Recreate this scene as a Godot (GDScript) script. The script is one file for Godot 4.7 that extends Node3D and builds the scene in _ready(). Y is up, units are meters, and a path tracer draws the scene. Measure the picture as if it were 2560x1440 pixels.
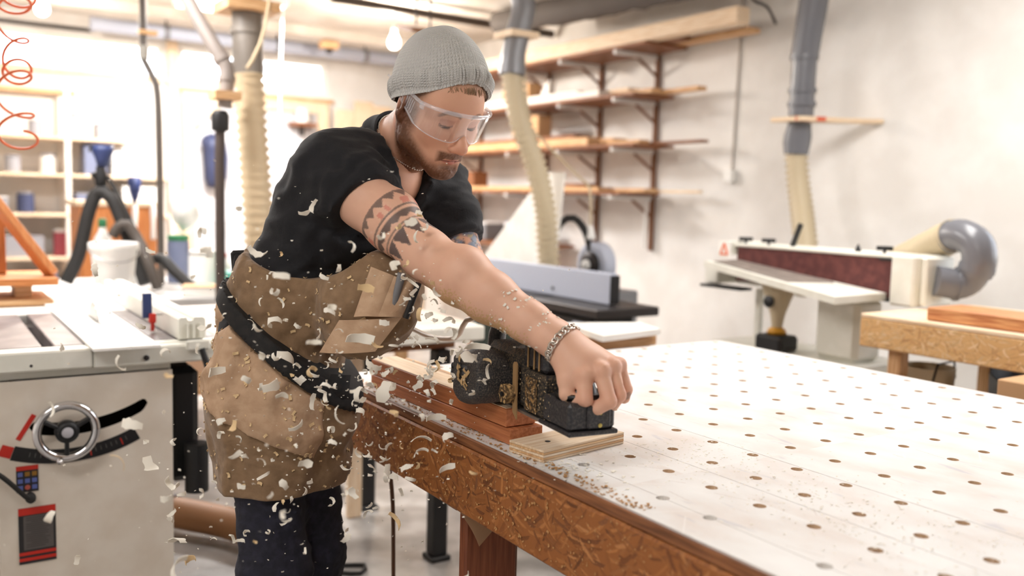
extends Node3D
# A joinery workshop: a man in a beanie planes a board on a perforated bench. World axes follow the shop:
# -z runs along the bench away from the camera, +x towards the right wall, y up, metres.

var used := {}
var mats := {}
var rng := RandomNumberGenerator.new()

class MB:
	var v := PackedVector3Array()
	var n := PackedVector3Array()
	var i := PackedInt32Array()
	var c := PackedColorArray()
	var uv := PackedVector2Array()
	var col := Color(1, 1, 1)
	var colored := false
	var mapped := false
	func vert(p: Vector3, nn: Vector3, t := Vector2.ZERO) -> int:
		v.append(p)
		n.append(nn)
		c.append(col)
		uv.append(t)
		return v.size() - 1
	# corners run counter-clockwise seen from outside
	func quad(a: Vector3, b: Vector3, cc: Vector3, d: Vector3) -> void:
		var nn := (b - a).cross(cc - a) + (cc - a).cross(d - a)
		nn = nn.normalized()
		var k := vert(a, nn, Vector2(0, 1))
		vert(b, nn, Vector2(1, 1))
		vert(cc, nn, Vector2(1, 0))
		vert(d, nn, Vector2(0, 0))
		i.append_array(PackedInt32Array([k, k + 2, k + 1, k, k + 3, k + 2]))
	func tri(a: Vector3, b: Vector3, cc: Vector3) -> void:
		var nn := (b - a).cross(cc - a).normalized()
		var k := vert(a, nn)
		vert(b, nn)
		vert(cc, nn)
		i.append_array(PackedInt32Array([k, k + 2, k + 1]))
	func qout(a: Vector3, b: Vector3, cc: Vector3, d: Vector3, mid: Vector3) -> void:
		var nn := (b - a).cross(cc - a) + (cc - a).cross(d - a)
		if nn.dot((a + b + cc + d) * 0.25 - mid) < 0.0:
			quad(d, cc, b, a)
		else:
			quad(a, b, cc, d)
	func tout(a: Vector3, b: Vector3, cc: Vector3, mid: Vector3) -> void:
		if (b - a).cross(cc - a).dot((a + b + cc) / 3.0 - mid) < 0.0:
			tri(a, cc, b)
		else:
			tri(a, b, cc)
	func box(m: Vector3, s: Vector3, bev := 0.0, bas := Basis()) -> void:
		var h := s * 0.5
		bev = minf(bev, minf(h.x, minf(h.y, h.z)) * 0.9)
		var pt := func(sg: Array, ax: int) -> Vector3:
			var q := Vector3(sg[0] * h.x, sg[1] * h.y, sg[2] * h.z)
			for k in 3:
				if k != ax:
					q[k] -= sg[k] * bev
			return m + bas * q
		for a in 3:
			var b := (a + 1) % 3
			var d := (a + 2) % 3
			for s1 in [-1, 1]:
				var sg := [0, 0, 0]
				sg[a] = s1
				var q := []
				for e in [[-1, -1], [1, -1], [1, 1], [-1, 1]]:
					sg[b] = e[0]
					sg[d] = e[1]
					q.append(pt.call(sg, a))
				qout(q[0], q[1], q[2], q[3], m)
				if bev > 0.0:
					for s2 in [-1, 1]:
						sg[b] = s2
						sg[d] = -1
						var p0: Vector3 = pt.call(sg, a)
						var p3: Vector3 = pt.call(sg, b)
						sg[d] = 1
						var p1: Vector3 = pt.call(sg, a)
						var p2: Vector3 = pt.call(sg, b)
						qout(p0, p1, p2, p3, m)
		if bev > 0.0:
			for sx in [-1, 1]:
				for sy in [-1, 1]:
					for sz in [-1, 1]:
						var sg := [sx, sy, sz]
						tout(pt.call(sg, 0), pt.call(sg, 1), pt.call(sg, 2), m)
	# box between two corners
	func bb(x0: float, y0: float, z0: float, x1: float, y1: float, z1: float, bev := 0.0) -> void:
		box(Vector3(x0 + x1, y0 + y1, z0 + z1) * 0.5, Vector3(absf(x1 - x0), absf(y1 - y0), absf(z1 - z0)), bev)
	# beam of section w x h from a to b; w lies along side
	func beam(a: Vector3, b: Vector3, w: float, h: float, bev := 0.0, side := Vector3.UP) -> void:
		var t := (b - a).normalized()
		var u := side.cross(t)
		if u.length() < 0.01:
			u = Vector3.RIGHT
		u = u.normalized()
		var s := t.cross(u).normalized()
		box((a + b) * 0.5, Vector3(w, h, a.distance_to(b)), bev, Basis(u, s, t))
	func tube(path: Array, rad: Variant, seg := 12, caps := true) -> void:
		var np := path.size()
		var u := Vector3.ZERO
		var base := v.size()
		var tl := Vector3.ZERO
		for k in np:
			var t: Vector3 = (path[mini(k + 1, np - 1)] - path[maxi(k - 1, 0)]).normalized()
			if k == 0:
				u = t.cross(Vector3.UP)
				if u.length() < 0.05:
					u = t.cross(Vector3.RIGHT)
				u = u.normalized()
			else:
				u = (u - t * u.dot(t)).normalized()
			var w := t.cross(u)
			var r: float = rad if not rad is Array and not rad is PackedFloat32Array else rad[k]
			for j in seg + 1:
				var a := TAU * j / seg
				var o := u * cos(a) + w * sin(a)
				vert(path[k] + o * r, o, Vector2(float(j) / seg, float(k) / maxi(np - 1, 1)))
			tl = t
		for k in np - 1:
			for j in seg:
				var a := base + k * (seg + 1) + j
				var b := a + 1
				var d := a + seg + 1
				i.append_array(PackedInt32Array([a, d + 1, b, a, d, d + 1]))
		if caps:
			for e in 2:
				var row := base + (0 if e == 0 else (np - 1) * (seg + 1))
				var nn: Vector3 = -(path[1] - path[0]).normalized() if e == 0 else tl
				var m := vert(path[0] if e == 0 else path[np - 1], nn)
				for j in seg:
					var a := vert(v[row + j], nn)
					var b := vert(v[row + j + 1], nn)
					i.append_array(PackedInt32Array([m, a, b] if e == 0 else [m, b, a]))
	# profile of (radius, height) pairs turned round the y axis of xf
	func lathe(prof: Array, seg := 24, xf := Transform3D()) -> void:
		var base := v.size()
		var np := prof.size()
		for k in np:
			var p: Vector2 = prof[k]
			var d: Vector2 = prof[mini(k + 1, np - 1)] - prof[maxi(k - 1, 0)]
			var nr := Vector2(d.y, -d.x).normalized()
			for j in seg + 1:
				var a := TAU * j / seg
				var o := Vector3(cos(a), 0, -sin(a))
				vert(xf * (o * p.x + Vector3(0, p.y, 0)), (xf.basis * (o * nr.x + Vector3(0, nr.y, 0))).normalized(), Vector2(float(j) / seg, float(k) / maxi(np - 1, 1)))
		for k in np - 1:
			for j in seg:
				var a := base + k * (seg + 1) + j
				var b := a + 1
				var d := a + seg + 1
				i.append_array(PackedInt32Array([a, d + 1, b, a, d, d + 1]))
	# ellipsoid
	func ball(m: Vector3, r: Vector3, seg := 16, bas := Basis()) -> void:
		var prof := []
		var half := seg / 2
		for k in half + 1:
			var a := PI * k / half - PI / 2
			prof.append(Vector2(maxf(cos(a), 0.0001), sin(a)))
		lathe(prof, seg, Transform3D(bas * Basis.from_scale(r), m))
	# polygon in the xy plane of xf, extruded by depth along its z (centred)
	func prism(poly: PackedVector2Array, depth: float, xf := Transform3D()) -> void:
		if Geometry2D.is_polygon_clockwise(poly):
			poly.reverse()
		var t := Geometry2D.triangulate_polygon(poly)
		var h := depth * 0.5
		for k in range(0, t.size(), 3):
			var a := poly[t[k]]
			var b := poly[t[k + 1]]
			var d := poly[t[k + 2]]
			if (b - a).cross(d - a) < 0.0:
				var e := b
				b = d
				d = e
			tri(xf * Vector3(a.x, a.y, h), xf * Vector3(b.x, b.y, h), xf * Vector3(d.x, d.y, h))
			tri(xf * Vector3(a.x, a.y, -h), xf * Vector3(d.x, d.y, -h), xf * Vector3(b.x, b.y, -h))
		for k in poly.size():
			var a := poly[k]
			var b := poly[(k + 1) % poly.size()]
			quad(xf * Vector3(a.x, a.y, -h), xf * Vector3(b.x, b.y, -h), xf * Vector3(b.x, b.y, h), xf * Vector3(a.x, a.y, h))
	# smooth sheet through rows of points
	func sheet(rows: Array, thick := 0.0) -> void:
		var nr := rows.size()
		var nc: int = rows[0].size()
		for face in (2 if thick > 0.0 else 1):
			var base := v.size()
			for k in nr:
				for j in nc:
					var du: Vector3 = rows[k][mini(j + 1, nc - 1)] - rows[k][maxi(j - 1, 0)]
					var dv: Vector3 = rows[mini(k + 1, nr - 1)][j] - rows[maxi(k - 1, 0)][j]
					var nn := du.cross(dv).normalized() * (1.0 if face == 0 else -1.0)
					vert(rows[k][j] + nn * thick * 0.5, nn, Vector2(float(j) / maxi(nc - 1, 1), float(k) / maxi(nr - 1, 1)))
			for k in nr - 1:
				for j in nc - 1:
					var a := base + k * nc + j
					var b := a + 1
					var d := a + nc
					if face == 0:
						i.append_array(PackedInt32Array([a, d + 1, b, a, d, d + 1]))
					else:
						i.append_array(PackedInt32Array([a, b, d + 1, a, d + 1, d]))
		if thick > 0.0:
			var rim := []
			for j in nc: rim.append([0, j])
			for k in range(1, nr): rim.append([k, nc - 1])
			for j in range(nc - 2, -1, -1): rim.append([nr - 1, j])
			for k in range(nr - 2, 0, -1): rim.append([k, 0])
			var per := nr * nc
			var b0 := v.size() - per * 2
			for k in rim.size():
				var p: Array = rim[k]
				var q: Array = rim[(k + 1) % rim.size()]
				var a1 := v[b0 + p[0] * nc + p[1]]
				var a2 := v[b0 + q[0] * nc + q[1]]
				var a3 := v[b0 + per + q[0] * nc + q[1]]
				var a4 := v[b0 + per + p[0] * nc + p[1]]
				quad(a1, a4, a3, a2)
	func mesh() -> ArrayMesh:
		var arr := []
		arr.resize(Mesh.ARRAY_MAX)
		arr[Mesh.ARRAY_VERTEX] = v
		arr[Mesh.ARRAY_NORMAL] = n
		arr[Mesh.ARRAY_INDEX] = i
		if colored:
			arr[Mesh.ARRAY_COLOR] = c
		if mapped:
			arr[Mesh.ARRAY_TEX_UV] = uv
		var m := ArrayMesh.new()
		m.add_surface_from_arrays(Mesh.PRIMITIVE_TRIANGLES, arr)
		return m

func V(x: float, y: float, z: float) -> Vector3:
	return Vector3(x, y, z)

func numbered(n: String) -> String:
	if not used.has(n):
		used[n] = 0
		return n
	used[n] += 1
	return "%s_%03d" % [n, used[n]]

func tag(o: Node, label: String, category: String, group := "") -> Node:
	o.set_meta("label", label)
	o.set_meta("category", category)
	if group:
		o.set_meta("group", group)
	return o

# a thing: a Node3D at its base whose children are its parts
func thing(called: String, label: String, category: String, at := Vector3.ZERO, group := "", turn := 0.0) -> Node3D:
	var o := Node3D.new()
	o.name = numbered(called)
	add_child(o)
	o.position = at
	o.rotation.y = turn
	tag(o, label, category, group)
	return o

# a mesh node; under a thing the mesh is given in world axes unless local is true
func obj(called: String, mb: Variant, m: Material, parent: Node = null, local := false) -> MeshInstance3D:
	var o := MeshInstance3D.new()
	o.mesh = mb.mesh() if mb is MB else mb
	o.material_override = m
	if parent == null:
		o.name = numbered(called)
		add_child(o)
	else:
		o.name = called
		parent.add_child(o, true)
		if not local:
			o.transform = parent.global_transform.affine_inverse()
	return o

func struct_(called: String, mb: MB, m: Material) -> MeshInstance3D:
	var o := obj(called, mb, m)
	o.set_meta("kind", "structure")
	return o

func solo(called: String, mb: MB, m: Material, label: String, category: String, group := "") -> MeshInstance3D:
	var o := obj(called, mb, m)
	tag(o, label, category, group)
	return o

func curve(pts: Array, step := 0.03) -> Array:
	var out := []
	for k in pts.size() - 1:
		var p0: Vector3 = pts[maxi(k - 1, 0)]
		var p1: Vector3 = pts[k]
		var p2: Vector3 = pts[k + 1]
		var p3: Vector3 = pts[mini(k + 2, pts.size() - 1)]
		var m := maxi(2, int(p1.distance_to(p2) / step))
		for j in m:
			out.append(p1.cubic_interpolate(p2, p0, p3, float(j) / m))
	out.append(pts[pts.size() - 1])
	return out

# ---------------------------------------------------------------- materials
var noises := {}

func noise_tex(key: String, freq: float, octaves := 4, normal := 0.0, kind := FastNoiseLite.TYPE_SIMPLEX_SMOOTH, ramp: Gradient = null, size := 512) -> NoiseTexture2D:
	if noises.has(key):
		return noises[key]
	var f := FastNoiseLite.new()
	f.noise_type = kind
	f.seed = key.hash() % 1000
	f.frequency = freq
	f.fractal_octaves = octaves
	var t := NoiseTexture2D.new()
	t.width = size
	t.height = size
	t.seamless = true
	t.noise = f
	if normal > 0.0:
		t.as_normal_map = true
		t.bump_strength = normal
	if ramp:
		t.color_ramp = ramp
	noises[key] = t
	return t

func ramp2(a: Color, b: Color, lo := 0.25, hi := 0.75) -> Gradient:
	var g := Gradient.new()
	g.offsets = PackedFloat32Array([lo, hi])
	g.colors = PackedColorArray([a, b])
	return g

func mat(key: String, c: Color, rough := 0.6, metal := 0.0) -> StandardMaterial3D:
	if mats.has(key):
		return mats[key]
	var m := StandardMaterial3D.new()
	m.resource_name = key
	m.albedo_color = c
	m.roughness = rough
	m.metallic = metal
	mats[key] = m
	return m

# two tones mottled by noise, with fine relief
func mottled(key: String, a: Color, b: Color, scale: float, rough: float, relief := 0.0, freq := 0.012, lo := 0.3, hi := 0.7) -> StandardMaterial3D:
	if mats.has(key):
		return mats[key]
	var m := mat(key, Color(1, 1, 1), rough)
	m.albedo_texture = noise_tex("c_" + key, freq, 5, 0.0, FastNoiseLite.TYPE_SIMPLEX_SMOOTH, ramp2(a, b, lo, hi))
	m.uv1_triplanar = true
	m.uv1_scale = Vector3.ONE * scale
	if relief > 0.0:
		m.heightmap_enabled = true
		m.heightmap_texture = noise_tex("relief", 0.03, 5)
		m.heightmap_scale = relief
	return m

# wood: grain stretched along one local axis (0 x, 1 y, 2 z)
func wood(key: String, a: Color, b: Color, axis: int, rough := 0.55, fine := 9.0) -> StandardMaterial3D:
	if mats.has(key):
		return mats[key]
	var m := mat(key, Color(1, 1, 1), rough)
	m.albedo_texture = noise_tex("w_" + key.get_slice("|", 0), 0.02, 4, 0.0, FastNoiseLite.TYPE_SIMPLEX_SMOOTH, ramp2(a, b, 0.2, 0.8))
	m.uv1_triplanar = true
	var s := Vector3.ONE * fine
	s[axis] = fine * 0.06
	m.uv1_scale = s
	m.heightmap_enabled = true
	m.heightmap_texture = noise_tex("relief", 0.03, 5)
	m.heightmap_scale = 0.03
	return m

func srgb(r: int, g: int, b: int) -> Color:
	return Color(r / 255.0, g / 255.0, b / 255.0)

# an image of pressed wood strands lying every which way
func strand_image(seed_: int, base: Array, w := 768) -> ImageTexture:
	var r := RandomNumberGenerator.new()
	r.seed = seed_
	var im := Image.create(w, w, false, Image.FORMAT_RGB8)
	im.fill(base[0])
	for k in 2600:
		var c: Color = base[r.randi() % base.size()]
		c = c.lightened(r.randf() * 0.08) if r.randf() > 0.5 else c.darkened(r.randf() * 0.12)
		var p := Vector2(r.randf() * w, r.randf() * w)
		var a := r.randfn(0.0, 0.75)
		var d := Vector2(cos(a), sin(a))
		var e := Vector2(-d.y, d.x)
		var l := r.randf_range(14, 60)
		var h := r.randf_range(2.0, 8.0)
		for s in int(l):
			var q := p + d * s
			var hh := h * (1.0 - pow(absf(2.0 * s / l - 1.0), 4.0))
			for t in int(hh) + 1:
				var z := q + e * t
				var shade := c.darkened(0.10 if t == 0 else 0.03 * sin(t * 2.3 + k))
				im.set_pixel(posmod(int(z.x), w), posmod(int(z.y), w), shade)
	return ImageTexture.create_from_image(im)

# ---------------------------------------------------------------- the place
func _ready() -> void:
	rng.seed = 7
	var cam := Camera3D.new()
	cam.name = "camera"
	cam.position = Vector3(0, 1.32, 0)
	cam.rotation_degrees = Vector3(-5.6, -33.6, 1.6)
	cam.keep_aspect = Camera3D.KEEP_HEIGHT
	var look := CameraAttributesPhysical.new()
	look.frustum_focal_length = 37.5
	look.frustum_focus_distance = 1.8
	look.exposure_aperture = 2.3
	cam.attributes = look
	cam.fov = rad_to_deg(2.0 * atan(720.0 / 2250.0))
	cam.near = 0.05
	add_child(cam)
	cam.current = true

	var env := Environment.new()
	env.background_mode = Environment.BG_SKY
	var sky_m := ProceduralSkyMaterial.new()
	sky_m.sky_top_color = srgb(225, 234, 246)
	sky_m.sky_horizon_color = srgb(246, 247, 250)
	sky_m.ground_bottom_color = srgb(150, 146, 140)
	sky_m.ground_horizon_color = srgb(190, 188, 184)
	var sky := Sky.new()
	sky.sky_material = sky_m
	env.sky = sky
	env.background_energy_multiplier = 7.0
	env.tonemap_mode = Environment.TONE_MAPPER_LINEAR
	env.tonemap_exposure = 0.92
	env.sdfgi_enabled = true
	env.ssao_enabled = true
	env.ssil_enabled = true
	var we := WorldEnvironment.new()
	we.name = "environment"
	we.environment = env
	add_child(we)

	make_materials()
	build_room()
	build_lamps()
	build_bench()
	build_saw()
	build_back()
	build_left_clutter()
	build_ducts()
	build_wall_shelves()
	build_jointer()
	build_sander()
	build_right_bench()
	build_floor_clutter()
	build_planer()
	build_person()
	build_shavings()

func make_materials() -> void:
	mottled("plaster", srgb(230, 227, 223), srgb(239, 237, 234), 0.35, 0.85, 0.12)
	mottled("concrete", srgb(150, 146, 142), srgb(190, 186, 182), 0.5, 0.28, 0.1)
	mottled("ceiling_paint", srgb(214, 206, 196), srgb(232, 226, 218), 0.4, 0.9, 0.2)
	wood("pine_z", srgb(196, 146, 98), srgb(232, 194, 148), 2)
	wood("pine_z|x", srgb(196, 146, 98), srgb(232, 194, 148), 0)
	wood("pine_z|y", srgb(196, 146, 98), srgb(232, 194, 148), 1)
	wood("pale_z", srgb(224, 194, 158), srgb(244, 224, 198), 2)
	wood("pale_z|x", srgb(224, 194, 158), srgb(244, 224, 198), 0)
	wood("pale_z|y", srgb(224, 194, 158), srgb(244, 224, 198), 1)
	wood("brown_z", srgb(110, 66, 38), srgb(158, 102, 62), 2)
	wood("brown_z|x", srgb(110, 66, 38), srgb(158, 102, 62), 0)
	wood("brown_z|y", srgb(110, 66, 38), srgb(158, 102, 62), 1)
	wood("orange_y", srgb(186, 112, 58), srgb(214, 142, 84), 1)
	wood("red_z", srgb(168, 96, 54), srgb(200, 126, 80), 2, 0.5)
	wood("white_z", srgb(232, 224, 214), srgb(246, 240, 232), 2)
	mottled("cream_paint", srgb(226, 224, 212), srgb(236, 234, 224), 1.0, 0.42)
	mottled("white_board", srgb(238, 235, 228), srgb(246, 243, 238), 0.8, 0.5)
	mat("black_plastic", srgb(24, 24, 26), 0.5)
	mat("black_rubber", srgb(30, 28, 27), 0.65)
	mat("dark_steel", srgb(62, 58, 58), 0.4, 0.6)
	mat("steel", srgb(190, 188, 186), 0.3, 0.9)
	mat("chrome", srgb(225, 225, 228), 0.14, 1.0)
	mottled("cast_iron", srgb(120, 112, 112), srgb(142, 134, 134), 1.2, 0.35)
	mat("grey_pvc", srgb(110, 111, 117), 0.25)
	mat("galvanised", srgb(128, 128, 132), 0.4, 0.3)
	mat("hose_beige", srgb(222, 200, 164), 0.5)
	mat("hose_tan", srgb(196, 180, 150), 0.5)
	mat("blue_grey", srgb(178, 184, 200), 0.45)
	mat("rust_paint", srgb(128, 88, 62), 0.65)
	mat("red_paint", srgb(200, 44, 30), 0.45)
	mat("orange_plastic", srgb(238, 112, 58), 0.4)
	mat("blue_paint", srgb(44, 58, 104), 0.45)
	mat("white_plastic", srgb(238, 237, 234), 0.4)
	mat("teal", srgb(86, 160, 146), 0.5)
	mat("green_plastic", srgb(52, 128, 84), 0.5)
	mat("cardboard", srgb(204, 164, 122), 0.8)
	mottled("belt_red", srgb(86, 44, 42), srgb(104, 56, 52), 3.0, 0.85, 0.05)
	mottled("belt_grey", srgb(118, 108, 102), srgb(138, 126, 118), 2.0, 0.7)
	var osb := mat("osb", Color(1, 1, 1), 0.6)
	osb.albedo_texture = strand_image(3, [srgb(158, 96, 46), srgb(176, 110, 54), srgb(140, 82, 38), srgb(190, 124, 66), srgb(122, 70, 34)])
	osb.uv1_triplanar = true
	osb.uv1_scale = Vector3.ONE * 1.35
	osb.heightmap_enabled = true
	osb.heightmap_texture = noise_tex("relief", 0.03, 5)
	osb.heightmap_scale = 0.08
	var osb2 := mat("osb_light", Color(1, 1, 1), 0.6)
	osb2.albedo_texture = strand_image(5, [srgb(214, 170, 114), srgb(226, 186, 132), srgb(198, 150, 96), srgb(236, 204, 158)])
	osb2.uv1_triplanar = true
	osb2.uv1_scale = Vector3.ONE * 1.6
	var glass := mat("glass", Color(0.95, 0.97, 1.0, 0.06), 0.02)
	glass.transparency = BaseMaterial3D.TRANSPARENCY_ALPHA

func build_room() -> void:
	var f := MB.new()
	f.bb(-3.1, -0.1, -8.2, 4.4, 0.0, 3.1)
	struct_("floor", f, mats.concrete)
	var c := MB.new()
	c.bb(-3.1, 2.68, -8.2, 4.4, 2.8, 3.1)
	struct_("ceiling", c, mats.ceiling_paint)
	var r := MB.new()
	r.bb(4.2, 0, -8.2, 4.35, 2.68, -1.75)
	r.bb(4.2, 0, -1.75, 4.35, 0.95, 0.75)
	r.bb(4.2, 2.35, -1.75, 4.35, 2.68, 0.75)
	r.bb(4.2, 0, 0.75, 4.35, 2.68, 3.1)
	struct_("wall_right", r, mats.plaster)
	var l := MB.new()
	l.bb(-3.1, 0, -8.2, -3.0, 2.68, 3.1)
	struct_("wall_left", l, mats.plaster)
	var n := MB.new()
	n.bb(-3.0, 0, 3.0, 4.2, 2.68, 3.1)
	struct_("wall_front", n, mats.plaster)
	# back wall with a strip of three windows under the ceiling
	var b := MB.new()
	b.bb(-3.0, 0, -8.0, 4.2, 2.23, -8.15)
	b.bb(-3.0, 2.52, -8.0, 4.2, 2.68, -8.15)
	var spans := [[-1.6, 0.2], [0.34, 1.76], [1.9, 3.2]]
	var left := -3.0
	for s in spans:
		b.bb(left, 2.23, -8.0, s[0], 2.52, -8.15)
		left = s[1]
	b.bb(left, 2.23, -8.0, 4.2, 2.52, -8.15)
	struct_("wall_back", b, mats.plaster)
	var k := 1
	for s in spans:
		var w := Node3D.new()
		w.name = "window_%d" % k
		k += 1
		w.set_meta("kind", "structure")
		add_child(w)
		var fr := MB.new()
		for y in [2.245, 2.505]:
			fr.bb(s[0], y - 0.015, -8.09, s[1], y + 0.015, -8.03, 0.003)
		for x in [s[0] + 0.015, s[1] - 0.015]:
			fr.bb(x - 0.015, 2.26, -8.09, x + 0.015, 2.49, -8.03, 0.003)
		obj("window_frame", fr, mats.white_board, w)
		var p := MB.new()
		p.bb(s[0] + 0.03, 2.26, -8.063, s[1] - 0.03, 2.49, -8.059)
		obj("pane", p, mats.glass, w)
	# large window in the right wall, nearer than the frame shows; daylight falls from it on bench and man
	var ws := Node3D.new()
	ws.name = "window_4"
	ws.set_meta("kind", "structure")
	add_child(ws)
	var wf := MB.new()
	for z in [-1.73, -0.91, -0.09, 0.73]:
		wf.bb(4.24, 0.95, z - 0.02, 4.31, 2.35, z + 0.02, 0.004)
	for y in [0.97, 2.33]:
		wf.bb(4.24, y - 0.02, -1.71, 4.31, y + 0.02, 0.71, 0.004)
	obj("window_frame", wf, mats.white_board, ws)
	for z in [-1.71, -0.89, -0.07]:
		var pn := MB.new()
		pn.bb(4.273, 0.99, z, 4.277, 2.31, z + 0.78)
		obj("pane", pn, mats.glass, ws)
	# timber trims on the back wall
	var t1 := MB.new()
	t1.bb(0.3, 2.205, -7.96, 1.8, 2.25, -8.0, 0.004)
	struct_("trim_1", t1, mats["pale_z|x"])
	var t2 := MB.new()
	t2.bb(1.86, 2.155, -7.965, 3.26, 2.19, -8.0, 0.004)
	struct_("trim_2", t2, mats["pine_z|x"])
	var t3 := MB.new()
	t3.bb(1.79, 0.0, -7.94, 1.87, 2.56, -8.0, 0.004)
	struct_("trim_3", t3, mats["pale_z|y"])
	var bs := MB.new()
	bs.bb(4.18, 0.0, -8.0, 4.2, 0.09, 3.0, 0.004)
	struct_("baseboard_right", bs, mats.white_board)

# a ceiling fitting: steel tray with a glowing diffuser, and its light just below
func ceiling_light(at: Vector3, sx: float, sz: float, energy: float, label: String) -> void:
	var t := thing("ceiling_light", label, "light", at, "ceiling lights")
	var tray := MB.new()
	tray.bb(-sx / 2 - 0.02, 0.0, -sz / 2 - 0.02, sx / 2 + 0.02, 0.055, sz / 2 + 0.02, 0.006)
	obj("tray", tray, mats.white_plastic, t, true)
	var d := MB.new()
	d.bb(-sx / 2, -0.012, -sz / 2, sx / 2, 0.0, sz / 2, 0.004)
	var g := mat("lamp_glow", srgb(255, 252, 246), 0.5)
	g.emission_enabled = true
	g.emission = srgb(255, 250, 242)
	g.emission_energy_multiplier = 4.0
	obj("diffuser", d, g, t, true)
	var a := AreaLight3D.new()
	a.name = "lamp_light"
	a.area_size = Vector2(sx, sz)
	a.light_energy = energy
	a.light_color = srgb(255, 252, 250)
	a.area_range = 14.0
	a.shadow_enabled = true
	t.add_child(a)
	a.position = Vector3(0, -0.02, 0)
	a.rotation_degrees = Vector3(-90, 0, 0)

func hanging_bulb(at: Vector3, energy: float, label: String) -> void:
	var t := thing("light_bulb", label, "light bulb", at, "bare hanging bulbs")
	var gl := MB.new()
	gl.lathe([Vector2(0.001, -0.05), Vector2(0.02, -0.047), Vector2(0.036, -0.033), Vector2(0.043, -0.01), Vector2(0.04, 0.015), Vector2(0.028, 0.04), Vector2(0.018, 0.06), Vector2(0.015, 0.07)], 20)
	var g := mat("bulb_glow", srgb(255, 252, 246), 0.3)
	g.emission_enabled = true
	g.emission = srgb(255, 246, 232)
	g.emission_energy_multiplier = 14.0
	obj("bulb_glass", gl, g, t, true)
	var so := MB.new()
	so.lathe([Vector2(0.001, 0.068), Vector2(0.018, 0.068), Vector2(0.019, 0.1), Vector2(0.012, 0.115), Vector2(0.004, 0.118)], 16)
	obj("socket", so, mats.white_plastic, t, true)
	var co := MB.new()
	co.tube([V(0, 0.115, 0), V(0, 2.68 - at.y, 0)], 0.004, 6)
	obj("cord", co, mats.white_plastic, t, true)
	var o := OmniLight3D.new()
	o.name = "bulb_light"
	o.light_energy = energy
	o.light_color = srgb(255, 240, 222)
	o.light_size = 0.04
	o.omni_range = 14.0
	o.shadow_enabled = true
	t.add_child(o)

func build_lamps() -> void:
	ceiling_light(V(1.9, 2.624, -6.55), 0.62, 0.5, 14.0, "glowing square ceiling light above the back windows")
	ceiling_light(V(2.7, 2.624, -1.9), 1.5, 0.5, 4.0, "long glowing ceiling light over the perforated bench")
	ceiling_light(V(0.2, 2.624, -4.3), 1.5, 0.5, 8.0, "long glowing ceiling light over the table saw")
	ceiling_light(V(-0.9, 2.624, -0.6), 1.5, 0.5, 3.0, "added long ceiling fill light behind the camera, out of view")  # added unseen fill lamp, lifts the sides facing the camera
	hanging_bulb(V(0.714, 2.45, -6.564), 1.2, "bare glowing bulb hanging beside the orange air hose")
	hanging_bulb(V(2.9, 2.42, -5.98), 1.2, "bare glowing bulb hanging next to the grey beanie")

func smudge_image() -> ImageTexture:
	# pale laminate with pinkish and grey-blue rubbed streaks and pencil scratches
	var w := 768
	var im := Image.create(w, w, false, Image.FORMAT_RGB8)
	var f := FastNoiseLite.new()
	f.seed = 11
	f.frequency = 0.012
	f.fractal_octaves = 5
	var g := FastNoiseLite.new()
	g.seed = 23
	g.frequency = 0.006
	for y in w:
		for x in w:
			var a := f.get_noise_2d(x * 3.2, y * 0.7)
			var b := g.get_noise_2d(x * 1.5, y)
			var c := srgb(233, 230, 227).lerp(srgb(225, 215, 208), clampf(b * 1.6, 0.0, 1.0))
			c = c.lerp(srgb(176, 178, 192), clampf((a - 0.38) * 2.2, 0.0, 0.4) * clampf(b * 3.0 + 0.3, 0.0, 1.0))
			c = c.lerp(srgb(241, 240, 238), clampf(-b * 1.5, 0.0, 0.8))
			im.set_pixel(x, y, c)
	var r := RandomNumberGenerator.new()
	r.seed = 4
	for k in 60:
		var p := Vector2(r.randf() * w, r.randf() * w)
		var d := Vector2.from_angle(r.randfn(1.3, 0.5))
		var cc := srgb(190, 176, 166) if r.randf() < 0.6 else srgb(252, 251, 250)
		for s in int(r.randf_range(10, 60)):
			var q := p + d * s
			im.set_pixel(posmod(int(q.x), w), posmod(int(q.y), w), im.get_pixel(posmod(int(q.x), w), posmod(int(q.y), w)).lerp(cc, 0.6))
	return ImageTexture.create_from_image(im)

const HX := 1.0982
const HZ := -0.826
const PX := 0.1082
const PZ := 0.1033
const HR := 0.0108

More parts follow.
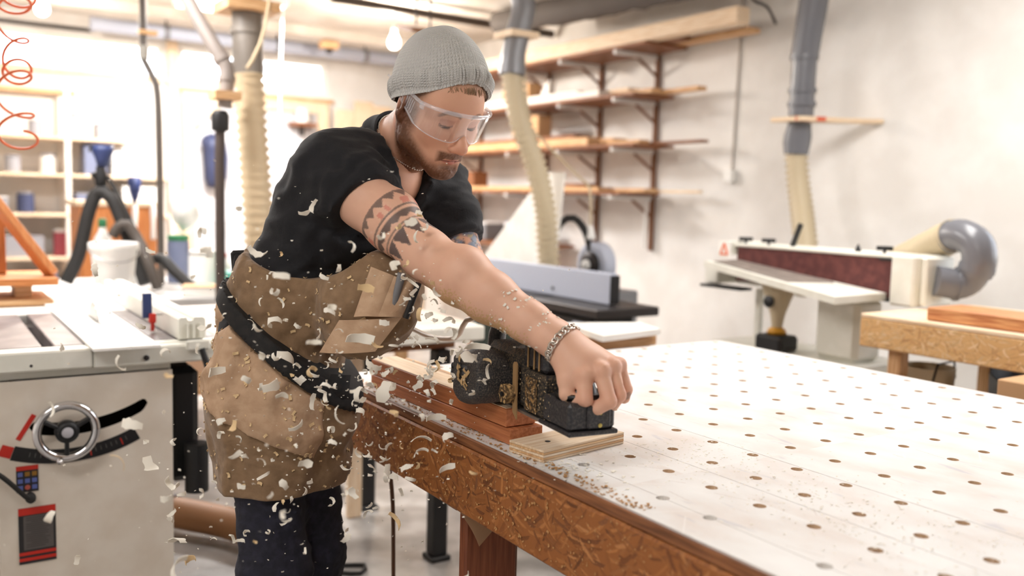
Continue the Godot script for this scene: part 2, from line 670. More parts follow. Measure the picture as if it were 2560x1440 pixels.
# one rectangular cell of worktop with a round hole; walls go to another mesh
func holed_cell(top: MB, wall: MB, x0: float, x1: float, z0: float, z1: float, hx: float, hz: float, y: float, d: float) -> void:
	var seg := 20
	var ring := []
	var edge := []
	for k in seg:
		var a := TAU * k / seg
		var o := Vector2(cos(a), sin(a))
		ring.append(V(hx + o.x * HR, y, hz + o.y * HR))
		var t := 1e9
		if o.x > 0.0001: t = minf(t, (x1 - hx) / o.x)
		if o.x < -0.0001: t = minf(t, (x0 - hx) / o.x)
		if o.y > 0.0001: t = minf(t, (z1 - hz) / o.y)
		if o.y < -0.0001: t = minf(t, (z0 - hz) / o.y)
		edge.append(V(hx + o.x * t, y, hz + o.y * t))
	for k in seg:
		var m := (k + 1) % seg
		top.qout(ring[k], edge[k], edge[m], ring[m], V(hx, y - 1.0, hz))
		var ea: Vector3 = edge[k]
		var eb: Vector3 = edge[m]
		if absf(ea.x - eb.x) > 0.00001 and absf(ea.z - eb.z) > 0.00001:
			var on_x := absf(ea.x - x0) < 0.00001 or absf(ea.x - x1) < 0.00001
			var corner := V(ea.x, y, eb.z) if on_x else V(eb.x, y, ea.z)
			top.tout(ea, eb, corner, V(hx, y - 1.0, hz))
		var dn := V(0, -d, 0)
		wall.qout(ring[k], ring[m], ring[m] + dn, ring[k] + dn, (ring[k] + ring[m]) * 0.5 + (V(ring[k].x - hx, 0, ring[k].z - hz)))

func worktop_panel(t: Node, x0: float, x1: float, z0: float, z1: float, m: Material, wm: Material) -> void:
	var top := MB.new()
	var wall := MB.new()
	var y := 0.85
	var d := 0.0105
	var cols := []
	for k in range(0, 14):
		var x := HX + PX * k
		if x > x0 and x < x1:
			cols.append(x)
	var rows := []
	for k in range(-13, 14):
		var z := HZ + PZ * k
		if z > z0 + 0.02 and z < z1 - 0.02:
			rows.append(z)
	if cols.is_empty():
		top.bb(x0, y - d, z0, x1, y, z1, 0.0015)
		obj("worktop_panel", top, m, t)
		return
	for a in cols.size():
		var xa: float = x0 if a == 0 else (cols[a] + cols[a - 1]) * 0.5
		var xb: float = x1 if a == cols.size() - 1 else (cols[a] + cols[a + 1]) * 0.5
		if cols[a] - x0 < HR + 0.001: xa = minf(xa, cols[a] - HR - 0.001)
		if x1 - cols[a] < HR + 0.001: xb = maxf(xb, cols[a] + HR + 0.001)
		for b in rows.size():
			var za: float = z0 if b == 0 else (rows[b] + rows[b - 1]) * 0.5
			var zb: float = z1 if b == rows.size() - 1 else (rows[b] + rows[b + 1]) * 0.5
			holed_cell(top, wall, xa, xb, za, zb, cols[a], rows[b], y, d)
	var b0 := y - d
	top.quad(V(x0, b0, z1), V(x1, b0, z1), V(x1, y, z1), V(x0, y, z1))
	top.quad(V(x1, b0, z0), V(x0, b0, z0), V(x0, y, z0), V(x1, y, z0))
	top.quad(V(x0, b0, z0), V(x0, b0, z1), V(x0, y, z1), V(x0, y, z0))
	top.quad(V(x1, b0, z1), V(x1, b0, z0), V(x1, y, z0), V(x1, y, z1))
	var o := obj("worktop_panel", top, m, t)
	var hl := obj("hole_lining", wall, wm, o, true)
	hl.set_meta("label", "bare wood walls of the drilled holes")
	hl.set_meta("kind", "stuff")

func build_bench() -> void:
	var t := thing("workbench", "large workbench with pale perforated top and thick pressed-strand board edge", "workbench", V(1.62, 0, -0.95))
	var lam := mat("laminate", Color(1, 1, 1), 0.42)
	lam.albedo_texture = smudge_image()
	lam.uv1_triplanar = true
	lam.uv1_world_triplanar = true
	lam.uv1_scale = Vector3.ONE * 0.9
	var ply := wood("ply_y", srgb(202, 172, 142), srgb(220, 194, 164), 1)
	var z0 := -2.2
	var z1 := 0.35
	# front strip and the second strip meet along a row of holes
	for side in 2:
		var poly := PackedVector2Array()
		var xe := 0.9875 if side == 0 else 0.9890
		var xo := 0.907 if side == 0 else 1.0435
		var top := MB.new()
		var rows := []
		for k in range(-13, 12):
			rows.append(HZ + PZ * k)
		var pz := z0
		for k in rows.size():
			var z: float = rows[k]
			if z < z0 + 0.05 or z > z1 - 0.05:
				continue
			var zn := z + PZ * 0.5
			if k == rows.size() - 1 or rows[k + 1] > z1 - 0.05:
				zn = z1
			poly = PackedVector2Array([Vector2(xo, pz), Vector2(xe, pz)])
			if k % 3 != 1:
				for j in 9:
					var a := -PI / 2 + PI * j / 8.0
					poly.append(Vector2(xe + (-cos(a) if side == 0 else cos(a)) * HR, z + sin(a) * HR))
			poly.append(Vector2(xe, zn))
			poly.append(Vector2(xo, zn))
			top.prism(poly, 0.0105, Transform3D(Basis(V(1, 0, 0), V(0, 0, 1), V(0, -1, 0)), V(0, 0.84475, 0)))
			pz = zn
		obj("worktop_panel", top, lam, t)
	worktop_panel(t, 1.0435, 1.1595, z0, z1, lam, ply)
	worktop_panel(t, 1.1610, 1.3295, z0, z1, lam, ply)
	worktop_panel(t, 1.3315, 2.337, z0, z1, lam, ply)
	var sub := MB.new()
	sub.bb(0.92, 0.80, z0 + 0.01, 2.33, 0.8390, z1 - 0.01)
	obj("base_board", sub, mat("dusty_base", srgb(228, 216, 200), 0.8), t)
	var edge := MB.new()
	edge.bb(0.9, 0.828, z0, 0.9065, 0.848, z1, 0.002)
	obj("edge_band", edge, mats["brown_z"], t)
	var be := MB.new()
	be.bb(0.895, 0.69, z0 - 0.01, 0.935, 0.8275, z1, 0.004)
	obj("front_beam", be, mats.osb, t)
	be = MB.new()
	be.bb(2.30, 0.69, z0, 2.335, 0.8, z1, 0.004)
	obj("rear_beam", be, mats.osb, t)
	be = MB.new()
	be.bb(0.936, 0.69, z0, 2.30, 0.8, z0 + 0.035, 0.004)
	obj("end_beam", be, mats.osb, t)
	for z in [-1.62, -0.3]:
		be = MB.new()
		be.bb(0.936, 0.66, z - 0.02, 2.30, 0.799, z + 0.02, 0.004)
		obj("cross_beam", be, mats["brown_z|x"], t)
	for p in [[1.0, -1.60], [2.22, -1.60], [1.0, -0.28], [2.22, -0.28]]:
		var lg := MB.new()
		lg.bb(p[0] - 0.055, 0.0, p[1] - 0.0, p[0] + 0.075, 0.69, p[1] + 0.03, 0.004)
		obj("leg", lg, wood("legred_y", srgb(122, 66, 42), srgb(152, 88, 58), 1), t)
		var ps := MB.new()
		ps.bb(p[0] + 0.02, 0.0, p[1] - 0.08, p[0] + 0.1, 0.665, p[1] - 0.001, 0.004)
		obj("leg_post", ps, mats["brown_z|y"], t)
	# torn paper stuck to the leg
	var rows2 := []
	for a in 7:
		var row := []
		var f := a / 6.0
		for b in 4:
			var g := b / 3.0 - 0.5
			row.append(V(0.933 + f * 0.05 + g * 0.035, 0.695 - f * 0.085 + g * 0.03, -1.552 + sin(f * 3.0) * 0.012))
		rows2.append(row)
	var pap := MB.new()
	pap.sheet(rows2, 0.0012)
	solo("paper_strip", pap, mat("kraft", srgb(190, 150, 116), 0.9), "strip of tan paper curling off the reddish bench leg", "paper")

	# the board being planed: two lamellae glued together with a freshly cut top
	var s := thing("workpiece_board", "reddish laminated board with pale freshly planed top under the planer", "board", V(0.97, 0.85, -1.72))
	var bs := Basis(Vector3.UP, 0.012)
	var add := func(nm: String, xa: float, xb: float, ya: float, yb: float, za: float, zb: float, m: Material, bv := 0.0015) -> void:
		var q := MB.new()
		q.box(V((xa + xb) * 0.5, (ya + yb) * 0.5, (za + zb) * 0.5), V(xb - xa, yb - ya, zb - za), bv, bs)
		obj(nm, q, m, s, true)
	add.call("lower_lamella", -0.036, 0.042, 0.001, 0.031, -0.30, 0.315, mats.red_z)
	add.call("upper_lamella", -0.036, 0.034, 0.0325, 0.069, -0.30, 0.30, mats.red_z)
	add.call("rear_lamella", 0.0355, 0.046, 0.0325, 0.072, -0.26, 0.29, mats["pine_z"])
	add.call("planed_face", -0.0355, 0.0335, 0.0692, 0.0705, -0.299, 0.299, mats.pale_z, 0.0003)

	# plywood offcut on the bench under the planer's nose
	var p2 := thing("plywood_offcut", "pale plywood offcut with layered edge under the planer nose", "board", V(1.03, 0.85, -1.342), "", deg_to_rad(9.0))
	for k in 5:
		var q := MB.new()
		q.bb(-0.11, 0.0005 + k * 0.0046, -0.046, 0.11, 0.0046 + k * 0.0046, 0.046, 0.0004)
		obj("veneer_layer", q, mats["pale_z|x"] if k % 2 == 0 else mats["pine_z|x"], p2, true)
	var sc := MB.new()
	sc.lathe([Vector2(0.0005, 0.0232), Vector2(0.005, 0.0234), Vector2(0.0055, 0.0238), Vector2(0.003, 0.024), Vector2(0.0005, 0.0239)], 12, Transform3D(Basis(), V(-0.06, 0, 0.005)))
	obj("screw", sc, mats.black_plastic, p2, true)

func build_saw() -> void:
	var t := thing("table_saw", "cream table saw with cast iron top and chrome handwheel", "table saw", V(0.39, 0, -3.0))
	var y := 0.88
	# cabinet
	var c := MB.new()
	var cab := mottled("cabinet_paint", srgb(224, 212, 196), srgb(232, 222, 208), 1.0, 0.45)
	c.bb(0.165, 0.06, -3.42, 0.171, 0.80, -2.704, 0.002)
	obj("cabinet_side", c, cab, t)
	c = MB.new()
	c.bb(0.606, 0.06, -3.42, 0.612, 0.80, -2.704, 0.002)
	obj("cabinet_side", c, cab, t)
	c = MB.new()
	c.bb(0.1715, 0.06, -3.42, 0.6055, 0.80, -3.414, 0.002)
	obj("cabinet_back", c, cab, t)
	# front sheet with a real curved slot cut through it, mechanism behind
	c = MB.new()
	var n := 72
	var x0 := 0.165
	var x1 := 0.612
	var zf := -2.70
	var zb := -2.7035
	var ya := 0.06
	var yb := 0.80
	var span := func(x: float) -> Vector2:
		var sa := 0.243
		var sb := 0.541
		var hw := 0.018
		if x <= sa or x >= sb:
			return Vector2(-1, -1)
		var mid := 1.04 - sqrt(0.384 * 0.384 - pow(x - 0.345, 2.0))
		var e := minf(x - sa, sb - x)
		var h := hw if e > hw else hw * sqrt(maxf(0.0, 1.0 - pow(1.0 - e / hw, 2.0)))
		return Vector2(mid - h, mid + h * 1.06)
	for k in n:
		var xa := lerpf(x0, x1, k / float(n))
		var xb := lerpf(x0, x1, (k + 1) / float(n))
		var a: Vector2 = span.call(xa)
		var b: Vector2 = span.call(xb)
		if a.x < 0.0 and b.x < 0.0:
			c.quad(V(xa, ya, zf), V(xb, ya, zf), V(xb, yb, zf), V(xa, yb, zf))
			c.quad(V(xb, ya, zb), V(xa, ya, zb), V(xa, yb, zb), V(xb, yb, zb))
			continue
		if a.x < 0.0:
			a = Vector2.ONE * (b.x + b.y) * 0.5
		if b.x < 0.0:
			b = Vector2.ONE * (a.x + a.y) * 0.5
		c.quad(V(xa, ya, zf), V(xb, ya, zf), V(xb, b.x, zf), V(xa, a.x, zf))
		c.quad(V(xa, a.y, zf), V(xb, b.y, zf), V(xb, yb, zf), V(xa, yb, zf))
		c.quad(V(xb, ya, zb), V(xa, ya, zb), V(xa, a.x, zb), V(xb, b.x, zb))
		c.quad(V(xb, b.y, zb), V(xa, a.y, zb), V(xa, yb, zb), V(xb, yb, zb))
		c.quad(V(xa, a.x, zf), V(xb, b.x, zf), V(xb, b.x, zb), V(xa, a.x, zb))
		c.quad(V(xb, b.y, zf), V(xa, a.y, zf), V(xa, a.y, zb), V(xb, b.y, zb))
	obj("cabinet_front", c, cab, t)
	c = MB.new()
	c.bb(0.23, 0.5, -3.2, 0.56, 0.74, -2.86, 0.02)
	obj("trunnion", c, mats.dark_steel, t)
	c = MB.new()
	c.bb(0.155, 0.0, -3.43, 0.622, 0.059, -2.69, 0.004)
	obj("plinth", c, mats.black_plastic, t)
	c = MB.new()
	c.bb(0.17, 0.801, -3.4, 0.61, 0.825, -2.71, 0.003)
	obj("top_skirt", c, mats.cream_paint, t)
	# table: iron plates with gaps for the mitre slots
	var xs := [[-0.35, -0.02], [-0.015, 0.285], [0.31, 0.392], [0.5925, 0.62], [0.625, 0.72]]
	for s in [[-0.35, 0.283], [0.312, 0.39], [0.392, 0.573], [0.575, 0.66], [0.664, 0.76]]:
		c = MB.new()
		c.bb(s[0], 0.835, -3.5, s[1], y, -2.76, 0.003)
		obj("table_plate", c, mats.cast_iron, t)
	c = MB.new()
	c.bb(-0.35, 0.828, -3.5, 0.76, 0.8345, -2.76)
	obj("table_rib", c, mats.dark_steel, t)
	c = MB.new()
	c.bb(-0.35, 0.836, -2.7595, 1.66, y - 0.001, -2.715, 0.003)
	obj("front_edge", c, mats.cream_paint, t)
	# front rails, in two lengths with a joint
	c = MB.new()
	c.bb(-0.35, 0.828, -2.714, 0.395, 0.882, -2.665, 0.005)
	obj("front_rail", c, mats.cream_paint, t)
	c = MB.new()
	c.bb(0.398, 0.824, -2.714, 1.665, 0.876, -2.670, 0.005)
	obj("front_rail", c, mats.cream_paint, t)
	for x in [0.245, 0.535, 0.9, 1.3]:
		c = MB.new()
		c.lathe([Vector2(0.0005, 0), Vector2(0.008, 0.0), Vector2(0.008, 0.004), Vector2(0.0005, 0.005)], 12, Transform3D(Basis(V(1, 0, 0), PI / 2), V(x, 0.845, -2.6695)))
		obj("rail_bolt", c, mats.dark_steel, t)
	# extension table on the right
	c = MB.new()
	c.bb(0.762, 0.845, -3.55, 1.66, y, -2.7605, 0.004)
	obj("extension_top", c, mat("ext_board", srgb(214, 200, 188), 0.45), t)
	c = MB.new()
	c.bb(0.80, 0.78, -3.5, 1.62, 0.844, -2.80, 0.004)
	obj("extension_frame", c, mats["brown_z|x"], t)
	for p in [[1.56, -2.80], [1.56, -3.42]]:
		c = MB.new()
		c.bb(p[0] - 0.03, 0.02, p[1] - 0.03, p[0] + 0.03, 0.779, p[1] + 0.03, 0.006)
		c.bb(p[0] - 0.04, 0.0, p[1] - 0.04, p[0] + 0.04, 0.0195, p[1] + 0.04, 0.004)
		obj("extension_leg", c, mats.black_plastic, t)
	# outfeed table behind
	c = MB.new()
	c.bb(-0.35, 0.84, -4.47, 0.70, y, -3.502, 0.004)
	obj("outfeed_top", c, mats.white_board, t)
	for p in [[-0.25, -4.4], [0.62, -4.4]]:
		c = MB.new()
		c.bb(p[0] - 0.03, 0.0, p[1] - 0.03, p[0] + 0.03, 0.839, p[1] + 0.03, 0.004)
		obj("outfeed_leg", c, mats["pine_z|y"], t)
	# handwheel
	var hub := V(0.324, 0.664, -2.64)
	c = MB.new()
	var ring := []
	for k in 41:
		var a := TAU * k / 40.0
		ring.append(hub + V(cos(a) * 0.072, sin(a) * 0.072, 0.0))
	c.tube(ring, 0.0115, 12, false)
	var wheel := obj("handwheel", c, mats.chrome, t)
	var h2 := MB.new()
	h2.lathe([Vector2(0.0005, -0.058), Vector2(0.012, -0.058), Vector2(0.012, -0.02), Vector2(0.03, -0.012), Vector2(0.03, 0.01), Vector2(0.018, 0.014), Vector2(0.0005, 0.014)], 24, Transform3D(Basis(V(1, 0, 0), PI / 2), hub))
	obj("hub", h2, mats.black_plastic, wheel, true)
	h2 = MB.new()
	h2.lathe([Vector2(0.0005, 0.0142), Vector2(0.015, 0.0142), Vector2(0.014, 0.018), Vector2(0.0005, 0.019)], 20, Transform3D(Basis(V(1, 0, 0), PI / 2), hub))
	obj("hub_cap", h2, mat("grey_cap", srgb(186, 184, 190), 0.4), wheel, true)
	for a in [0.5, 2.6, 4.7]:
		h2 = MB.new()
		h2.beam(hub + V(cos(a), sin(a), 0) * 0.025, hub + V(cos(a), sin(a), 0) * 0.064, 0.01, 0.022, 0.002, V(0, 0, 1))
		obj("spoke", h2, mats.black_plastic, wheel, true)
	h2 = MB.new()
	var kp := hub + V(-0.022, -0.07, 0.0)
	h2.lathe([Vector2(0.0005, 0), Vector2(0.006, 0.0), Vector2(0.006, 0.02), Vector2(0.009, 0.03), Vector2(0.008, 0.042), Vector2(0.0005, 0.046)], 14, Transform3D(Basis(V(1, 0, 0), PI / 2), kp))
	obj("knob", h2, mats.chrome, wheel, true)
	# curved slots in the cabinet front and the printed angle scale
	var arc := func(cx: float, cy: float, r0: float, r1: float, a0: float, a1: float, zz: float, thick: float, round_end: bool) -> MB:
		var poly := PackedVector2Array()
		for k in 25:
			var a := lerpf(a0, a1, k / 24.0)
			poly.append(Vector2(cx + cos(a) * r1, cy + sin(a) * r1))
		if round_end:
			for k in range(1, 8):
				var a := a1 + PI * k / 8.0
				var m := Vector2(cx + cos(a1) * (r0 + r1) * 0.5, cy + sin(a1) * (r0 + r1) * 0.5)
				poly.append(m + Vector2(cos(a), sin(a)) * (r1 - r0) * 0.5)
		for k in 25:
			var a := lerpf(a1, a0, k / 24.0)
			poly.append(Vector2(cx + cos(a) * r0, cy + sin(a) * r0))
		var q := MB.new()
		q.prism(poly, thick, Transform3D(Basis(), V(0, 0, zz)))
		return q
	obj("scale_plate", arc.call(0.335, 0.98, 0.379, 0.418, deg_to_rad(-110), deg_to_rad(-63.5), -2.6992, 0.002, false), mats.black_plastic, t)
	obj("scale_red_corner", arc.call(0.335, 0.98, 0.383, 0.414, deg_to_rad(-114.5), deg_to_rad(-110.2), -2.6992, 0.002, false), mats.red_paint, t)
	c = MB.new()
	c.beam(V(0.212, 0.640, -2.6990), V(0.252, 0.705, -2.6990), 0.012, 0.003, 0.0, V(0, 0, 1))
	obj("scale_red_edge", c, mats.red_paint, t)
	for k in 19:
		c = MB.new()
		var a := deg_to_rad(-104 + k * 2.0)
		var big := k % 6 == 5
		c.beam(V(0.335 + cos(a) * 0.39, 0.98 + sin(a) * 0.39, -2.6979), V(0.335 + cos(a) * (0.41 if big else 0.402), 0.98 + sin(a) * (0.41 if big else 0.402), -2.6979), 0.003 if big else 0.0015, 0.0006, 0.0, V(0, 0, 1))
		obj("scale_mark", c, mats.red_paint if big else mat("grey_print", srgb(110, 106, 104), 0.6), t)
	# button label: red header over nine icons
	label_plate(t, V(0.2055, 0.5665, -2.6995), 0.0535, 0.073, 0.012, true)
	label_plate(t, V(0.208, 0.449, -2.6995), 0.091, 0.157, 0.02, false)
	# lever at the lower left
	c = MB.new()
	c.tube(curve([V(0.12, 0.60, -2.64), V(0.17, 0.56, -2.64), V(0.222, 0.498, -2.645), V(0.236, 0.485, -2.655)], 0.02), 0.0065, 10)
	c.ball(V(0.236, 0.486, -2.668), V(0.014, 0.014, 0.03), 12)
	obj("lever", c, mats.black_rubber, t)
	# rip fence: a hollow cream section lying along the table
	c = MB.new()
	var fx := 0.672
	var prof := PackedVector2Array([Vector2(-0.036, 0.004), Vector2(-0.036, 0.062), Vector2(-0.029, 0.068), Vector2(-0.014, 0.068), Vector2(-0.008, 0.058), Vector2(0.004, 0.058), Vector2(0.009, 0.068), Vector2(0.034, 0.068), Vector2(0.041, 0.061), Vector2(0.041, 0.004)])
	c.prism(prof, 1.25, Transform3D(Basis(), V(fx, y, -3.345)))
	var fence := obj("rip_fence", c, mats.cream_paint, t)
	for g in [-0.012, 0.006, 0.024]:
		c = MB.new()
		c.bb(fx + g - 0.004, y + 0.006, -2.7195, fx + g + 0.004, y + 0.05, -2.712, 0.001)
		obj("end_rib", c, mats.cream_paint, fence, true)
	c = MB.new()
	c.bb(fx - 0.03, y - 0.02, -2.664, fx + 0.035, y + 0.01, -2.645, 0.005)
	obj("fence_head", c, mats.cream_paint, fence, true)
	c = MB.new()
	c.tube([V(fx + 0.01, y - 0.015, -2.645), V(fx + 0.03, y - 0.09, -2.63)], 0.009, 10)
	c.ball(V(fx + 0.033, y - 0.10, -2.628), V(0.019, 0.019, 0.019), 14)
	obj("fence_lever", c, mats.black_plastic, fence, true)
	# stop with a blue blade and a red clamp
	c = MB.new()
	c.bb(0.575, y + 0.045, -2.925, 0.602, y + 0.122, -2.91, 0.002)
	var stp := obj("fence_stop", c, mats.blue_paint, t)
	c = MB.new()
	c.bb(0.592, y + 0.03, -2.924, 0.612, y + 0.06, -2.90, 0.003)
	c.tube([V(0.603, y + 0.032, -2.912), V(0.603, y + 0.005, -2.912)], 0.006, 10)
	obj("clamp", c, mats.red_paint, stp, true)
	c = MB.new()
	c.beam(V(0.602, y + 0.055, -2.9175), V(0.634, y + 0.055, -2.9175), 0.006, 0.006)
	obj("stop_rod", c, mats.steel, stp, true)
	# blade
	c = MB.new()
	var bl := PackedVector2Array()
	for k in 96:
		var a := TAU * k / 96.0
		bl.append(Vector2(cos(a), sin(a)) * (0.125 if k % 4 < 2 else 0.1205))
	c.prism(bl, 0.0022, Transform3D(Basis(Vector3.UP, PI / 2), V(0.482, y - 0.056, -3.22)))
	obj("blade", c, mats.steel, t)
	# dark mechanism beside the cabinet
	c = MB.new()
	c.bb(0.63, 0.42, -3.1, 0.72, 0.78, -2.82, 0.02)
	c.tube([V(0.70, 0.55, -2.78), V(0.70, 0.40, -2.78)], 0.035, 14)
	obj("motor_housing", c, mats.black_plastic, t)

	# white panel with a blade slot, lying over the saw table
	var p := thing("saw_insert_board", "long white board on the saw table with the saw blade through it", "board", V(0.47, y + 0.0005, -3.15))
	c = MB.new()
	for s in [[0.388, 0.478], [0.486, 0.562]]:
		c.bb(s[0], y + 0.001, -3.72, s[1], y + 0.0095, -2.61, 0.0012)
	c.bb(0.478, y + 0.001, -3.72, 0.486, y + 0.0095, -3.36)
	c.bb(0.478, y + 0.001, -3.08, 0.486, y + 0.0095, -2.61)
	obj("panel", c, mats.white_board, p)

func label_plate(t: Node, corner: Vector3, w: float, h: float, head: float, icons: bool) -> void:
	# corner: upper left; a printed plate on the saw's cabinet
	var c := MB.new()
	c.bb(corner.x, corner.y - h, corner.z - 0.0005, corner.x + w, corner.y, corner.z + 0.0012)
	var pl := obj("button_label" if icons else "warning_label", c, mat("label_dark", srgb(40, 38, 40), 0.5), t)
	var z := corner.z + 0.0016
	c = MB.new()
	c.bb(corner.x, corner.y - head, z - 0.0003, corner.x + w, corner.y, z + 0.0003)
	obj("red_header", c, mats.red_paint, pl, true)
	if icons:
		for r in 3:
			for k in 3:
				c = MB.new()
				var m := V(corner.x + w * (0.18 + 0.32 * k), corner.y - head - 0.011 - r * 0.0185, z)
				if r == 2 and k == 1:
					c.lathe([Vector2(0.0002, -0.0003), Vector2(0.0068, -0.0003), Vector2(0.0068, 0.0003), Vector2(0.0002, 0.0003)], 16, Transform3D(Basis(V(1, 0, 0), PI / 2), m))
				else:
					c.bb(m.x - 0.006, m.y - 0.006, z - 0.0003, m.x + 0.006, m.y + 0.006, z + 0.0003)
				obj("icon", c, mat("icon_red", srgb(190, 96, 84), 0.5) if r == 2 and k == 1 else mat("icon_yellow", srgb(150, 106, 36), 0.5) if r == 0 and k > 0 else mat("icon_blue", srgb(96, 110, 176), 0.5), pl, true)
	else:
		c = MB.new()
		c.bb(corner.x + 0.012, corner.y - 0.118, z - 0.0004, corner.x + w - 0.006, corner.y - head - 0.003, z)
		obj("grey_field", c, mat("label_grey", srgb(92, 86, 84), 0.6), pl, true)
		for k in 15:
			c = MB.new()
			var yy := corner.y - head - 0.008 - k * 0.0058
			var x0 := corner.x + 0.018 + (0.012 if k % 5 == 2 else 0.0)
			c.bb(x0, yy - 0.0012, z - 0.0001, x0 + 0.058 - (k * 7 % 5) * 0.004, yy, z + 0.0005)
			obj("print_line", c, mat("print_dark", srgb(44, 40, 40), 0.6), pl, true)
		for k in 2:
			c = MB.new()
			var yy := corner.y - 0.124 - k * 0.016
			c.bb(corner.x, yy - 0.009, z - 0.0003, corner.x + w, yy, z + 0.0003)
			obj("red_stripe", c, mats.red_paint, pl, true)

# lidded tin or jar standing at a point
func jar(called: String, at: Vector3, r: float, h: float, body: Material, lid: Material, label: String, cat: String, group := "") -> void:
	var t := thing(called, label, cat, at, group)
	var b := MB.new()
	b.lathe([Vector2(0.0005, 0.001), Vector2(r * 0.95, 0.001), Vector2(r, 0.006), Vector2(r, h * 0.84), Vector2(r * 0.9, h * 0.88), Vector2(r * 0.9, h * 0.9)], 18)
	obj("body", b, body, t, true)
	b = MB.new()
	b.lathe([Vector2(r * 0.5, h * 0.885), Vector2(r * 0.97, h * 0.885), Vector2(r * 0.97, h * 0.985), Vector2(r * 0.9, h), Vector2(0.0005, h)], 18)
	obj("lid", b, lid, t, true)

func bottle(at: Vector3, r: float, h: float, body: Material, cap: Material, label: String, group := "") -> void:
	var t := thing("bottle", label, "bottle", at, group)
	var b := MB.new()
	b.lathe([Vector2(0.0005, 0.001), Vector2(r * 0.9, 0.001), Vector2(r, 0.01), Vector2(r, h * 0.6), Vector2(r * 0.85, h * 0.7), Vector2(r * 0.4, h * 0.82), Vector2(r * 0.34, h * 0.88)], 18)
	obj("body", b, body, t, true)
	b = MB.new()
	b.lathe([Vector2(0.0005, h * 0.875), Vector2(r * 0.42, h * 0.875), Vector2(r * 0.42, h * 0.98), Vector2(r * 0.3, h), Vector2(0.0005, h)], 14)
	obj("cap", b, cap, t, true)

func crate(called: String, at: Vector3, s: Vector3, m: Material, m2: Material, label: String, cat: String, group := "", turn := 0.0) -> void:
	var t := thing(called, label, cat, at, group, turn)
	var b := MB.new()
	b.bb(-s.x / 2, 0.001, -s.z / 2, s.x / 2, s.y * 0.93, s.z / 2, 0.004)
	obj("body", b, m, t, true)
	b = MB.new()
	b.bb(-s.x / 2 - 0.002, s.y * 0.931, -s.z / 2 - 0.002, s.x / 2 + 0.002, s.y, s.z / 2 + 0.002, 0.003)
	obj("lid", b, m2, t, true)

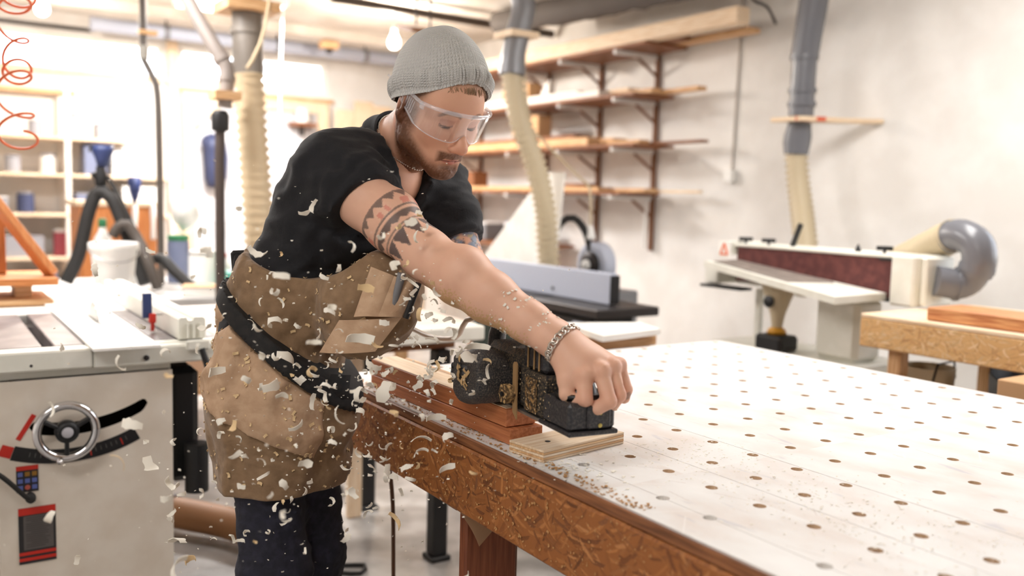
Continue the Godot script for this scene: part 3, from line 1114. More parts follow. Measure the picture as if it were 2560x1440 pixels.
func build_back() -> void:
	# shelving on the back wall, left of the door
	var t := thing("storage_rack", "white timber rack of shelves along the back wall", "shelf", V(1.0, 0, -7.8))
	for x in [0.36, 0.98, 1.74]:
		for z in [-7.96, -7.62]:
			var u := MB.new()
			u.bb(x - 0.02, 0.0, z - 0.02, x + 0.02, 2.1, z + 0.02, 0.003)
			obj("upright", u, mats.white_z, t)
	var ys := [0.45, 0.79, 1.12, 1.42, 1.70]
	for y in ys:
		var u := MB.new()
		u.bb(0.338, y - 0.024, -7.983, 1.45 if y > 1.6 else 1.762, y, -7.597, 0.003)
		obj("shelf_board", u, mats["pale_z|x"], t)
	var gb := mat("slate_blue", srgb(112, 120, 146), 0.5)
	var gg := mat("tin_grey", srgb(150, 150, 156), 0.45)
	var navy := mat("navy", srgb(58, 66, 98), 0.5)
	var wine := mat("wine", srgb(150, 66, 76), 0.5)
	# top shelf
	crate("storage_bin", V(1.28, 1.70, -7.75), V(0.17, 0.12, 0.2), gg, gb, "grey lidded bin at the right end of the top rack shelf", "bin")
	jar("paint_tin", V(1.03, 1.70, -7.72), 0.045, 0.19, gg, gg, "tall grey tin standing alone on the top rack shelf", "tin")
	jar("paint_tin", V(0.78, 1.70, -7.75), 0.05, 0.13, gg, mats.white_plastic, "short grey tin with white lid on the top rack shelf", "tin")
	crate("storage_bin", V(0.55, 1.70, -7.75), V(0.2, 0.08, 0.2), mats.white_plastic, mats.cardboard, "flat white bin at the left of the top rack shelf", "bin")
	# below it
	crate("tool_case", V(1.18, 1.42, -7.76), V(0.16, 0.24, 0.22), gb, navy, "slate blue tool case under the top rack shelf", "case")
	crate("tool_case", V(1.4, 1.42, -7.76), V(0.2, 0.2, 0.22), mats.white_plastic, gg, "white tool case beside the slate blue case on the rack", "case")
	jar("paint_tin", V(0.86, 1.42, -7.74), 0.06, 0.15, mats.white_plastic, gg, "wide white tin on the second rack shelf", "tin")
	jar("paint_tin", V(0.62, 1.42, -7.74), 0.055, 0.13, gg, gg, "squat grey tin at the left of the second rack shelf", "tin")
	# third
	crate("tool_case", V(1.17, 1.12, -7.79), V(0.26, 0.16, 0.24), gb, gg, "low grey-blue tool case on the third rack shelf", "case")
	jar("paint_tin", V(0.7, 1.12, -7.74), 0.06, 0.16, navy, gg, "dark blue tin on the third rack shelf", "tin")
	crate("storage_bin", V(1.5, 1.12, -7.76), V(0.26, 0.22, 0.24), mats.white_plastic, mats.white_plastic, "large white bin on the third rack shelf", "bin")
	crate("storage_bin", V(0.5, 1.12, -7.76), V(0.16, 0.12, 0.2), gg, mats.white_plastic, "small grey bin at the left of the third rack shelf", "bin")
	# fourth
	jar("paint_tin", V(0.93, 0.79, -7.72), 0.05, 0.21, wine, mats.white_plastic, "wine red tin on the low rack shelf behind the wooden stand", "tin")
	jar("paint_tin", V(1.05, 0.79, -7.72), 0.06, 0.2, mats.white_plastic, gg, "white tin next to the wine red tin on the low rack shelf", "tin")
	jar("paint_tin", V(1.2, 0.79, -7.72), 0.055, 0.24, gb, gg, "blue-grey tin on the low rack shelf", "tin")
	crate("storage_bin", V(0.68, 0.79, -7.76), V(0.26, 0.16, 0.24), gg, gg, "wide grey bin on the low rack shelf", "bin")
	crate("storage_bin", V(1.5, 0.79, -7.76), V(0.24, 0.2, 0.24), mats.cardboard, mats.cardboard, "brown carton on the low rack shelf", "box")
	crate("storage_bin", V(0.75, 0.45, -7.76), V(0.3, 0.22, 0.24), navy, gg, "dark bin on the lowest rack shelf", "bin")
	# long pale plank laid across two nails, left edge of the window strip
	var u := MB.new()
	u.bb(0.5, 2.04, -7.9, 1.08, 2.075, -8.0, 0.003)
	solo("wall_plank", u, mats["pine_z|x"], "short brown ledge on the back wall behind the coiled orange hose", "ledge")

	# door with its timber frame
	var d := Node3D.new()
	d.name = "door_1"
	d.set_meta("kind", "structure")
	add_child(d)
	u = MB.new()
	u.bb(1.90, 0.0, -7.93, 2.0, 2.15, -8.0, 0.004)
	u.bb(3.1, 0.0, -7.93, 3.2, 2.15, -8.0, 0.004)
	u.bb(2.001, 2.05, -7.93, 3.099, 2.15, -8.0, 0.004)
	obj("door_frame", u, mats["pale_z|y"], d)
	for s in [[2.004, 2.545], [2.552, 3.096]]:
		u = MB.new()
		u.bb(s[0], 0.01, -7.955, s[1], 2.046, -7.995, 0.004)
		var leaf := obj("door_leaf", u, mat("door_grey", srgb(206, 206, 210), 0.5), d)
		for y in [[0.15, 0.9], [1.05, 1.92]]:
			u = MB.new()
			u.bb(s[0] + 0.08, y[0], -7.953, s[1] - 0.08, y[1], -7.945, 0.004)
			obj("door_panel", u, mat("door_grey2", srgb(218, 218, 222), 0.5), leaf, true)
	u = MB.new()
	u.tube(curve([V(2.5, 1.02, -7.955), V(2.5, 1.02, -7.91), V(2.42, 1.02, -7.905)], 0.02), 0.01, 8)
	obj("door_handle", u, mats.steel, d)
	u = MB.new()
	u.prism(PackedVector2Array([Vector2(0, 0), Vector2(0.2, 0), Vector2(0, -0.2)]), 0.03, Transform3D(Basis(), V(2.0, 2.05, -7.91)))
	obj("corner_brace", u, mats["pale_z|y"], d)
	# blue jacket on a hook by the door
	var bj := thing("work_jacket", "dark blue work jacket hanging from a hook beside the door frame", "jacket", V(2.13, 1.0, -7.87))
	u = MB.new()
	u.lathe([Vector2(0.04, 0.35), Vector2(0.07, 0.42), Vector2(0.075, 0.55), Vector2(0.085, 0.68), Vector2(0.1, 0.74), Vector2(0.07, 0.79), Vector2(0.02, 0.81)], 14, Transform3D(Basis.from_scale(V(1, 1, 0.45)), Vector3.ZERO))
	obj("coat_body", u, navy, bj, true)
	u = MB.new()
	u.tube([V(0.08, 0.74, 0), V(0.1, 0.6, 0.01), V(0.09, 0.42, 0.01)], [0.035, 0.03, 0.025], 8)
	obj("sleeve", u, navy, bj, true)
	u = MB.new()
	u.tube([V(0, 0.80, 0), V(0, 0.83, -0.09)], 0.006, 6)
	obj("hook", u, mats.steel, bj, true)
	# wooden panels right of the door, behind the beanie
	for k in 5:
		u = MB.new()
		u.bb(3.24 + k * 0.19, 0.0, -7.9, 3.425 + k * 0.19, 2.1 + (k * 3 % 4) * 0.03, -7.87, 0.003)
		solo("leaning_plank", u, mats["pale_z|y"], ["pale upright plank next to the door frame on the back wall", "second pale upright plank from the door frame", "middle pale upright plank behind the beanie", "fourth pale upright plank from the door frame", "pale upright plank in the right back corner"][k], "plank", "upright planks on the back wall")
	# small shelf with a white lamp near the door
	var sh := thing("wall_bracket_shelf", "small dark wall shelf right of the corrugated beige hose", "shelf", V(2.92, 1.92, -7.9))
	u = MB.new()
	u.bb(-0.12, 0.0, -0.02, 0.12, 0.03, 0.1, 0.003)
	obj("board", u, mats["brown_z|x"], sh, true)
	u = MB.new()
	u.bb(-0.01, -0.08, -0.02, 0.01, -0.001, 0.06, 0.002)
	obj("bracket", u, mats.dark_steel, sh, true)
	jar("round_jar", V(2.92, 1.951, -7.85), 0.055, 0.13, mats.white_plastic, mats.white_plastic, "round white jar on the small dark wall shelf", "jar")
	# ducts and pipes under the ceiling along the back wall
	var p := thing("grey_duct_pipe", "pale blue-grey duct running along the back wall under the ceiling", "duct", V(2.2, 2.58, -7.6))
	u = MB.new()
	u.tube([V(1.15, 2.56, -7.6), V(4.1, 2.56, -7.6)], 0.055, 18)
	obj("pipe", u, mats.blue_grey, p)
	for x in [1.7, 2.6, 3.4]:
		u = MB.new()
		u.tube([V(x - 0.02, 2.56, -7.6), V(x + 0.02, 2.56, -7.6)], 0.061, 18)
		obj("joint_band", u, mats.galvanised, p)
		u = MB.new()
		u.bb(x - 0.006, 2.61, -7.606, x + 0.006, 2.68, -7.594)
		obj("hanger", u, mats.dark_steel, p)
	u = MB.new()
	u.tube([V(-0.6, 2.555, -7.9), V(1.2, 2.555, -7.9)], 0.016, 10)
	solo("conduit_pipe", u, mats.dark_steel, "thin dark conduit above the back windows", "pipe")
	u = MB.new()
	u.tube(curve([V(2.35, 2.62, -5.8), V(3.2, 2.61, -5.8), V(4.15, 2.60, -5.78)], 0.2), 0.03, 12)
	solo("ceiling_pipe", u, mat("dark_brown_pipe", srgb(74, 62, 54), 0.5), "dark pipe under the ceiling running behind the beanie", "pipe")
	# ceiling beam
	u = MB.new()
	u.bb(-2.9, 2.60, -7.3, 4.15, 2.679, -7.15, 0.005)
	struct_("trim_4", u, mats.ceiling_paint)
	# sensor box
	var sb := thing("ceiling_sensor", "small brown wooden block with dark sensor under the ceiling", "sensor", V(2.9, 2.52, -7.2))
	u = MB.new()
	u.bb(-0.07, 0.0, -0.05, 0.07, 0.06, 0.05, 0.004)
	obj("block", u, mats["pine_z|x"], sb, true)
	u = MB.new()
	u.lathe([Vector2(0.0005, -0.04), Vector2(0.025, -0.035), Vector2(0.035, -0.001), Vector2(0.0005, 0)], 14)
	obj("sensor_eye", u, mats.dark_steel, sb, true)
	# square frame with round hole on the right of the beanie
	var fr := thing("wooden_collar_plate", "brown wooden plate with an oval hole hanging beside the grey duct", "plate", V(2.62, 2.33, -5.0))
	u = MB.new()
	var ring := 28
	for k in ring:
		var a0 := TAU * k / ring
		var a1 := TAU * (k + 1) / ring
		var sq := func(a: float) -> Vector2:
			var m := maxf(absf(cos(a)), absf(sin(a)))
			return Vector2(cos(a), sin(a)) / m * 0.13
		var e0: Vector2 = sq.call(a0)
		var e1: Vector2 = sq.call(a1)
		var i0 := Vector2(cos(a0), sin(a0)) * 0.1
		var i1 := Vector2(cos(a1), sin(a1)) * 0.1
		u.prism(PackedVector2Array([i0, e0, e1, i1]), 0.018, Transform3D(Basis(V(1, 0, 0), -PI / 2 + 0.25), Vector3.ZERO))
	obj("plate", u, mats["brown_z|x"], fr, true)
	u = MB.new()
	u.tube([V(0.1, 0.01, -0.1), V(0.1, 0.34, -0.1)], 0.006, 6)
	u.tube([V(-0.1, 0.01, 0.1), V(-0.1, 0.34, 0.1)], 0.006, 6)
	obj("hanger", u, mats.dark_steel, fr, true)

func build_left_clutter() -> void:
	# wooden triangular stand on the outfeed table
	var t := thing("wooden_stand", "orange wooden stand with a slanted brace on the saw's outfeed table", "stand", V(0.26, 0.88, -3.9))
	var u := MB.new()
	u.beam(V(0.185, 1.36, -3.95), V(0.43, 0.985, -3.80), 0.03, 0.065, 0.003, V(0.4, 0, 1))
	obj("brace", u, mats.orange_y, t)
	u = MB.new()
	u.beam(V(0.262, 0.984, -3.93), V(0.262, 1.225, -3.96), 0.045, 0.04, 0.003, V(0, 0, 1))
	obj("post", u, mats.orange_y, t)
	u = MB.new()
	u.bb(-0.1, 0.955, -4.08, 0.44, 0.983, -3.72, 0.003)
	obj("base_plate", u, wood("orange_y|x", srgb(186, 112, 58), srgb(214, 142, 84), 0), t)
	u = MB.new()
	u.bb(-0.1, 0.882, -4.05, 0.42, 0.905, -3.70, 0.003)
	obj("foot_plate", u, mats["pine_z|x"], t)
	for x in [-0.05, 0.3]:
		u = MB.new()
		u.bb(x, 0.9055, -3.95, x + 0.06, 0.9545, -3.8, 0.003)
		obj("spacer", u, mats["pine_z|x"], t)
	# white bucket
	var b := thing("white_bucket", "white plastic bucket among the black hoses", "bucket", V(0.785, 0.80, -4.62))
	u = MB.new()
	u.lathe([Vector2(0.0005, 0.002), Vector2(0.075, 0.002), Vector2(0.08, 0.01), Vector2(0.103, 0.23), Vector2(0.112, 0.232), Vector2(0.113, 0.262), Vector2(0.104, 0.266), Vector2(0.098, 0.24), Vector2(0.075, 0.02), Vector2(0.0005, 0.016)], 28)
	obj("pail", u, mats.white_plastic, b, true)
	u = MB.new()
	var arc := []
	for k in 13:
		var a := PI * k / 12.0
		arc.append(V(cos(a) * 0.113, 0.235 - sin(a) * 0.06, sin(a) * 0.1))
	u.tube(arc, 0.003, 6)
	obj("handle", u, mats.steel, b, true)
	# low bench of clutter behind the saw
	var c := thing("clutter_bench", "low bench of odds and ends behind the table saw", "bench", V(1.3, 0, -5.2))
	u = MB.new()
	u.bb(0.5, 0.76, -5.7, 2.35, 0.80, -4.49, 0.004)
	obj("bench_top", u, mat("bench_grey", srgb(206, 204, 202), 0.5), c)
	u = MB.new()
	u.bb(0.6, 0.3, -5.65, 2.3, 0.33, -4.55, 0.004)
	obj("under_shelf", u, mats["pine_z|x"], c)
	for p in [[0.6, -5.65], [2.28, -5.65], [0.6, -4.55], [2.28, -4.55]]:
		u = MB.new()
		u.bb(p[0] - 0.03, 0.0, p[1] - 0.03, p[0] + 0.03, 0.759, p[1] + 0.03, 0.004)
		obj("leg", u, mats["pine_z|y"], c)
	bottle(V(0.83, 0.80, -5.2), 0.05, 0.36, mats.white_plastic, mats.green_plastic, "white bottle with green cap inside the black hose arch")
	jar("jar", V(1.235, 0.80, -5.28), 0.06, 0.27, mat("slate_blue", srgb(112, 120, 146), 0.5), mats.green_plastic, "blue-grey jar with green lid beside the thin dark pole", "jar")
	jar("tub", V(1.30, 0.80, -5.0), 0.075, 0.2, mats.white_plastic, mats.white_plastic, "white tub on the clutter bench behind the fence", "tub")
	bottle(V(1.43, 0.80, -5.05), 0.03, 0.18, mats.white_plastic, mats.red_paint, "small white bottle with red cap next to the white tub")
	jar("jar", V(1.02, 0.80, -5.35), 0.05, 0.16, mats.white_plastic, mats.white_plastic, "plain white jar behind the bucket", "jar")
	crate("teal_box", V(1.42, 0.80, -4.8), V(0.16, 0.1, 0.14), mats.teal, mats.teal, "pale teal box on the clutter bench", "box", "", 0.3)
	crate("teal_box", V(1.58, 0.80, -4.95), V(0.15, 0.13, 0.15), mats.green_plastic, mats.green_plastic, "green box beside the thick dark pole", "box", "", -0.2)
	crate("parts_tray", V(1.72, 0.80, -4.75), V(0.18, 0.07, 0.2), mats.white_plastic, mats.white_board, "flat white tray behind the man's back", "tray", "", 0.4)
	crate("parts_tray", V(1.2, 0.80, -4.6), V(0.2, 0.05, 0.16), mats.white_board, mats.cardboard, "low pale tray in front of the white tub", "tray", "", -0.3)
	# crumpled white bag on a hook
	var g := thing("white_bag", "crumpled white bag hanging beside the thin dark pole", "bag", V(1.28, 1.1, -5.3))
	u = MB.new()
	var fn := FastNoiseLite.new()
	fn.seed = 3
	fn.frequency = 9.0
	u.ball(V(0, 0.11, 0), V(0.075, 0.11, 0.06), 20)
	for k in u.v.size():
		u.v[k] += u.n[k] * fn.get_noise_3dv(u.v[k]) * 0.03
	obj("bag_body", u, mats.white_plastic, g, true)
	u = MB.new()
	u.tube([V(0, 0.2, 0), V(0.005, 0.7, -0.02)], 0.004, 6)
	obj("string", u, mats.white_plastic, g, true)
	# orange-fronted cabinet further back
	var cb := thing("orange_cabinet", "low orange wooden cabinet at the back with tools hung on its front", "cabinet", V(1.14, 0, -6.7))
	u = MB.new()
	u.bb(0.9, 0.05, -6.95, 1.38, 1.2, -6.5, 0.004)
	obj("body", u, mats.orange_y, cb)
	u = MB.new()
	u.bb(0.88, 1.2005, -6.97, 1.40, 1.235, -6.48, 0.004)
	obj("top", u, mats["pale_z|x"], cb)
	for s in [[0.91, 1.135], [1.145, 1.37]]:
		u = MB.new()
		u.bb(s[0], 0.1, -6.4985, s[1], 1.18, -6.482, 0.003)
		obj("door", u, mats.orange_y, cb)
	for k in 2:
		var x := 1.235 + k * 0.115
		var sg := thing("wide_brush", ["brush with dark head and white handle on the orange cabinet", "slim white brush hanging right of the dark-headed brush"][k], "brush", V(x, 0.98, -6.47), "brushes on the orange cabinet")
		u = MB.new()
		u.lathe([Vector2(0.0005, 0), Vector2(0.018, 0.005), Vector2(0.014, 0.1), Vector2(0.02, 0.2), Vector2(0.01, 0.24)], 12, Transform3D(Basis.from_scale(V(1, 1, 0.5)), Vector3.ZERO))
		obj("handle", u, mats.white_plastic, sg, true)
		if k == 0:
			u = MB.new()
			u.lathe([Vector2(0.008, 0.24), Vector2(0.02, 0.27), Vector2(0.036, 0.33), Vector2(0.045, 0.42), Vector2(0.0005, 0.425)], 14, Transform3D(Basis.from_scale(V(1, 1, 0.4)), Vector3.ZERO))
			obj("bristles", u, mats.blue_paint, sg, true)
	# arched black vacuum hose with blue gun head
	u = MB.new()
	u.tube(curve([V(0.63, 0.84, -5.05), V(0.69, 0.98, -5.04), V(0.74, 1.2, -5.03), V(0.785, 1.3, -5.02), V(0.84, 1.27, -4.98), V(0.88, 1.16, -4.95), V(0.93, 1.0, -4.9), V(0.97, 0.84, -4.84)], 0.025), 0.034, 14)
	solo("vacuum_hose", u, mats.black_rubber, "thick black hose bent into a tall arch behind the bucket", "hose", "black hoses behind the saw")
	u = MB.new()
	u.tube(curve([V(0.825, 1.08, -4.88), V(0.85, 1.13, -4.87), V(0.89, 1.14, -4.86), V(0.93, 1.08, -4.84), V(0.965, 0.97, -4.76), V(1.0, 0.83, -4.70)], 0.025), 0.026, 12)
	solo("vacuum_hose", u, mat("grey_rubber", srgb(72, 64, 58), 0.6), "dark grey hose curling down beside the bucket", "hose", "black hoses behind the saw")
	u = MB.new()
	u.tube(curve([V(1.02, 0.96, -4.92), V(1.06, 0.965, -4.86), V(1.1, 0.91, -4.8), V(1.17, 0.83, -4.72)], 0.025), 0.028, 12)
	solo("vacuum_hose", u, mats.black_rubber, "short black hose sloping down right behind the fence", "hose", "black hoses behind the saw")
	var sp := thing("spray_gun", "blue spray gun head on a black tube above the hose arch", "spray gun", V(0.80, 1.33, -5.04))
	u = MB.new()
	u.lathe([Vector2(0.0005, 0.1), Vector2(0.026, 0.1), Vector2(0.036, 0.14), Vector2(0.052, 0.175), Vector2(0.054, 0.21), Vector2(0.0005, 0.214)], 18, Transform3D(Basis(), V(0.01, 0, 0)))
	obj("blue_cup", u, mats.blue_paint, sp, true)
	u = MB.new()
	u.lathe([Vector2(0.0005, 0.0), Vector2(0.028, 0.0), Vector2(0.032, 0.05), Vector2(0.022, 0.09), Vector2(0.024, 0.1)], 16)
	u.beam(V(0.0, 0.07, 0), V(-0.045, 0.05, 0.02), 0.02, 0.03, 0.004)
	obj("gun_body", u, mats.black_plastic, sp, true)
	u = MB.new()
	u.tube(curve([V(-0.02, 0.2, 0.02), V(-0.045, 0.2, 0.02), V(-0.055, 0.17, 0.02)], 0.02), 0.006, 6)
	obj("hook", u, mats.black_plastic, sp, true)
	u = MB.new()
	u.tube(curve([V(0.03, 0.05, 0.02), V(0.08, -0.06, 0.06), V(0.14, -0.22, 0.12), V(0.2, -0.38, 0.17), V(0.24, -0.49, 0.2)], 0.03), 0.011, 8)
	obj("air_tube", u, mats.black_rubber, sp, true)
	# orange coiled air hose hanging at the left edge
	u = MB.new()
	var pts := []
	for k in 240:
		var a := k * 0.19
		var f := k / 240.0
		var r := 0.042 + 0.008 * sin(f * 9.0)
		pts.append(V(0.255 + cos(a) * r + sin(f * 14.0) * 0.006, 1.95 - f * 0.5 - 0.03 * sin(f * TAU * 2.5), -3.0 + sin(a) * r) + V(0, sin(a) * 0.028, 0))
	pts.push_front(V(0.26, 2.66, -3.0))
	u.tube(pts, 0.004, 7)
	solo("coiled_air_hose", u, mats.orange_plastic, "orange coiled air hose hanging from the ceiling at the left", "air hose")

# corrugated hose: rings along a path
func ribbed(path: Array, r: float, pitch: float, depth: float, seg := 18) -> MB:
	var fine := curve(path, pitch / 6.0)
	var rr := []
	var l := 0.0
	for k in fine.size():
		if k > 0:
			l += fine[k].distance_to(fine[k - 1])
		rr.append(r + depth * (0.5 + 0.5 * cos(TAU * l / pitch)))
	var u := MB.new()
	u.tube(fine, rr, seg)
	return u

func collar(at: Vector3, w: float, h: float, r: float, m: Material, parent: Node, called := "wooden_collar") -> void:
	var u := MB.new()
	for k in 24:
		var a0 := TAU * k / 24
		var a1 := TAU * (k + 1) / 24
		var sq := func(a: float) -> Vector2:
			var q := maxf(absf(cos(a)), absf(sin(a)))
			return Vector2(cos(a), sin(a)) / q * w * 0.5
		u.prism(PackedVector2Array([Vector2(cos(a0), sin(a0)) * r, sq.call(a0), sq.call(a1), Vector2(cos(a1), sin(a1)) * r]), h, Transform3D(Basis(V(1, 0, 0), -PI / 2), at))
	obj(called, u, m, parent)

func build_ducts() -> void:
	# big extraction duct and corrugated hose left of the man
	var t := thing("extraction_duct", "grey extraction duct dropping to a beige corrugated hose behind the man", "duct", V(1.42, 1.0, -4.5))
	var u := MB.new()
	u.tube([V(1.42, 2.68, -4.62), V(1.415, 2.0, -4.575), V(1.413, 1.9, -4.56)], [0.078, 0.076, 0.074], 22)
	obj("pipe", u, mat("dust_grey", srgb(132, 124, 116), 0.5), t)
	for y in [2.13, 1.96]:
		u = MB.new()
		u.tube([V(1.414, y, -4.585), V(1.413, y - 0.03, -4.583)], 0.084, 22)
		obj("pipe_band", u, mat("dust_grey", srgb(132, 124, 116), 0.5), t)
	collar(V(1.415, 2.235, -4.595), 0.26, 0.05, 0.079, mats["pine_z|x"], t)
	obj("corrugated_hose", ribbed([V(1.413, 1.9, -4.56), V(1.417, 1.68, -4.53), V(1.427, 1.38, -4.49), V(1.434, 1.05, -4.44), V(1.44, 0.81, -4.41)], 0.062, 0.046, 0.018), mats.hose_beige, t)
	u = MB.new()
	u.tube(curve([V(1.5, 2.68, -4.5), V(1.49, 2.3, -4.47), V(1.44, 2.05, -4.46), V(1.37, 1.92, -4.45)], 0.05), 0.008, 8)
	obj("cord", u, mats["hose_beige"], t)
	# slanting pipe into a dark drop tube
	var b := thing("slanted_pipe", "grey slanting pipe with wooden clamp feeding a dark vertical tube", "pipe", V(1.205, 0.8, -4.32))
	u = MB.new()
	u.tube(curve([V(0.95, 2.64, -4.66), V(1.119, 2.226, -4.55), V(1.235, 1.97, -4.44), V(1.265, 1.90, -4.42), V(1.262, 1.82, -4.41), V(1.25, 1.72, -4.41)], 0.06), 0.034, 16)
	obj("upper_pipe", u, mat("dust_grey2", srgb(140, 130, 124), 0.5), b)
	for q in [[V(1.238, 1.965, -4.44), V(1.25, 1.94, -4.43)], [V(1.264, 1.87, -4.415), V(1.264, 1.845, -4.412)]]:
		u = MB.new()
		u.tube(q, 0.04, 16)
		obj("socket_ring", u, mat("dust_grey2", srgb(140, 130, 124), 0.5), b)
	collar(V(1.253, 1.775, -4.41), 0.125, 0.04, 0.034, mats["pine_z|x"], b, "wooden_clamp")
	u = MB.new()
	u.lathe([Vector2(0.026, -0.05), Vector2(0.042, -0.045), Vector2(0.043, 0.03), Vector2(0.03, 0.05)], 16, Transform3D(Basis(), V(1.23, 1.655, -4.41)))
	obj("coupling", u, mats.black_plastic, b)
	u = MB.new()
	u.tube([V(1.23, 1.62, -4.41), V(1.222, 1.47, -4.393), V(1.205, 0.801, -4.325)], 0.024, 14)
	obj("drop_tube", u, mat("umber_tube", srgb(64, 52, 46), 0.5), b)
	# thin dark pole with a bend
	var a := thing("thin_drop_pipe", "thin dark pipe with a bend dropping from the ceiling at the left", "pipe", V(1.13, 0.8, -5.22))
	u = MB.new()
	u.tube(curve([V(1.094, 2.68, -5.45), V(1.085, 2.1, -5.4), V(1.09, 2.03, -5.39), V(1.13, 1.93, -5.35), V(1.144, 1.85, -5.335), V(1.144, 1.596, -5.304), V(1.133, 0.988, -5.24), V(1.13, 0.801, -5.22)], 0.05), 0.019, 12)
	obj("pipe", u, mat("umber_tube2", srgb(78, 70, 64), 0.5), a)
	u = MB.new()
	u.lathe([Vector2(0.02, 0), Vector2(0.026, 0.004), Vector2(0.026, 0.07), Vector2(0.02, 0.075)], 12, Transform3D(Basis(), V(1.087, 2.04, -5.395)))
	obj("fitting", u, mat("fitting_grey", srgb(150, 146, 138), 0.5), a)
	u = MB.new()
	u.bb(1.06, 2.175, -5.43, 1.16, 2.2, -5.38, 0.004)
	obj("wooden_clamp", u, mats["pine_z|x"], a)
	# thin cords hanging behind
	u = MB.new()
	u.tube(curve([V(1.36, 1.9, -4.9), V(1.345, 1.5, -4.85), V(1.33, 1.1, -4.8), V(1.33, 0.81, -4.76)], 0.1), 0.006, 6)
	solo("hanging_cord", u, mats.hose_beige, "thin beige cord hanging left of the corrugated hose", "cord", "cords hanging at the back")
	u = MB.new()
	u.tube(curve([V(2.3, 2.68, -6.6), V(2.28, 2.0, -6.6), V(2.3, 1.75, -6.6), V(2.42, 1.5, -6.6)], 0.1), 0.006, 6)
	solo("hanging_cord", u, mats.white_plastic, "thin white cord hanging between the hose and the man", "cord", "cords hanging at the back")

	# duct right of the beanie
	var r := thing("grey_elbow_duct", "grey pipe with wooden clamp and long beige hose right of the beanie", "duct", V(2.66, 1.0, -3.75))
	u = MB.new()
	u.tube(curve([V(2.5, 2.68, -3.98), V(2.6, 2.42, -3.94), V(2.628, 2.3, -3.92), V(2.60, 2.17, -3.925), V(2.578, 2.06, -3.925), V(2.567, 1.95, -3.919)], 0.04), 0.062, 20)
	obj("pipe", u, mats.galvanised, r)
	collar(V(2.592, 2.155, -3.925), 0.17, 0.03, 0.064, mats.pale_z, r, "wooden_clamp")
	u = MB.new()
	u.tube([V(2.571, 2.0, -3.921), V(2.567, 1.955, -3.919)], 0.069, 20)
	obj("pipe_band", u, mats.galvanised, r)
	obj("corrugated_hose", ribbed([V(2.567, 1.955, -3.919), V(2.594, 1.726, -3.874), V(2.655, 1.485, -3.805), V(2.686, 1.283, -3.76), V(2.70, 1.12, -3.75), V(2.72, 0.94, -3.748)], 0.045, 0.034, 0.017), mats.hose_tan, r)
	# duct on the right wall, above the sander
	var w := thing("wall_duct", "grey duct down the right wall ending in a tan corrugated hose", "duct", V(3.9, 1.1, -3.1))
	u = MB.new()
	u.tube([V(3.9, 2.68, -3.08), V(3.9, 2.388, -3.132), V(3.9, 2.1, -3.172)], [0.078, 0.074, 0.07], 22)
	obj("upper_pipe", u, mats.grey_pvc, w)
	u = MB.new()
	u.tube([V(3.9, 2.12, -3.17), V(3.9, 1.80, -3.172)], 0.064, 22)
	obj("lower_pipe", u, mats.grey_pvc, w)
	for y in [2.1, 1.93, 1.86]:
		u = MB.new()
		u.tube([V(3.9, y + 0.012, -3.171), V(3.9, y - 0.012, -3.171)], 0.073, 22)
		obj("pipe_band", u, mats.grey_pvc, w)
	var cl := MB.new()
	cl.prism(PackedVector2Array([Vector2(3.78, -3.27), Vector2(3.81, -3.29), Vector2(4.19, -2.98), Vector2(4.19, -2.88), Vector2(4.0, -3.0), Vector2(3.8, -3.09)]), 0.022, Transform3D(Basis(V(1, 0, 0), V(0, 0, 1), V(0, -1, 0)), V(0, 1.777, 0)))
	obj("wooden_bracket", cl, mats["pale_z|x"], w)
	cl = MB.new()
	cl.beam(V(3.795, 1.777, -3.12), V(3.92, 1.777, -3.03), 0.008, 0.024, 0.001)
	obj("red_mark", cl, mat("red_ochre", srgb(206, 92, 58), 0.6), w)
	u = MB.new()
	u.tube([V(3.9, 1.765, -3.175), V(3.9, 1.70, -3.183), V(3.9, 1.66, -3.188), V(3.9, 1.60, -3.19)], [0.058, 0.07, 0.071, 0.062], 22)
	obj("reducer", u, mats.grey_pvc, w)
	obj("corrugated_hose", ribbed([V(3.9, 1.61, -3.19), V(3.9, 1.466, -3.167), V(3.88, 1.33, -3.12), V(3.84, 1.2, -3.06), V(3.8, 1.05, -3.0), V(3.7, 0.9, -2.95)], 0.047, 0.034, 0.016), mats.hose_tan, w)
	# rough dark duct under the ceiling above the wall shelves
	u = MB.new()
	u.tube(curve([V(3.55, 2.58, -5.6), V(3.6, 2.56, -4.6), V(3.72, 2.57, -3.8), V(3.86, 2.62, -3.3)], 0.08), 0.085, 18)
	var fn := FastNoiseLite.new()
	fn.seed = 8
	fn.frequency = 12.0
	for k in u.v.size():
		u.v[k] += u.n[k] * fn.get_noise_3dv(u.v[k]) * 0.025
	solo("ceiling_duct", u, mat("dust_dark", srgb(96, 90, 86), 0.8), "rough dark duct under the ceiling above the timber racks", "duct")
	u = MB.new()
	u.tube(curve([V(4.02, 2.6, -3.75), V(4.05, 2.5, -3.68), V(4.15, 2.47, -3.66), V(4.16, 2.37, -3.6)], 0.03), 0.008, 8)
	solo("cable_loop", u, mats.dark_steel, "dark cable looping out above the end of the top timber", "cable")
	# thin conduit and socket on the right wall
	var so := thing("wall_socket", "small white wall socket with thin conduit on the right wall", "socket", V(4.19, 1.5, -3.9))
	u = MB.new()
	u.bb(4.15, 1.46, -3.94, 4.199, 1.54, -3.87, 0.006)
	obj("socket_box", u, mats.white_plastic, so)
	u = MB.new()
	u.tube([V(4.19, 1.54, -3.905), V(4.19, 2.6, -3.885)], 0.007, 8)
	obj("conduit", u, mat("conduit_grey", srgb(196, 188, 180), 0.5), so)

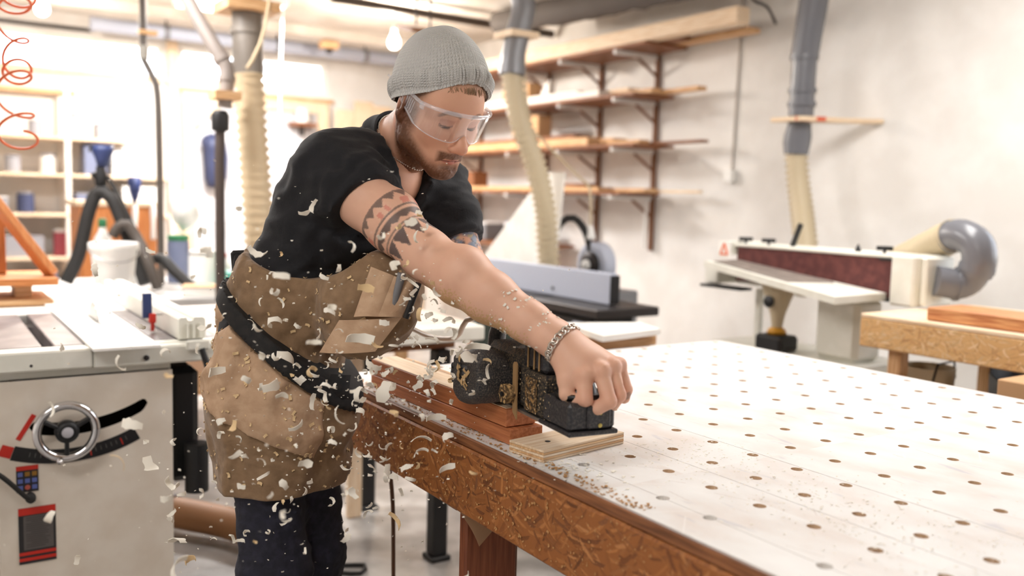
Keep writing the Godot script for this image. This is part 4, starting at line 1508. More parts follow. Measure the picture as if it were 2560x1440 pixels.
func slab(pts: Array, thick: float) -> MB:
	# four top corners in order; thickness downwards
	var u := MB.new()
	var lo := []
	var mid := Vector3.ZERO
	for p in pts:
		lo.append(p - V(0, thick, 0))
		mid += p
	mid = mid / pts.size() - V(0, thick * 0.5, 0)
	u.qout(pts[0], pts[1], pts[2], pts[3], mid)
	u.qout(lo[0], lo[1], lo[2], lo[3], mid)
	for k in 4:
		u.qout(pts[k], pts[(k + 1) % 4], lo[(k + 1) % 4], lo[k], mid)
	return u

func build_wall_shelves() -> void:
	var t := thing("timber_rack", "brown steel wall rack with white brackets carrying timber", "rack", V(4.1, 1.0, -5.6))
	var zs := [-4.6, -5.2, -5.85, -6.85]
	var ys := [2.29, 1.985, 1.665, 1.355]
	for k in 4:
		var z: float = zs[k]
		var u := MB.new()
		u.bb(4.165, 1.0, z - 0.014, 4.195, 2.36, z + 0.014, 0.003)
		obj("upright", u, mats.rust_paint, t)
		u = MB.new()
		u.bb(4.11, 1.02, z - 0.01, 4.13, 1.36, z + 0.01, 0.003)
		obj("inner_rail", u, mats.white_plastic, t)
		for y in ys:
			u = MB.new()
			u.beam(V(4.164, y, z), V(3.8, y, z), 0.022, 0.03, 0.003)
			obj("bracket", u, mats.white_plastic, t)
			u = MB.new()
			u.beam(V(4.164, y - 0.12, z), V(4.0, y - 0.018, z), 0.014, 0.018, 0.002)
			obj("strut", u, mats.rust_paint, t)
	var lv := [
		[0, 3.80, 3.90, 0.0205, 0.1105, -3.56, -7.4, "pale_z", "thick pale timber on the top rack with reddish cut end"],
		[0, 3.92, 4.03, 0.0205, 0.0555, -4.15, -7.5, "brown_z", "dark brown plank beside the thick timber on the top rack"],
		[0, 4.04, 4.15, 0.0205, 0.0505, -3.7, -7.3, "pine_z", "thin pine board against the wall on the top rack"],
		[0, 3.91, 4.0, 0.0575, 0.0805, -5.1, -7.0, "pale_z", "short pale board lying over the dark plank on the top rack"],
		[1, 3.80, 3.9, 0.0205, 0.0605, -4.75, -7.5, "white_z", "whitish plank at the front of the second rack level"],
		[1, 3.91, 4.0, 0.0205, 0.0505, -4.35, -7.5, "pine_z", "pine board in the middle of the second rack level"],
		[1, 4.01, 4.09, 0.0205, 0.0465, -4.05, -7.3, "pine_z", "longest thin pine board on the second rack level"],
		[1, 4.1, 4.16, 0.0205, 0.0705, -4.5, -7.0, "brown_z", "brown plank against the wall on the second rack level"],
		[1, 3.82, 3.9, 0.0625, 0.0805, -5.0, -7.2, "white_z", "second whitish board stacked on the second rack level"],
		[2, 3.80, 3.9, 0.0205, 0.0755, -4.85, -7.6, "pine_z", "thick pine plank at the front of the third rack level"],
		[2, 3.91, 4.0, 0.0205, 0.0505, -4.45, -7.5, "pine_z", "flat pine board behind the thick plank on the third rack level"],
		[2, 4.01, 4.08, 0.0205, 0.0385, -4.0, -7.3, "brown_z", "thin dark strip reaching furthest out on the third rack level"],
		[2, 4.09, 4.16, 0.0205, 0.0605, -4.7, -7.0, "pale_z", "pale plank against the wall on the third rack level"],
		[2, 3.81, 3.93, 0.0775, 0.1005, -5.0, -7.0, "brown_z", "brown board stacked on the thick pine plank on the third rack level"],
		[3, 3.80, 3.92, 0.0205, 0.0505, -4.72, -7.6, "pine_z", "front pine board on the lowest rack level"],
		[3, 3.93, 4.05, 0.0205, 0.0465, -4.4, -7.4, "pine_z", "middle pine board on the lowest rack level"],
		[3, 4.06, 4.1, 0.0205, 0.0385, -4.05, -7.2, "pale_z", "thin pale strip reaching furthest out on the lowest rack level"],
		[3, 3.83, 3.95, 0.0525, 0.0765, -4.9, -5.5, "brown_z", "short brown offcut lying on the lowest rack level"],
		[0, 3.80, 4.155, 0.0, 0.02, -4.3, -7.55, "brown_z", "wide dark brown bottom board on the top rack level"],
		[1, 3.80, 4.155, 0.0, 0.02, -4.4, -7.55, "brown_z", "wide dark brown bottom board on the second rack level"],
		[2, 3.80, 4.155, 0.0, 0.02, -4.38, -7.6, "brown_z", "wide dark brown bottom board on the third rack level"],
		[3, 3.80, 4.155, 0.0, 0.02, -4.5, -7.6, "brown_z", "wide dark brown bottom board on the lowest rack level"],
		[0, 4.05, 4.13, 0.052, 0.08, -4.5, -7.2, "pine_z", "pine batten stacked on the dark plank of the top rack"],
		[1, 3.93, 4.05, 0.0525, 0.075, -4.6, -6.9, "pale_z", "pale plank stacked in the middle of the second rack level"],
		[2, 3.94, 4.07, 0.0515, 0.075, -4.75, -6.8, "pine_z", "pine plank stacked behind the box on the third rack level"],
	]
	for a in lv:
		var y: float = ys[a[0]] + 0.0155
		var u := MB.new()
		u.bb(a[1], y + a[3], a[6], a[2], y + a[4], a[5], 0.003)
		solo("timber_board", u, mats[a[7]], a[8], "board", "timber on the wall rack")
	# things stored between the boards
	crate("cardboard_box", V(3.87, 1.782, -5.62), V(0.12, 0.16, 0.34), mats.cardboard, mats.cardboard, "brown cardboard box on the third rack level", "box")
	crate("wood_block", V(3.86, 2.083, -5.75), V(0.12, 0.1, 0.36), mats.pine_z, mats.pine_z, "long wooden block on the second rack level", "block")
	var w := MB.new()
	w.prism(PackedVector2Array([Vector2(0, 0), Vector2(0.1, 0), Vector2(0.1, 0.1)]), 0.06, Transform3D(Basis(Vector3.UP, -PI / 2), V(3.85, 2.083, -5.45)))
	solo("white_wedge", w, mats.white_board, "white wedge standing at the end of the wooden block", "wedge")
	crate("wooden_case", V(3.87, 1.4225, -6.5), V(0.14, 0.12, 0.34), mats.brown_z, mats.brown_z, "dark brown wooden case on the lowest rack level", "case")
	crate("wood_block", V(3.86, 1.782, -6.6), V(0.12, 0.07, 0.3), mats.white_board, mats.white_board, "white block on the third rack level behind the hose", "block")
	# low shelf with cans behind the man's far arm
	var s := thing("low_shelf", "low dark shelf under the timber rack with cans on it", "shelf", V(3.9, 0, -6.3))
	for y in [0.6, 0.965]:
		var u := MB.new()
		u.bb(3.75, y, -7.4, 4.15, y + 0.025, -5.4, 0.003)
		obj("shelf_board", u, mats.brown_z, s)
	for z in [-7.35, -6.3, -5.45]:
		var u := MB.new()
		u.bb(3.78, 0.0, z - 0.02, 3.82, 0.5995, z + 0.02, 0.003)
		u.bb(3.78, 0.6255, z - 0.02, 3.82, 0.9645, z + 0.02, 0.003)
		obj("shelf_post", u, mats["brown_z|y"], s)
	jar("can", V(3.9, 0.626, -6.55), 0.06, 0.2, mats.green_plastic, mats.white_plastic, "green can with white lid on the low dark shelf", "can")
	jar("can", V(3.9, 0.626, -6.85), 0.06, 0.22, mats.white_plastic, mats.white_plastic, "white can left of the green can on the low dark shelf", "can")
	jar("can", V(3.9, 0.626, -6.1), 0.06, 0.2, mat("slate_blue", srgb(112, 120, 146), 0.5), mats.white_plastic, "grey-blue can right of the green can on the low dark shelf", "can")
	crate("dark_box", V(3.92, 0.991, -6.9), V(0.2, 0.2, 0.3), mats.dark_steel, mats.black_plastic, "dark box on top of the low shelf", "box")
	crate("grey_box", V(3.92, 0.991, -6.3), V(0.2, 0.14, 0.3), mats.galvanised, mats.white_plastic, "grey box with white lid on top of the low shelf", "box")
	crate("grey_box", V(3.92, 0.991, -5.75), V(0.2, 0.16, 0.26), mats.white_plastic, mats.blue_grey, "white box with blue-grey lid on top of the low shelf", "box")

func build_jointer() -> void:
	var t := thing("jointer", "jointer with blue-grey fence and black table behind the bench", "jointer", V(2.62, 0, -3.6))
	var u := MB.new()
	u.bb(2.60, 0.858, -4.2, 2.645, 1.0, -3.115, 0.004)
	var fe := obj("fence", u, mats.blue_grey, t)
	u = MB.new()
	u.bb(2.598, 0.862, -3.1145, 2.65, 0.992, -3.106, 0.002)
	obj("fence_end", u, mats.black_plastic, fe, true)
	u = MB.new()
	u.lathe([Vector2(0.0005, 0), Vector2(0.008, 0), Vector2(0.008, 0.006), Vector2(0.0005, 0.007)], 12, Transform3D(Basis(V(0, 0, 1), PI / 2), V(2.5995, 0.895, -3.55)))
	obj("fence_bolt", u, mats.dark_steel, fe, true)
	u = MB.new()
	u.bb(2.44, 0.815, -3.55, 2.80, 0.856, -3.0, 0.006)
	obj("infeed_table", u, mats.dark_steel, t)
	u = MB.new()
	u.bb(2.44, 0.81, -4.4, 2.80, 0.855, -3.58, 0.006)
	obj("outfeed_table", u, mats.dark_steel, t)
	u = MB.new()
	u.bb(2.47, 0.74, -4.3, 2.72, 0.8095, -3.08, 0.01)
	obj("table_bed", u, mats.black_plastic, t)
	u = MB.new()
	u.bb(2.50, 0.0, -4.15, 2.70, 0.739, -3.2, 0.01)
	obj("base_cabinet", u, mat("dark_green", srgb(22, 42, 38), 0.5), t)
	u = MB.new()
	u.bb(2.455, 0.765, -3.2, 2.468, 0.785, -3.12, 0.003)
	obj("name_plate", u, mats.blue_grey, t)
	# white triangular guard
	u = MB.new()
	u.prism(PackedVector2Array([Vector2(-4.6, 0.86), Vector2(-4.523, 0.984), Vector2(-3.919, 1.471), Vector2(-3.753, 1.466), Vector2(-3.822, 0.86)]), 0.012, Transform3D(Basis(V(0, 0, 1), V(0, 1, 0), V(-1, 0, 0)), V(2.8, 0, 0)))
	solo("triangular_panel", u, mats.white_board, "white triangular panel standing behind the blue-grey fence", "panel")
	u = MB.new()
	u.bb(2.77, 0.995, -3.868, 2.79, 1.03, -3.82, 0.004)
	solo("yellow_clip", u, mat("olive_yellow", srgb(168, 150, 40), 0.5), "small yellow clip at the foot of the white triangular panel", "clip")
	# motor unit with domed cowl behind
	var m := thing("motor_unit", "grey domed motor unit with dark pulley behind the jointer", "motor", V(3.08, 0, -3.83))
	var xf := Transform3D(Basis(V(0, 0, 1), PI / 2), V(3.1, 0.98, -3.82))
	u = MB.new()
	u.lathe([Vector2(0.0005, -0.04), Vector2(0.1, -0.04), Vector2(0.125, -0.02), Vector2(0.125, 0.05), Vector2(0.1, 0.055), Vector2(0.0005, 0.055)], 26, xf)
	obj("cowl", u, mats.blue_grey, m)
	u = MB.new()
	u.lathe([Vector2(0.0005, 0.056), Vector2(0.075, 0.056), Vector2(0.07, 0.075), Vector2(0.03, 0.08), Vector2(0.0005, 0.08)], 20, xf)
	obj("pulley", u, mats.dark_steel, m)
	u = MB.new()
	u.lathe([Vector2(0.0005, 0.081), Vector2(0.03, 0.081), Vector2(0.025, 0.1), Vector2(0.0005, 0.1)], 14, xf)
	obj("hub", u, mats.white_plastic, m)
	u = MB.new()
	u.bb(2.95, 0.0, -4.0, 3.25, 0.85, -3.65, 0.01)
	obj("pedestal", u, mats.galvanised, m)
	u = MB.new()
	u.tube(curve([V(2.95, 0.86, -3.98), V(2.9, 1.05, -3.99), V(2.93, 1.2, -3.95), V(2.99, 1.23, -3.91), V(3.04, 1.16, -3.87), V(3.06, 1.05, -3.84)], 0.03), 0.02, 12)
	obj("flex_hose", u, mats.black_rubber, m)
	# pendant switch on a cord from the rack
	var p := thing("pendant_switch", "white cone-shaped pendant switch hanging on a pale cord", "switch", V(3.062, 1.115, -3.857))
	u = MB.new()
	u.lathe([Vector2(0.0005, 0.0), Vector2(0.03, 0.0), Vector2(0.032, 0.01), Vector2(0.018, 0.07), Vector2(0.01, 0.08)], 16)
	obj("switch_body", u, mats.white_plastic, p, true)
	u = MB.new()
	u.tube(curve([V(0, 0.078, 0), V(0.006, 0.27, -0.02), V(-0.03, 0.33, -0.06), V(-0.2, 0.54, -0.2), V(-0.26, 0.7, -0.26), V(-0.3, 1.57, -0.3)], 0.05), 0.007, 8)
	obj("cord", u, mats.hose_tan, p, true)
	# white panel on a wooden block and trestle past the end of the bench
	var b := thing("trestle_table", "slim wooden trestle just past the far end of the bench", "trestle", V(2.1, 0, -2.47))
	u = MB.new()
	u.bb(1.95, 0.0, -2.5, 2.0, 0.80, -2.45, 0.004)
	u.bb(2.2, 0.0, -2.5, 2.25, 0.80, -2.45, 0.004)
	obj("leg", u, mats["pine_z|y"], b)
	u = MB.new()
	u.bb(1.93, 0.8005, -2.51, 2.27, 0.848, -2.44, 0.004)
	obj("cross_bar", u, mats["pine_z|x"], b)
	solo("loose_board", slab([V(1.929, 0.87, -2.338), V(2.24, 0.87, -2.39), V(2.29, 0.87, -2.56), V(2.0, 0.87, -2.66)], 0.021), mats.white_board, "white board lying on the trestle behind the gripping hand", "board")

func star_knob(t: Node, at: Vector3, r: float, stem: float) -> void:
	var u := MB.new()
	u.tube([at, at + V(0, stem, 0)], 0.006, 8)
	var poly := PackedVector2Array()
	for k in 40:
		var a := TAU * k / 40.0
		poly.append(Vector2(cos(a), sin(a)) * r * (0.85 + 0.15 * cos(a * 5.0)))
	u.prism(poly, 0.016, Transform3D(Basis(V(1, 0, 0), -PI / 2), at + V(0, stem + 0.008, 0)))
	obj("star_knob", u, mats.black_plastic, t)

func build_sander() -> void:
	var t := thing("edge_sander", "cream edge sander with dark red abrasive belt by the right wall", "sander", V(3.2, 0, -2.4))
	var u := MB.new()
	u.bb(3.102, 0.97, -2.84, 3.30, 1.15, -2.03, 0.006)
	obj("belt_housing", u, mats.cream_paint, t)
	u = MB.new()
	u.bb(3.092, 0.985, -2.825, 3.1015, 1.138, -2.03, 0.002)
	obj("abrasive_belt", u, mats.belt_red, t)
	u = MB.new()
	u.bb(3.085, 1.139, -2.84, 3.30, 1.153, -2.02, 0.004)
	obj("top_cap", u, mats.cream_paint, t)
	u = MB.new()
	u.bb(3.085, 1.128, -2.1, 3.10, 1.138, -2.03, 0.001)
	u.bb(3.085, 0.972, -2.1, 3.10, 0.984, -2.03, 0.001)
	obj("belt_stop", u, mats.black_plastic, t)
	u = MB.new()
	u.bb(3.05, 0.965, -2.027, 3.28, 1.155, -1.93, 0.008)
	u.bb(3.09, 0.97, -1.9295, 3.27, 1.15, -1.905, 0.006)
	obj("end_cover", u, mats.cream_paint, t)
	u = MB.new()
	u.bb(3.09, 1.10, -2.93, 3.28, 1.16, -2.841, 0.004)
	u.bb(3.0, 0.97, -2.93, 3.2, 1.05, -2.85, 0.006)
	obj("left_cover", u, mats.cream_paint, t)
	# tilting table
	obj("table", slab([V(2.88, 1.078, -2.82), V(2.79, 1.0, -2.07), V(3.085, 1.005, -2.06), V(3.088, 1.08, -2.83)], 0.028), mats.cream_paint, t)
	obj("table_surface", slab([V(2.905, 1.0795, -2.79), V(2.815, 1.0015, -2.1), V(3.08, 1.0065, -2.09), V(3.083, 1.0815, -2.81)], 0.0012), mats.belt_grey, t)
	for a in [[-2.81, 0.03], [-2.68, 0.03], [-2.11, 0.026]]:
		star_knob(t, V(3.13, 1.153, a[0]), 0.032, 0.012)
	u = MB.new()
	u.lathe([Vector2(0.014, 0), Vector2(0.012, 0.008), Vector2(0.002, 0.03)], 10, Transform3D(Basis(), V(3.13, 1.153, -2.228)))
	obj("pointer_knob", u, mats.black_plastic, t)
	u = MB.new()
	u.tube([V(3.16, 1.153, -2.575), V(3.15, 1.25, -2.53)], 0.012, 8)
	obj("tracking_lever", u, mats.black_plastic, t)
	# supports
	u = MB.new()
	u.bb(3.03, 0.72, -2.34, 3.2, 0.968, -2.14, 0.02)
	obj("pedestal", u, mats.cream_paint, t)
	u = MB.new()
	u.bb(3.05, 0.725, -2.67, 3.075, 0.965, -2.64, 0.003)
	obj("rear_strut", u, mats.cream_paint, t)
	u = MB.new()
	u.bb(2.98, 0.66, -2.85, 3.3, 0.7195, -2.1, 0.006)
	obj("base_plate", u, mats.cream_paint, t)
	u = MB.new()
	u.bb(3.05, 0.0, -2.8, 3.28, 0.659, -2.15, 0.01)
	obj("base_cabinet", u, mats.cream_paint, t)
	u = MB.new()
	u.bb(2.94, 0.957, -2.9, 3.02, 0.969, -2.66, 0.003)
	obj("table_arm", u, mats.black_plastic, t)
	u = MB.new()
	u.lathe([Vector2(0.022, 0.82), Vector2(0.03, 0.87), Vector2(0.05, 0.93), Vector2(0.075, 1.0)], 18, Transform3D(Basis(), V(3.0, 0, -2.50)))
	obj("height_column", u, mats.hose_tan, t)
	u = MB.new()
	u.lathe([Vector2(0.0005, 0), Vector2(0.024, 0), Vector2(0.026, 0.008), Vector2(0.0005, 0.01)], 16, Transform3D(Basis(V(0, 0, 1), PI / 2), V(2.945, 0.93, -2.50)))
	obj("column_knob", u, mats.black_plastic, t)
	u = MB.new()
	u.lathe([Vector2(0.0005, 0.79), Vector2(0.042, 0.79), Vector2(0.036, 0.81), Vector2(0.022, 0.82), Vector2(0.01, 0.835)], 18, Transform3D(Basis(), V(3.0, 0, -2.50)))
	obj("yellow_collar", u, mat("amber", srgb(208, 150, 40), 0.4), t)
	u = MB.new()
	u.bb(2.94, 0.721, -2.57, 3.06, 0.789, -2.43, 0.012)
	obj("column_base", u, mats.black_plastic, t)
	# orange triangle sign printed on a paper at the left end
	u = MB.new()
	u.bb(3.07, 1.085, -2.92, 3.075, 1.16, -2.845)
	var wl := obj("warning_card", u, mats.white_board, t)
	for e in [[V(3.068, 1.1, -2.905), V(3.068, 1.15, -2.883)], [V(3.068, 1.15, -2.883), V(3.068, 1.1, -2.861)], [V(3.068, 1.1, -2.861), V(3.068, 1.1, -2.905)]]:
		u = MB.new()
		u.beam(e[0], e[1], 0.007, 0.003, 0.0, V(1, 0, 0))
		obj("triangle_stroke", u, mats.orange_plastic, wl, true)
	# elbow of grey pipe and tan hose at the near end
	var el := thing("elbow_hose", "shiny grey pipe bend joining a tan corrugated hose to the sander", "hose", V(3.3, 1.05, -1.9))
	obj("corrugated_hose", ribbed([V(3.55, 1.0, -2.5), V(3.45, 1.08, -2.3), V(3.36, 1.16, -2.1), V(3.27, 1.215, -1.95), V(3.24, 1.232, -1.9)], 0.049, 0.034, 0.016), mats.hose_tan, el)
	u = MB.new()
	u.tube(curve([V(3.25, 1.228, -1.915), V(3.23, 1.235, -1.86), V(3.22, 1.205, -1.80), V(3.22, 1.15, -1.785), V(3.225, 1.1, -1.80)], 0.012), 0.06, 26)
	obj("upper_bend", u, mats.grey_pvc, el)
	u = MB.new()
	u.tube(curve([V(3.225, 1.125, -1.793), V(3.225, 1.075, -1.82), V(3.2, 1.055, -1.85), V(3.17, 1.06, -1.875), V(3.14, 1.065, -1.90)], 0.012), 0.056, 26)
	obj("lower_bend", u, mats.grey_pvc, el)
	for q in [[V(3.225, 1.128, -1.792), V(3.225, 1.108, -1.797)], [V(3.205, 1.056, -1.847), V(3.195, 1.057, -1.855)], [V(3.252, 1.226, -1.922), V(3.248, 1.23, -1.905)]]:
		u = MB.new()
		u.tube(q, 0.0635, 26)
		obj("socket_ring", u, mats.grey_pvc, el)

func build_right_bench() -> void:
	var t := thing("strand_board_bench", "side bench with thick pale pressed-strand board edge at the right", "bench", V(3.1, 0, -1.3))
	var u := MB.new()
	u.bb(2.75, 0.845, -1.93, 2.79, 0.945, -0.6, 0.004)
	obj("front_beam", u, mats.osb_light, t)
	u = MB.new()
	u.bb(2.75, 0.9455, -1.93, 3.45, 0.96, -0.6, 0.003)
	obj("bench_top", u, mats.pale_z, t)
	u = MB.new()
	u.bb(2.791, 0.845, -1.93, 3.45, 0.945, -1.89, 0.004)
	obj("end_beam", u, mats.osb_light, t)
	for p in [[2.82, -1.82], [3.4, -1.82], [2.82, -0.7], [3.4, -0.7]]:
		u = MB.new()
		u.bb(p[0] - 0.025, 0.0, p[1] - 0.025, p[0] + 0.025, 0.9445, p[1] + 0.025, 0.004)
		obj("leg", u, mats["pine_z|y"], t)
	u = MB.new()
	u.bb(2.775, 0.25, -1.9, 3.45, 0.28, -0.6, 0.004)
	obj("under_shelf", u, mats.pale_z, t)
	u = MB.new()
	u.bb(2.79, 0.961, -1.71, 2.99, 1.005, -0.75, 0.004)
	solo("thick_plank", u, wood("stained_z", srgb(170, 102, 58), srgb(216, 160, 106), 2), "thick stained plank lying on the side bench at the right", "plank")
	# black open bag and carton below it
	var b := thing("black_bag", "open black rubbish bag slumped below the side bench", "bag", V(3.15, 0.28, -1.37))
	u = MB.new()
	var rows := []
	for k in 9:
		var f := k / 8.0
		var row := []
		for j in 25:
			var a := TAU * j / 24.0
			var r := 0.22 + 0.06 * f + 0.02 * sin(a * 5.0 + f * 3.0) + 0.012 * sin(a * 11.0)
			row.append(V(-cos(a) * r * 0.95, 0.002 + f * 0.5 + 0.03 * sin(a * 3.0) * f, sin(a) * r))
		rows.append(row)
	u.sheet(rows, 0.004)
	u.lathe([Vector2(0.0005, 0.003), Vector2(0.2, 0.003), Vector2(0.21, 0.01), Vector2(0.0005, 0.012)], 24)
	obj("bag_sheet", u, mat("black_film", srgb(26, 22, 24), 0.35), b, true)
	crate("carton", V(2.62, 0.0, -1.1), V(0.22, 0.86, 0.42), mats.cardboard, mats.cardboard, "tall tan carton standing between the bench and the side bench", "box")
	var l := thing("tan_bin", "tan drum-shaped bin below the sander's end", "bin", V(2.955, 0.28, -1.79))
	u = MB.new()
	u.lathe([Vector2(0.0005, 0.001), Vector2(0.06, 0.001), Vector2(0.085, 0.5), Vector2(0.09, 0.5), Vector2(0.065, 0.006), Vector2(0.0005, 0.006)], 20)
	obj("drum", u, mats.hose_tan, l, true)
	u = MB.new()
	u.tube([V(0.07, 0.46, 0.06), V(0.075, 0.52, 0.05), V(-0.06, 0.52, 0.07), V(-0.065, 0.46, 0.06)], 0.004, 6)
	obj("handle", u, mats.dark_steel, l, true)

func build_floor_clutter() -> void:
	# tan floor hose with a silver clamp behind the man's legs
	var t := thing("floor_hose", "tan floor hose with a silver clamp behind the man's legs", "hose", V(0.85, 0, -3.4))
	obj("corrugated_hose", ribbed([V(0.72, 0.085, -3.62), V(0.82, 0.08, -3.5), V(0.93, 0.075, -3.36), V(1.02, 0.075, -3.2), V(1.14, 0.075, -3.1)], 0.056, 0.016, 0.004), mat("hose_rust", srgb(176, 128, 88), 0.5), t)
	var u := MB.new()
	u.tube([V(0.745, 0.085, -3.59), V(0.80, 0.083, -3.525)], 0.066, 20)
	obj("hose_clamp", u, mats.galvanised, t)
	u = MB.new()
	u.tube(curve([V(0.96, 0.68, -1.98), V(0.985, 0.55, -2.0), V(1.0, 0.35, -2.02), V(1.005, 0.1, -2.02), V(1.0, 0.01, -2.04), V(1.1, 0.008, -2.15), V(1.25, 0.008, -2.2)], 0.03), 0.0055, 8)
	solo("brown_cord", u, mat("cord_brown", srgb(110, 74, 50), 0.5), "thin brown cord hanging from the bench edge to the floor", "cord")
	u = MB.new()
	u.tube(curve([V(1.5, 0.01, -4.0), V(1.56, 0.01, -3.7), V(1.45, 0.01, -3.5), V(1.38, 0.03, -3.3), V(1.3, 0.01, -3.1), V(1.22, 0.008, -3.0), V(1.15, 0.008, -3.06), V(1.13, 0.008, -2.98), V(1.22, 0.008, -2.9), V(1.3, 0.008, -2.86), V(1.26, 0.008, -2.8), V(1.2, 0.008, -2.84)], 0.03), 0.0075, 8)
	solo("black_cable", u, mats.black_rubber, "black cable looping over the grey floor under the bench", "cable")
	u = MB.new()
	u.bb(1.40, 0.0, -3.68, 1.48, 0.05, -3.56, 0.012)
	solo("plug_block", u, mats.black_plastic, "black plug block on the floor by the looping cable", "plug")
	u = MB.new()
	u.bb(1.44, 0.001, -3.36, 1.50, 0.76, -3.33, 0.004)
	solo("upright_batten", u, mats["pale_z|y"], "pale wooden batten standing beside the dark saw table leg", "batten")

# ---------------------------------------------------------------- distance fields, meshed as surface nets
class Prim:
	var kind := 0        # 0 tapered capsule, 1 ellipsoid
	var a := Vector3.ZERO
	var ba := Vector3.ZERO
	var l2 := 1.0
	var ra := 0.0
	var rb := 0.0
	var inv := Transform3D()
	var rad := Vector3.ONE
	var k := 0.02
	var sub := false
	func d(p: Vector3) -> float:
		if kind == 0:
			var pa := p - a
			var h := clampf(pa.dot(ba) / l2, 0.0, 1.0)
			return (pa - ba * h).length() - (ra + (rb - ra) * h)
		var q := inv * p
		var n := (q / rad).length()
		var m := (q / (rad * rad)).length()
		return n * (n - 1.0) / m if m > 0.00001 else -rad.x

class Field:
	var prims: Array[Prim] = []
	var near: Array[Prim] = []
	var disp = null
	var cut = null
	var offset := 0.0
	func cap(a: Vector3, b: Vector3, ra: float, rb: float, k := 0.02, sub := false) -> void:
		var p := Prim.new()
		p.a = a
		p.ba = b - a
		p.l2 = maxf((b - a).length_squared(), 1e-9)
		p.ra = ra
		p.rb = rb
		p.k = k
		p.sub = sub
		prims.append(p)
	func chain(pts: Array, rs: Array, k := 0.02) -> void:
		for i in pts.size() - 1:
			cap(pts[i], pts[i + 1], rs[i], rs[i + 1], k)
	func ell(xf: Transform3D, r: Vector3, k := 0.02, sub := false) -> void:
		var p := Prim.new()
		p.kind = 1
		p.inv = xf.affine_inverse()
		p.rad = r
		p.k = k
		p.sub = sub
		p.a = xf.origin
		prims.append(p)
	func raw(p: Vector3, list: Array[Prim]) -> float:
		var d := 1e3
		for q in list:
			var e := q.d(p)
			if q.sub:
				e = -e
				var h := maxf(q.k - absf(d - e), 0.0) / q.k
				d = maxf(d, e) + h * h * q.k * 0.25
			else:
				var h := maxf(q.k - absf(d - e), 0.0) / q.k
				d = minf(d, e) - h * h * q.k * 0.25
		return d
	func full(p: Vector3) -> float:
		return raw(p, prims) - offset
	func at(p: Vector3) -> float:
		var d := raw(p, near) - offset
		if disp != null:
			d += disp.call(p, d)
		if cut != null:
			d = cut.call(p, d)
		return d
	func gather(m: Vector3, reach: float) -> void:
		near.clear()
		var ds := PackedFloat32Array()
		var lo := 1e9
		for q in prims:
			var e := q.d(m)
			ds.append(e)
			if not q.sub:
				lo = minf(lo, e)
		for j in prims.size():
			var q := prims[j]
			if (q.sub and ds[j] < reach + q.k) or (not q.sub and ds[j] < lo + 2.0 * reach + q.k):
				near.append(q)

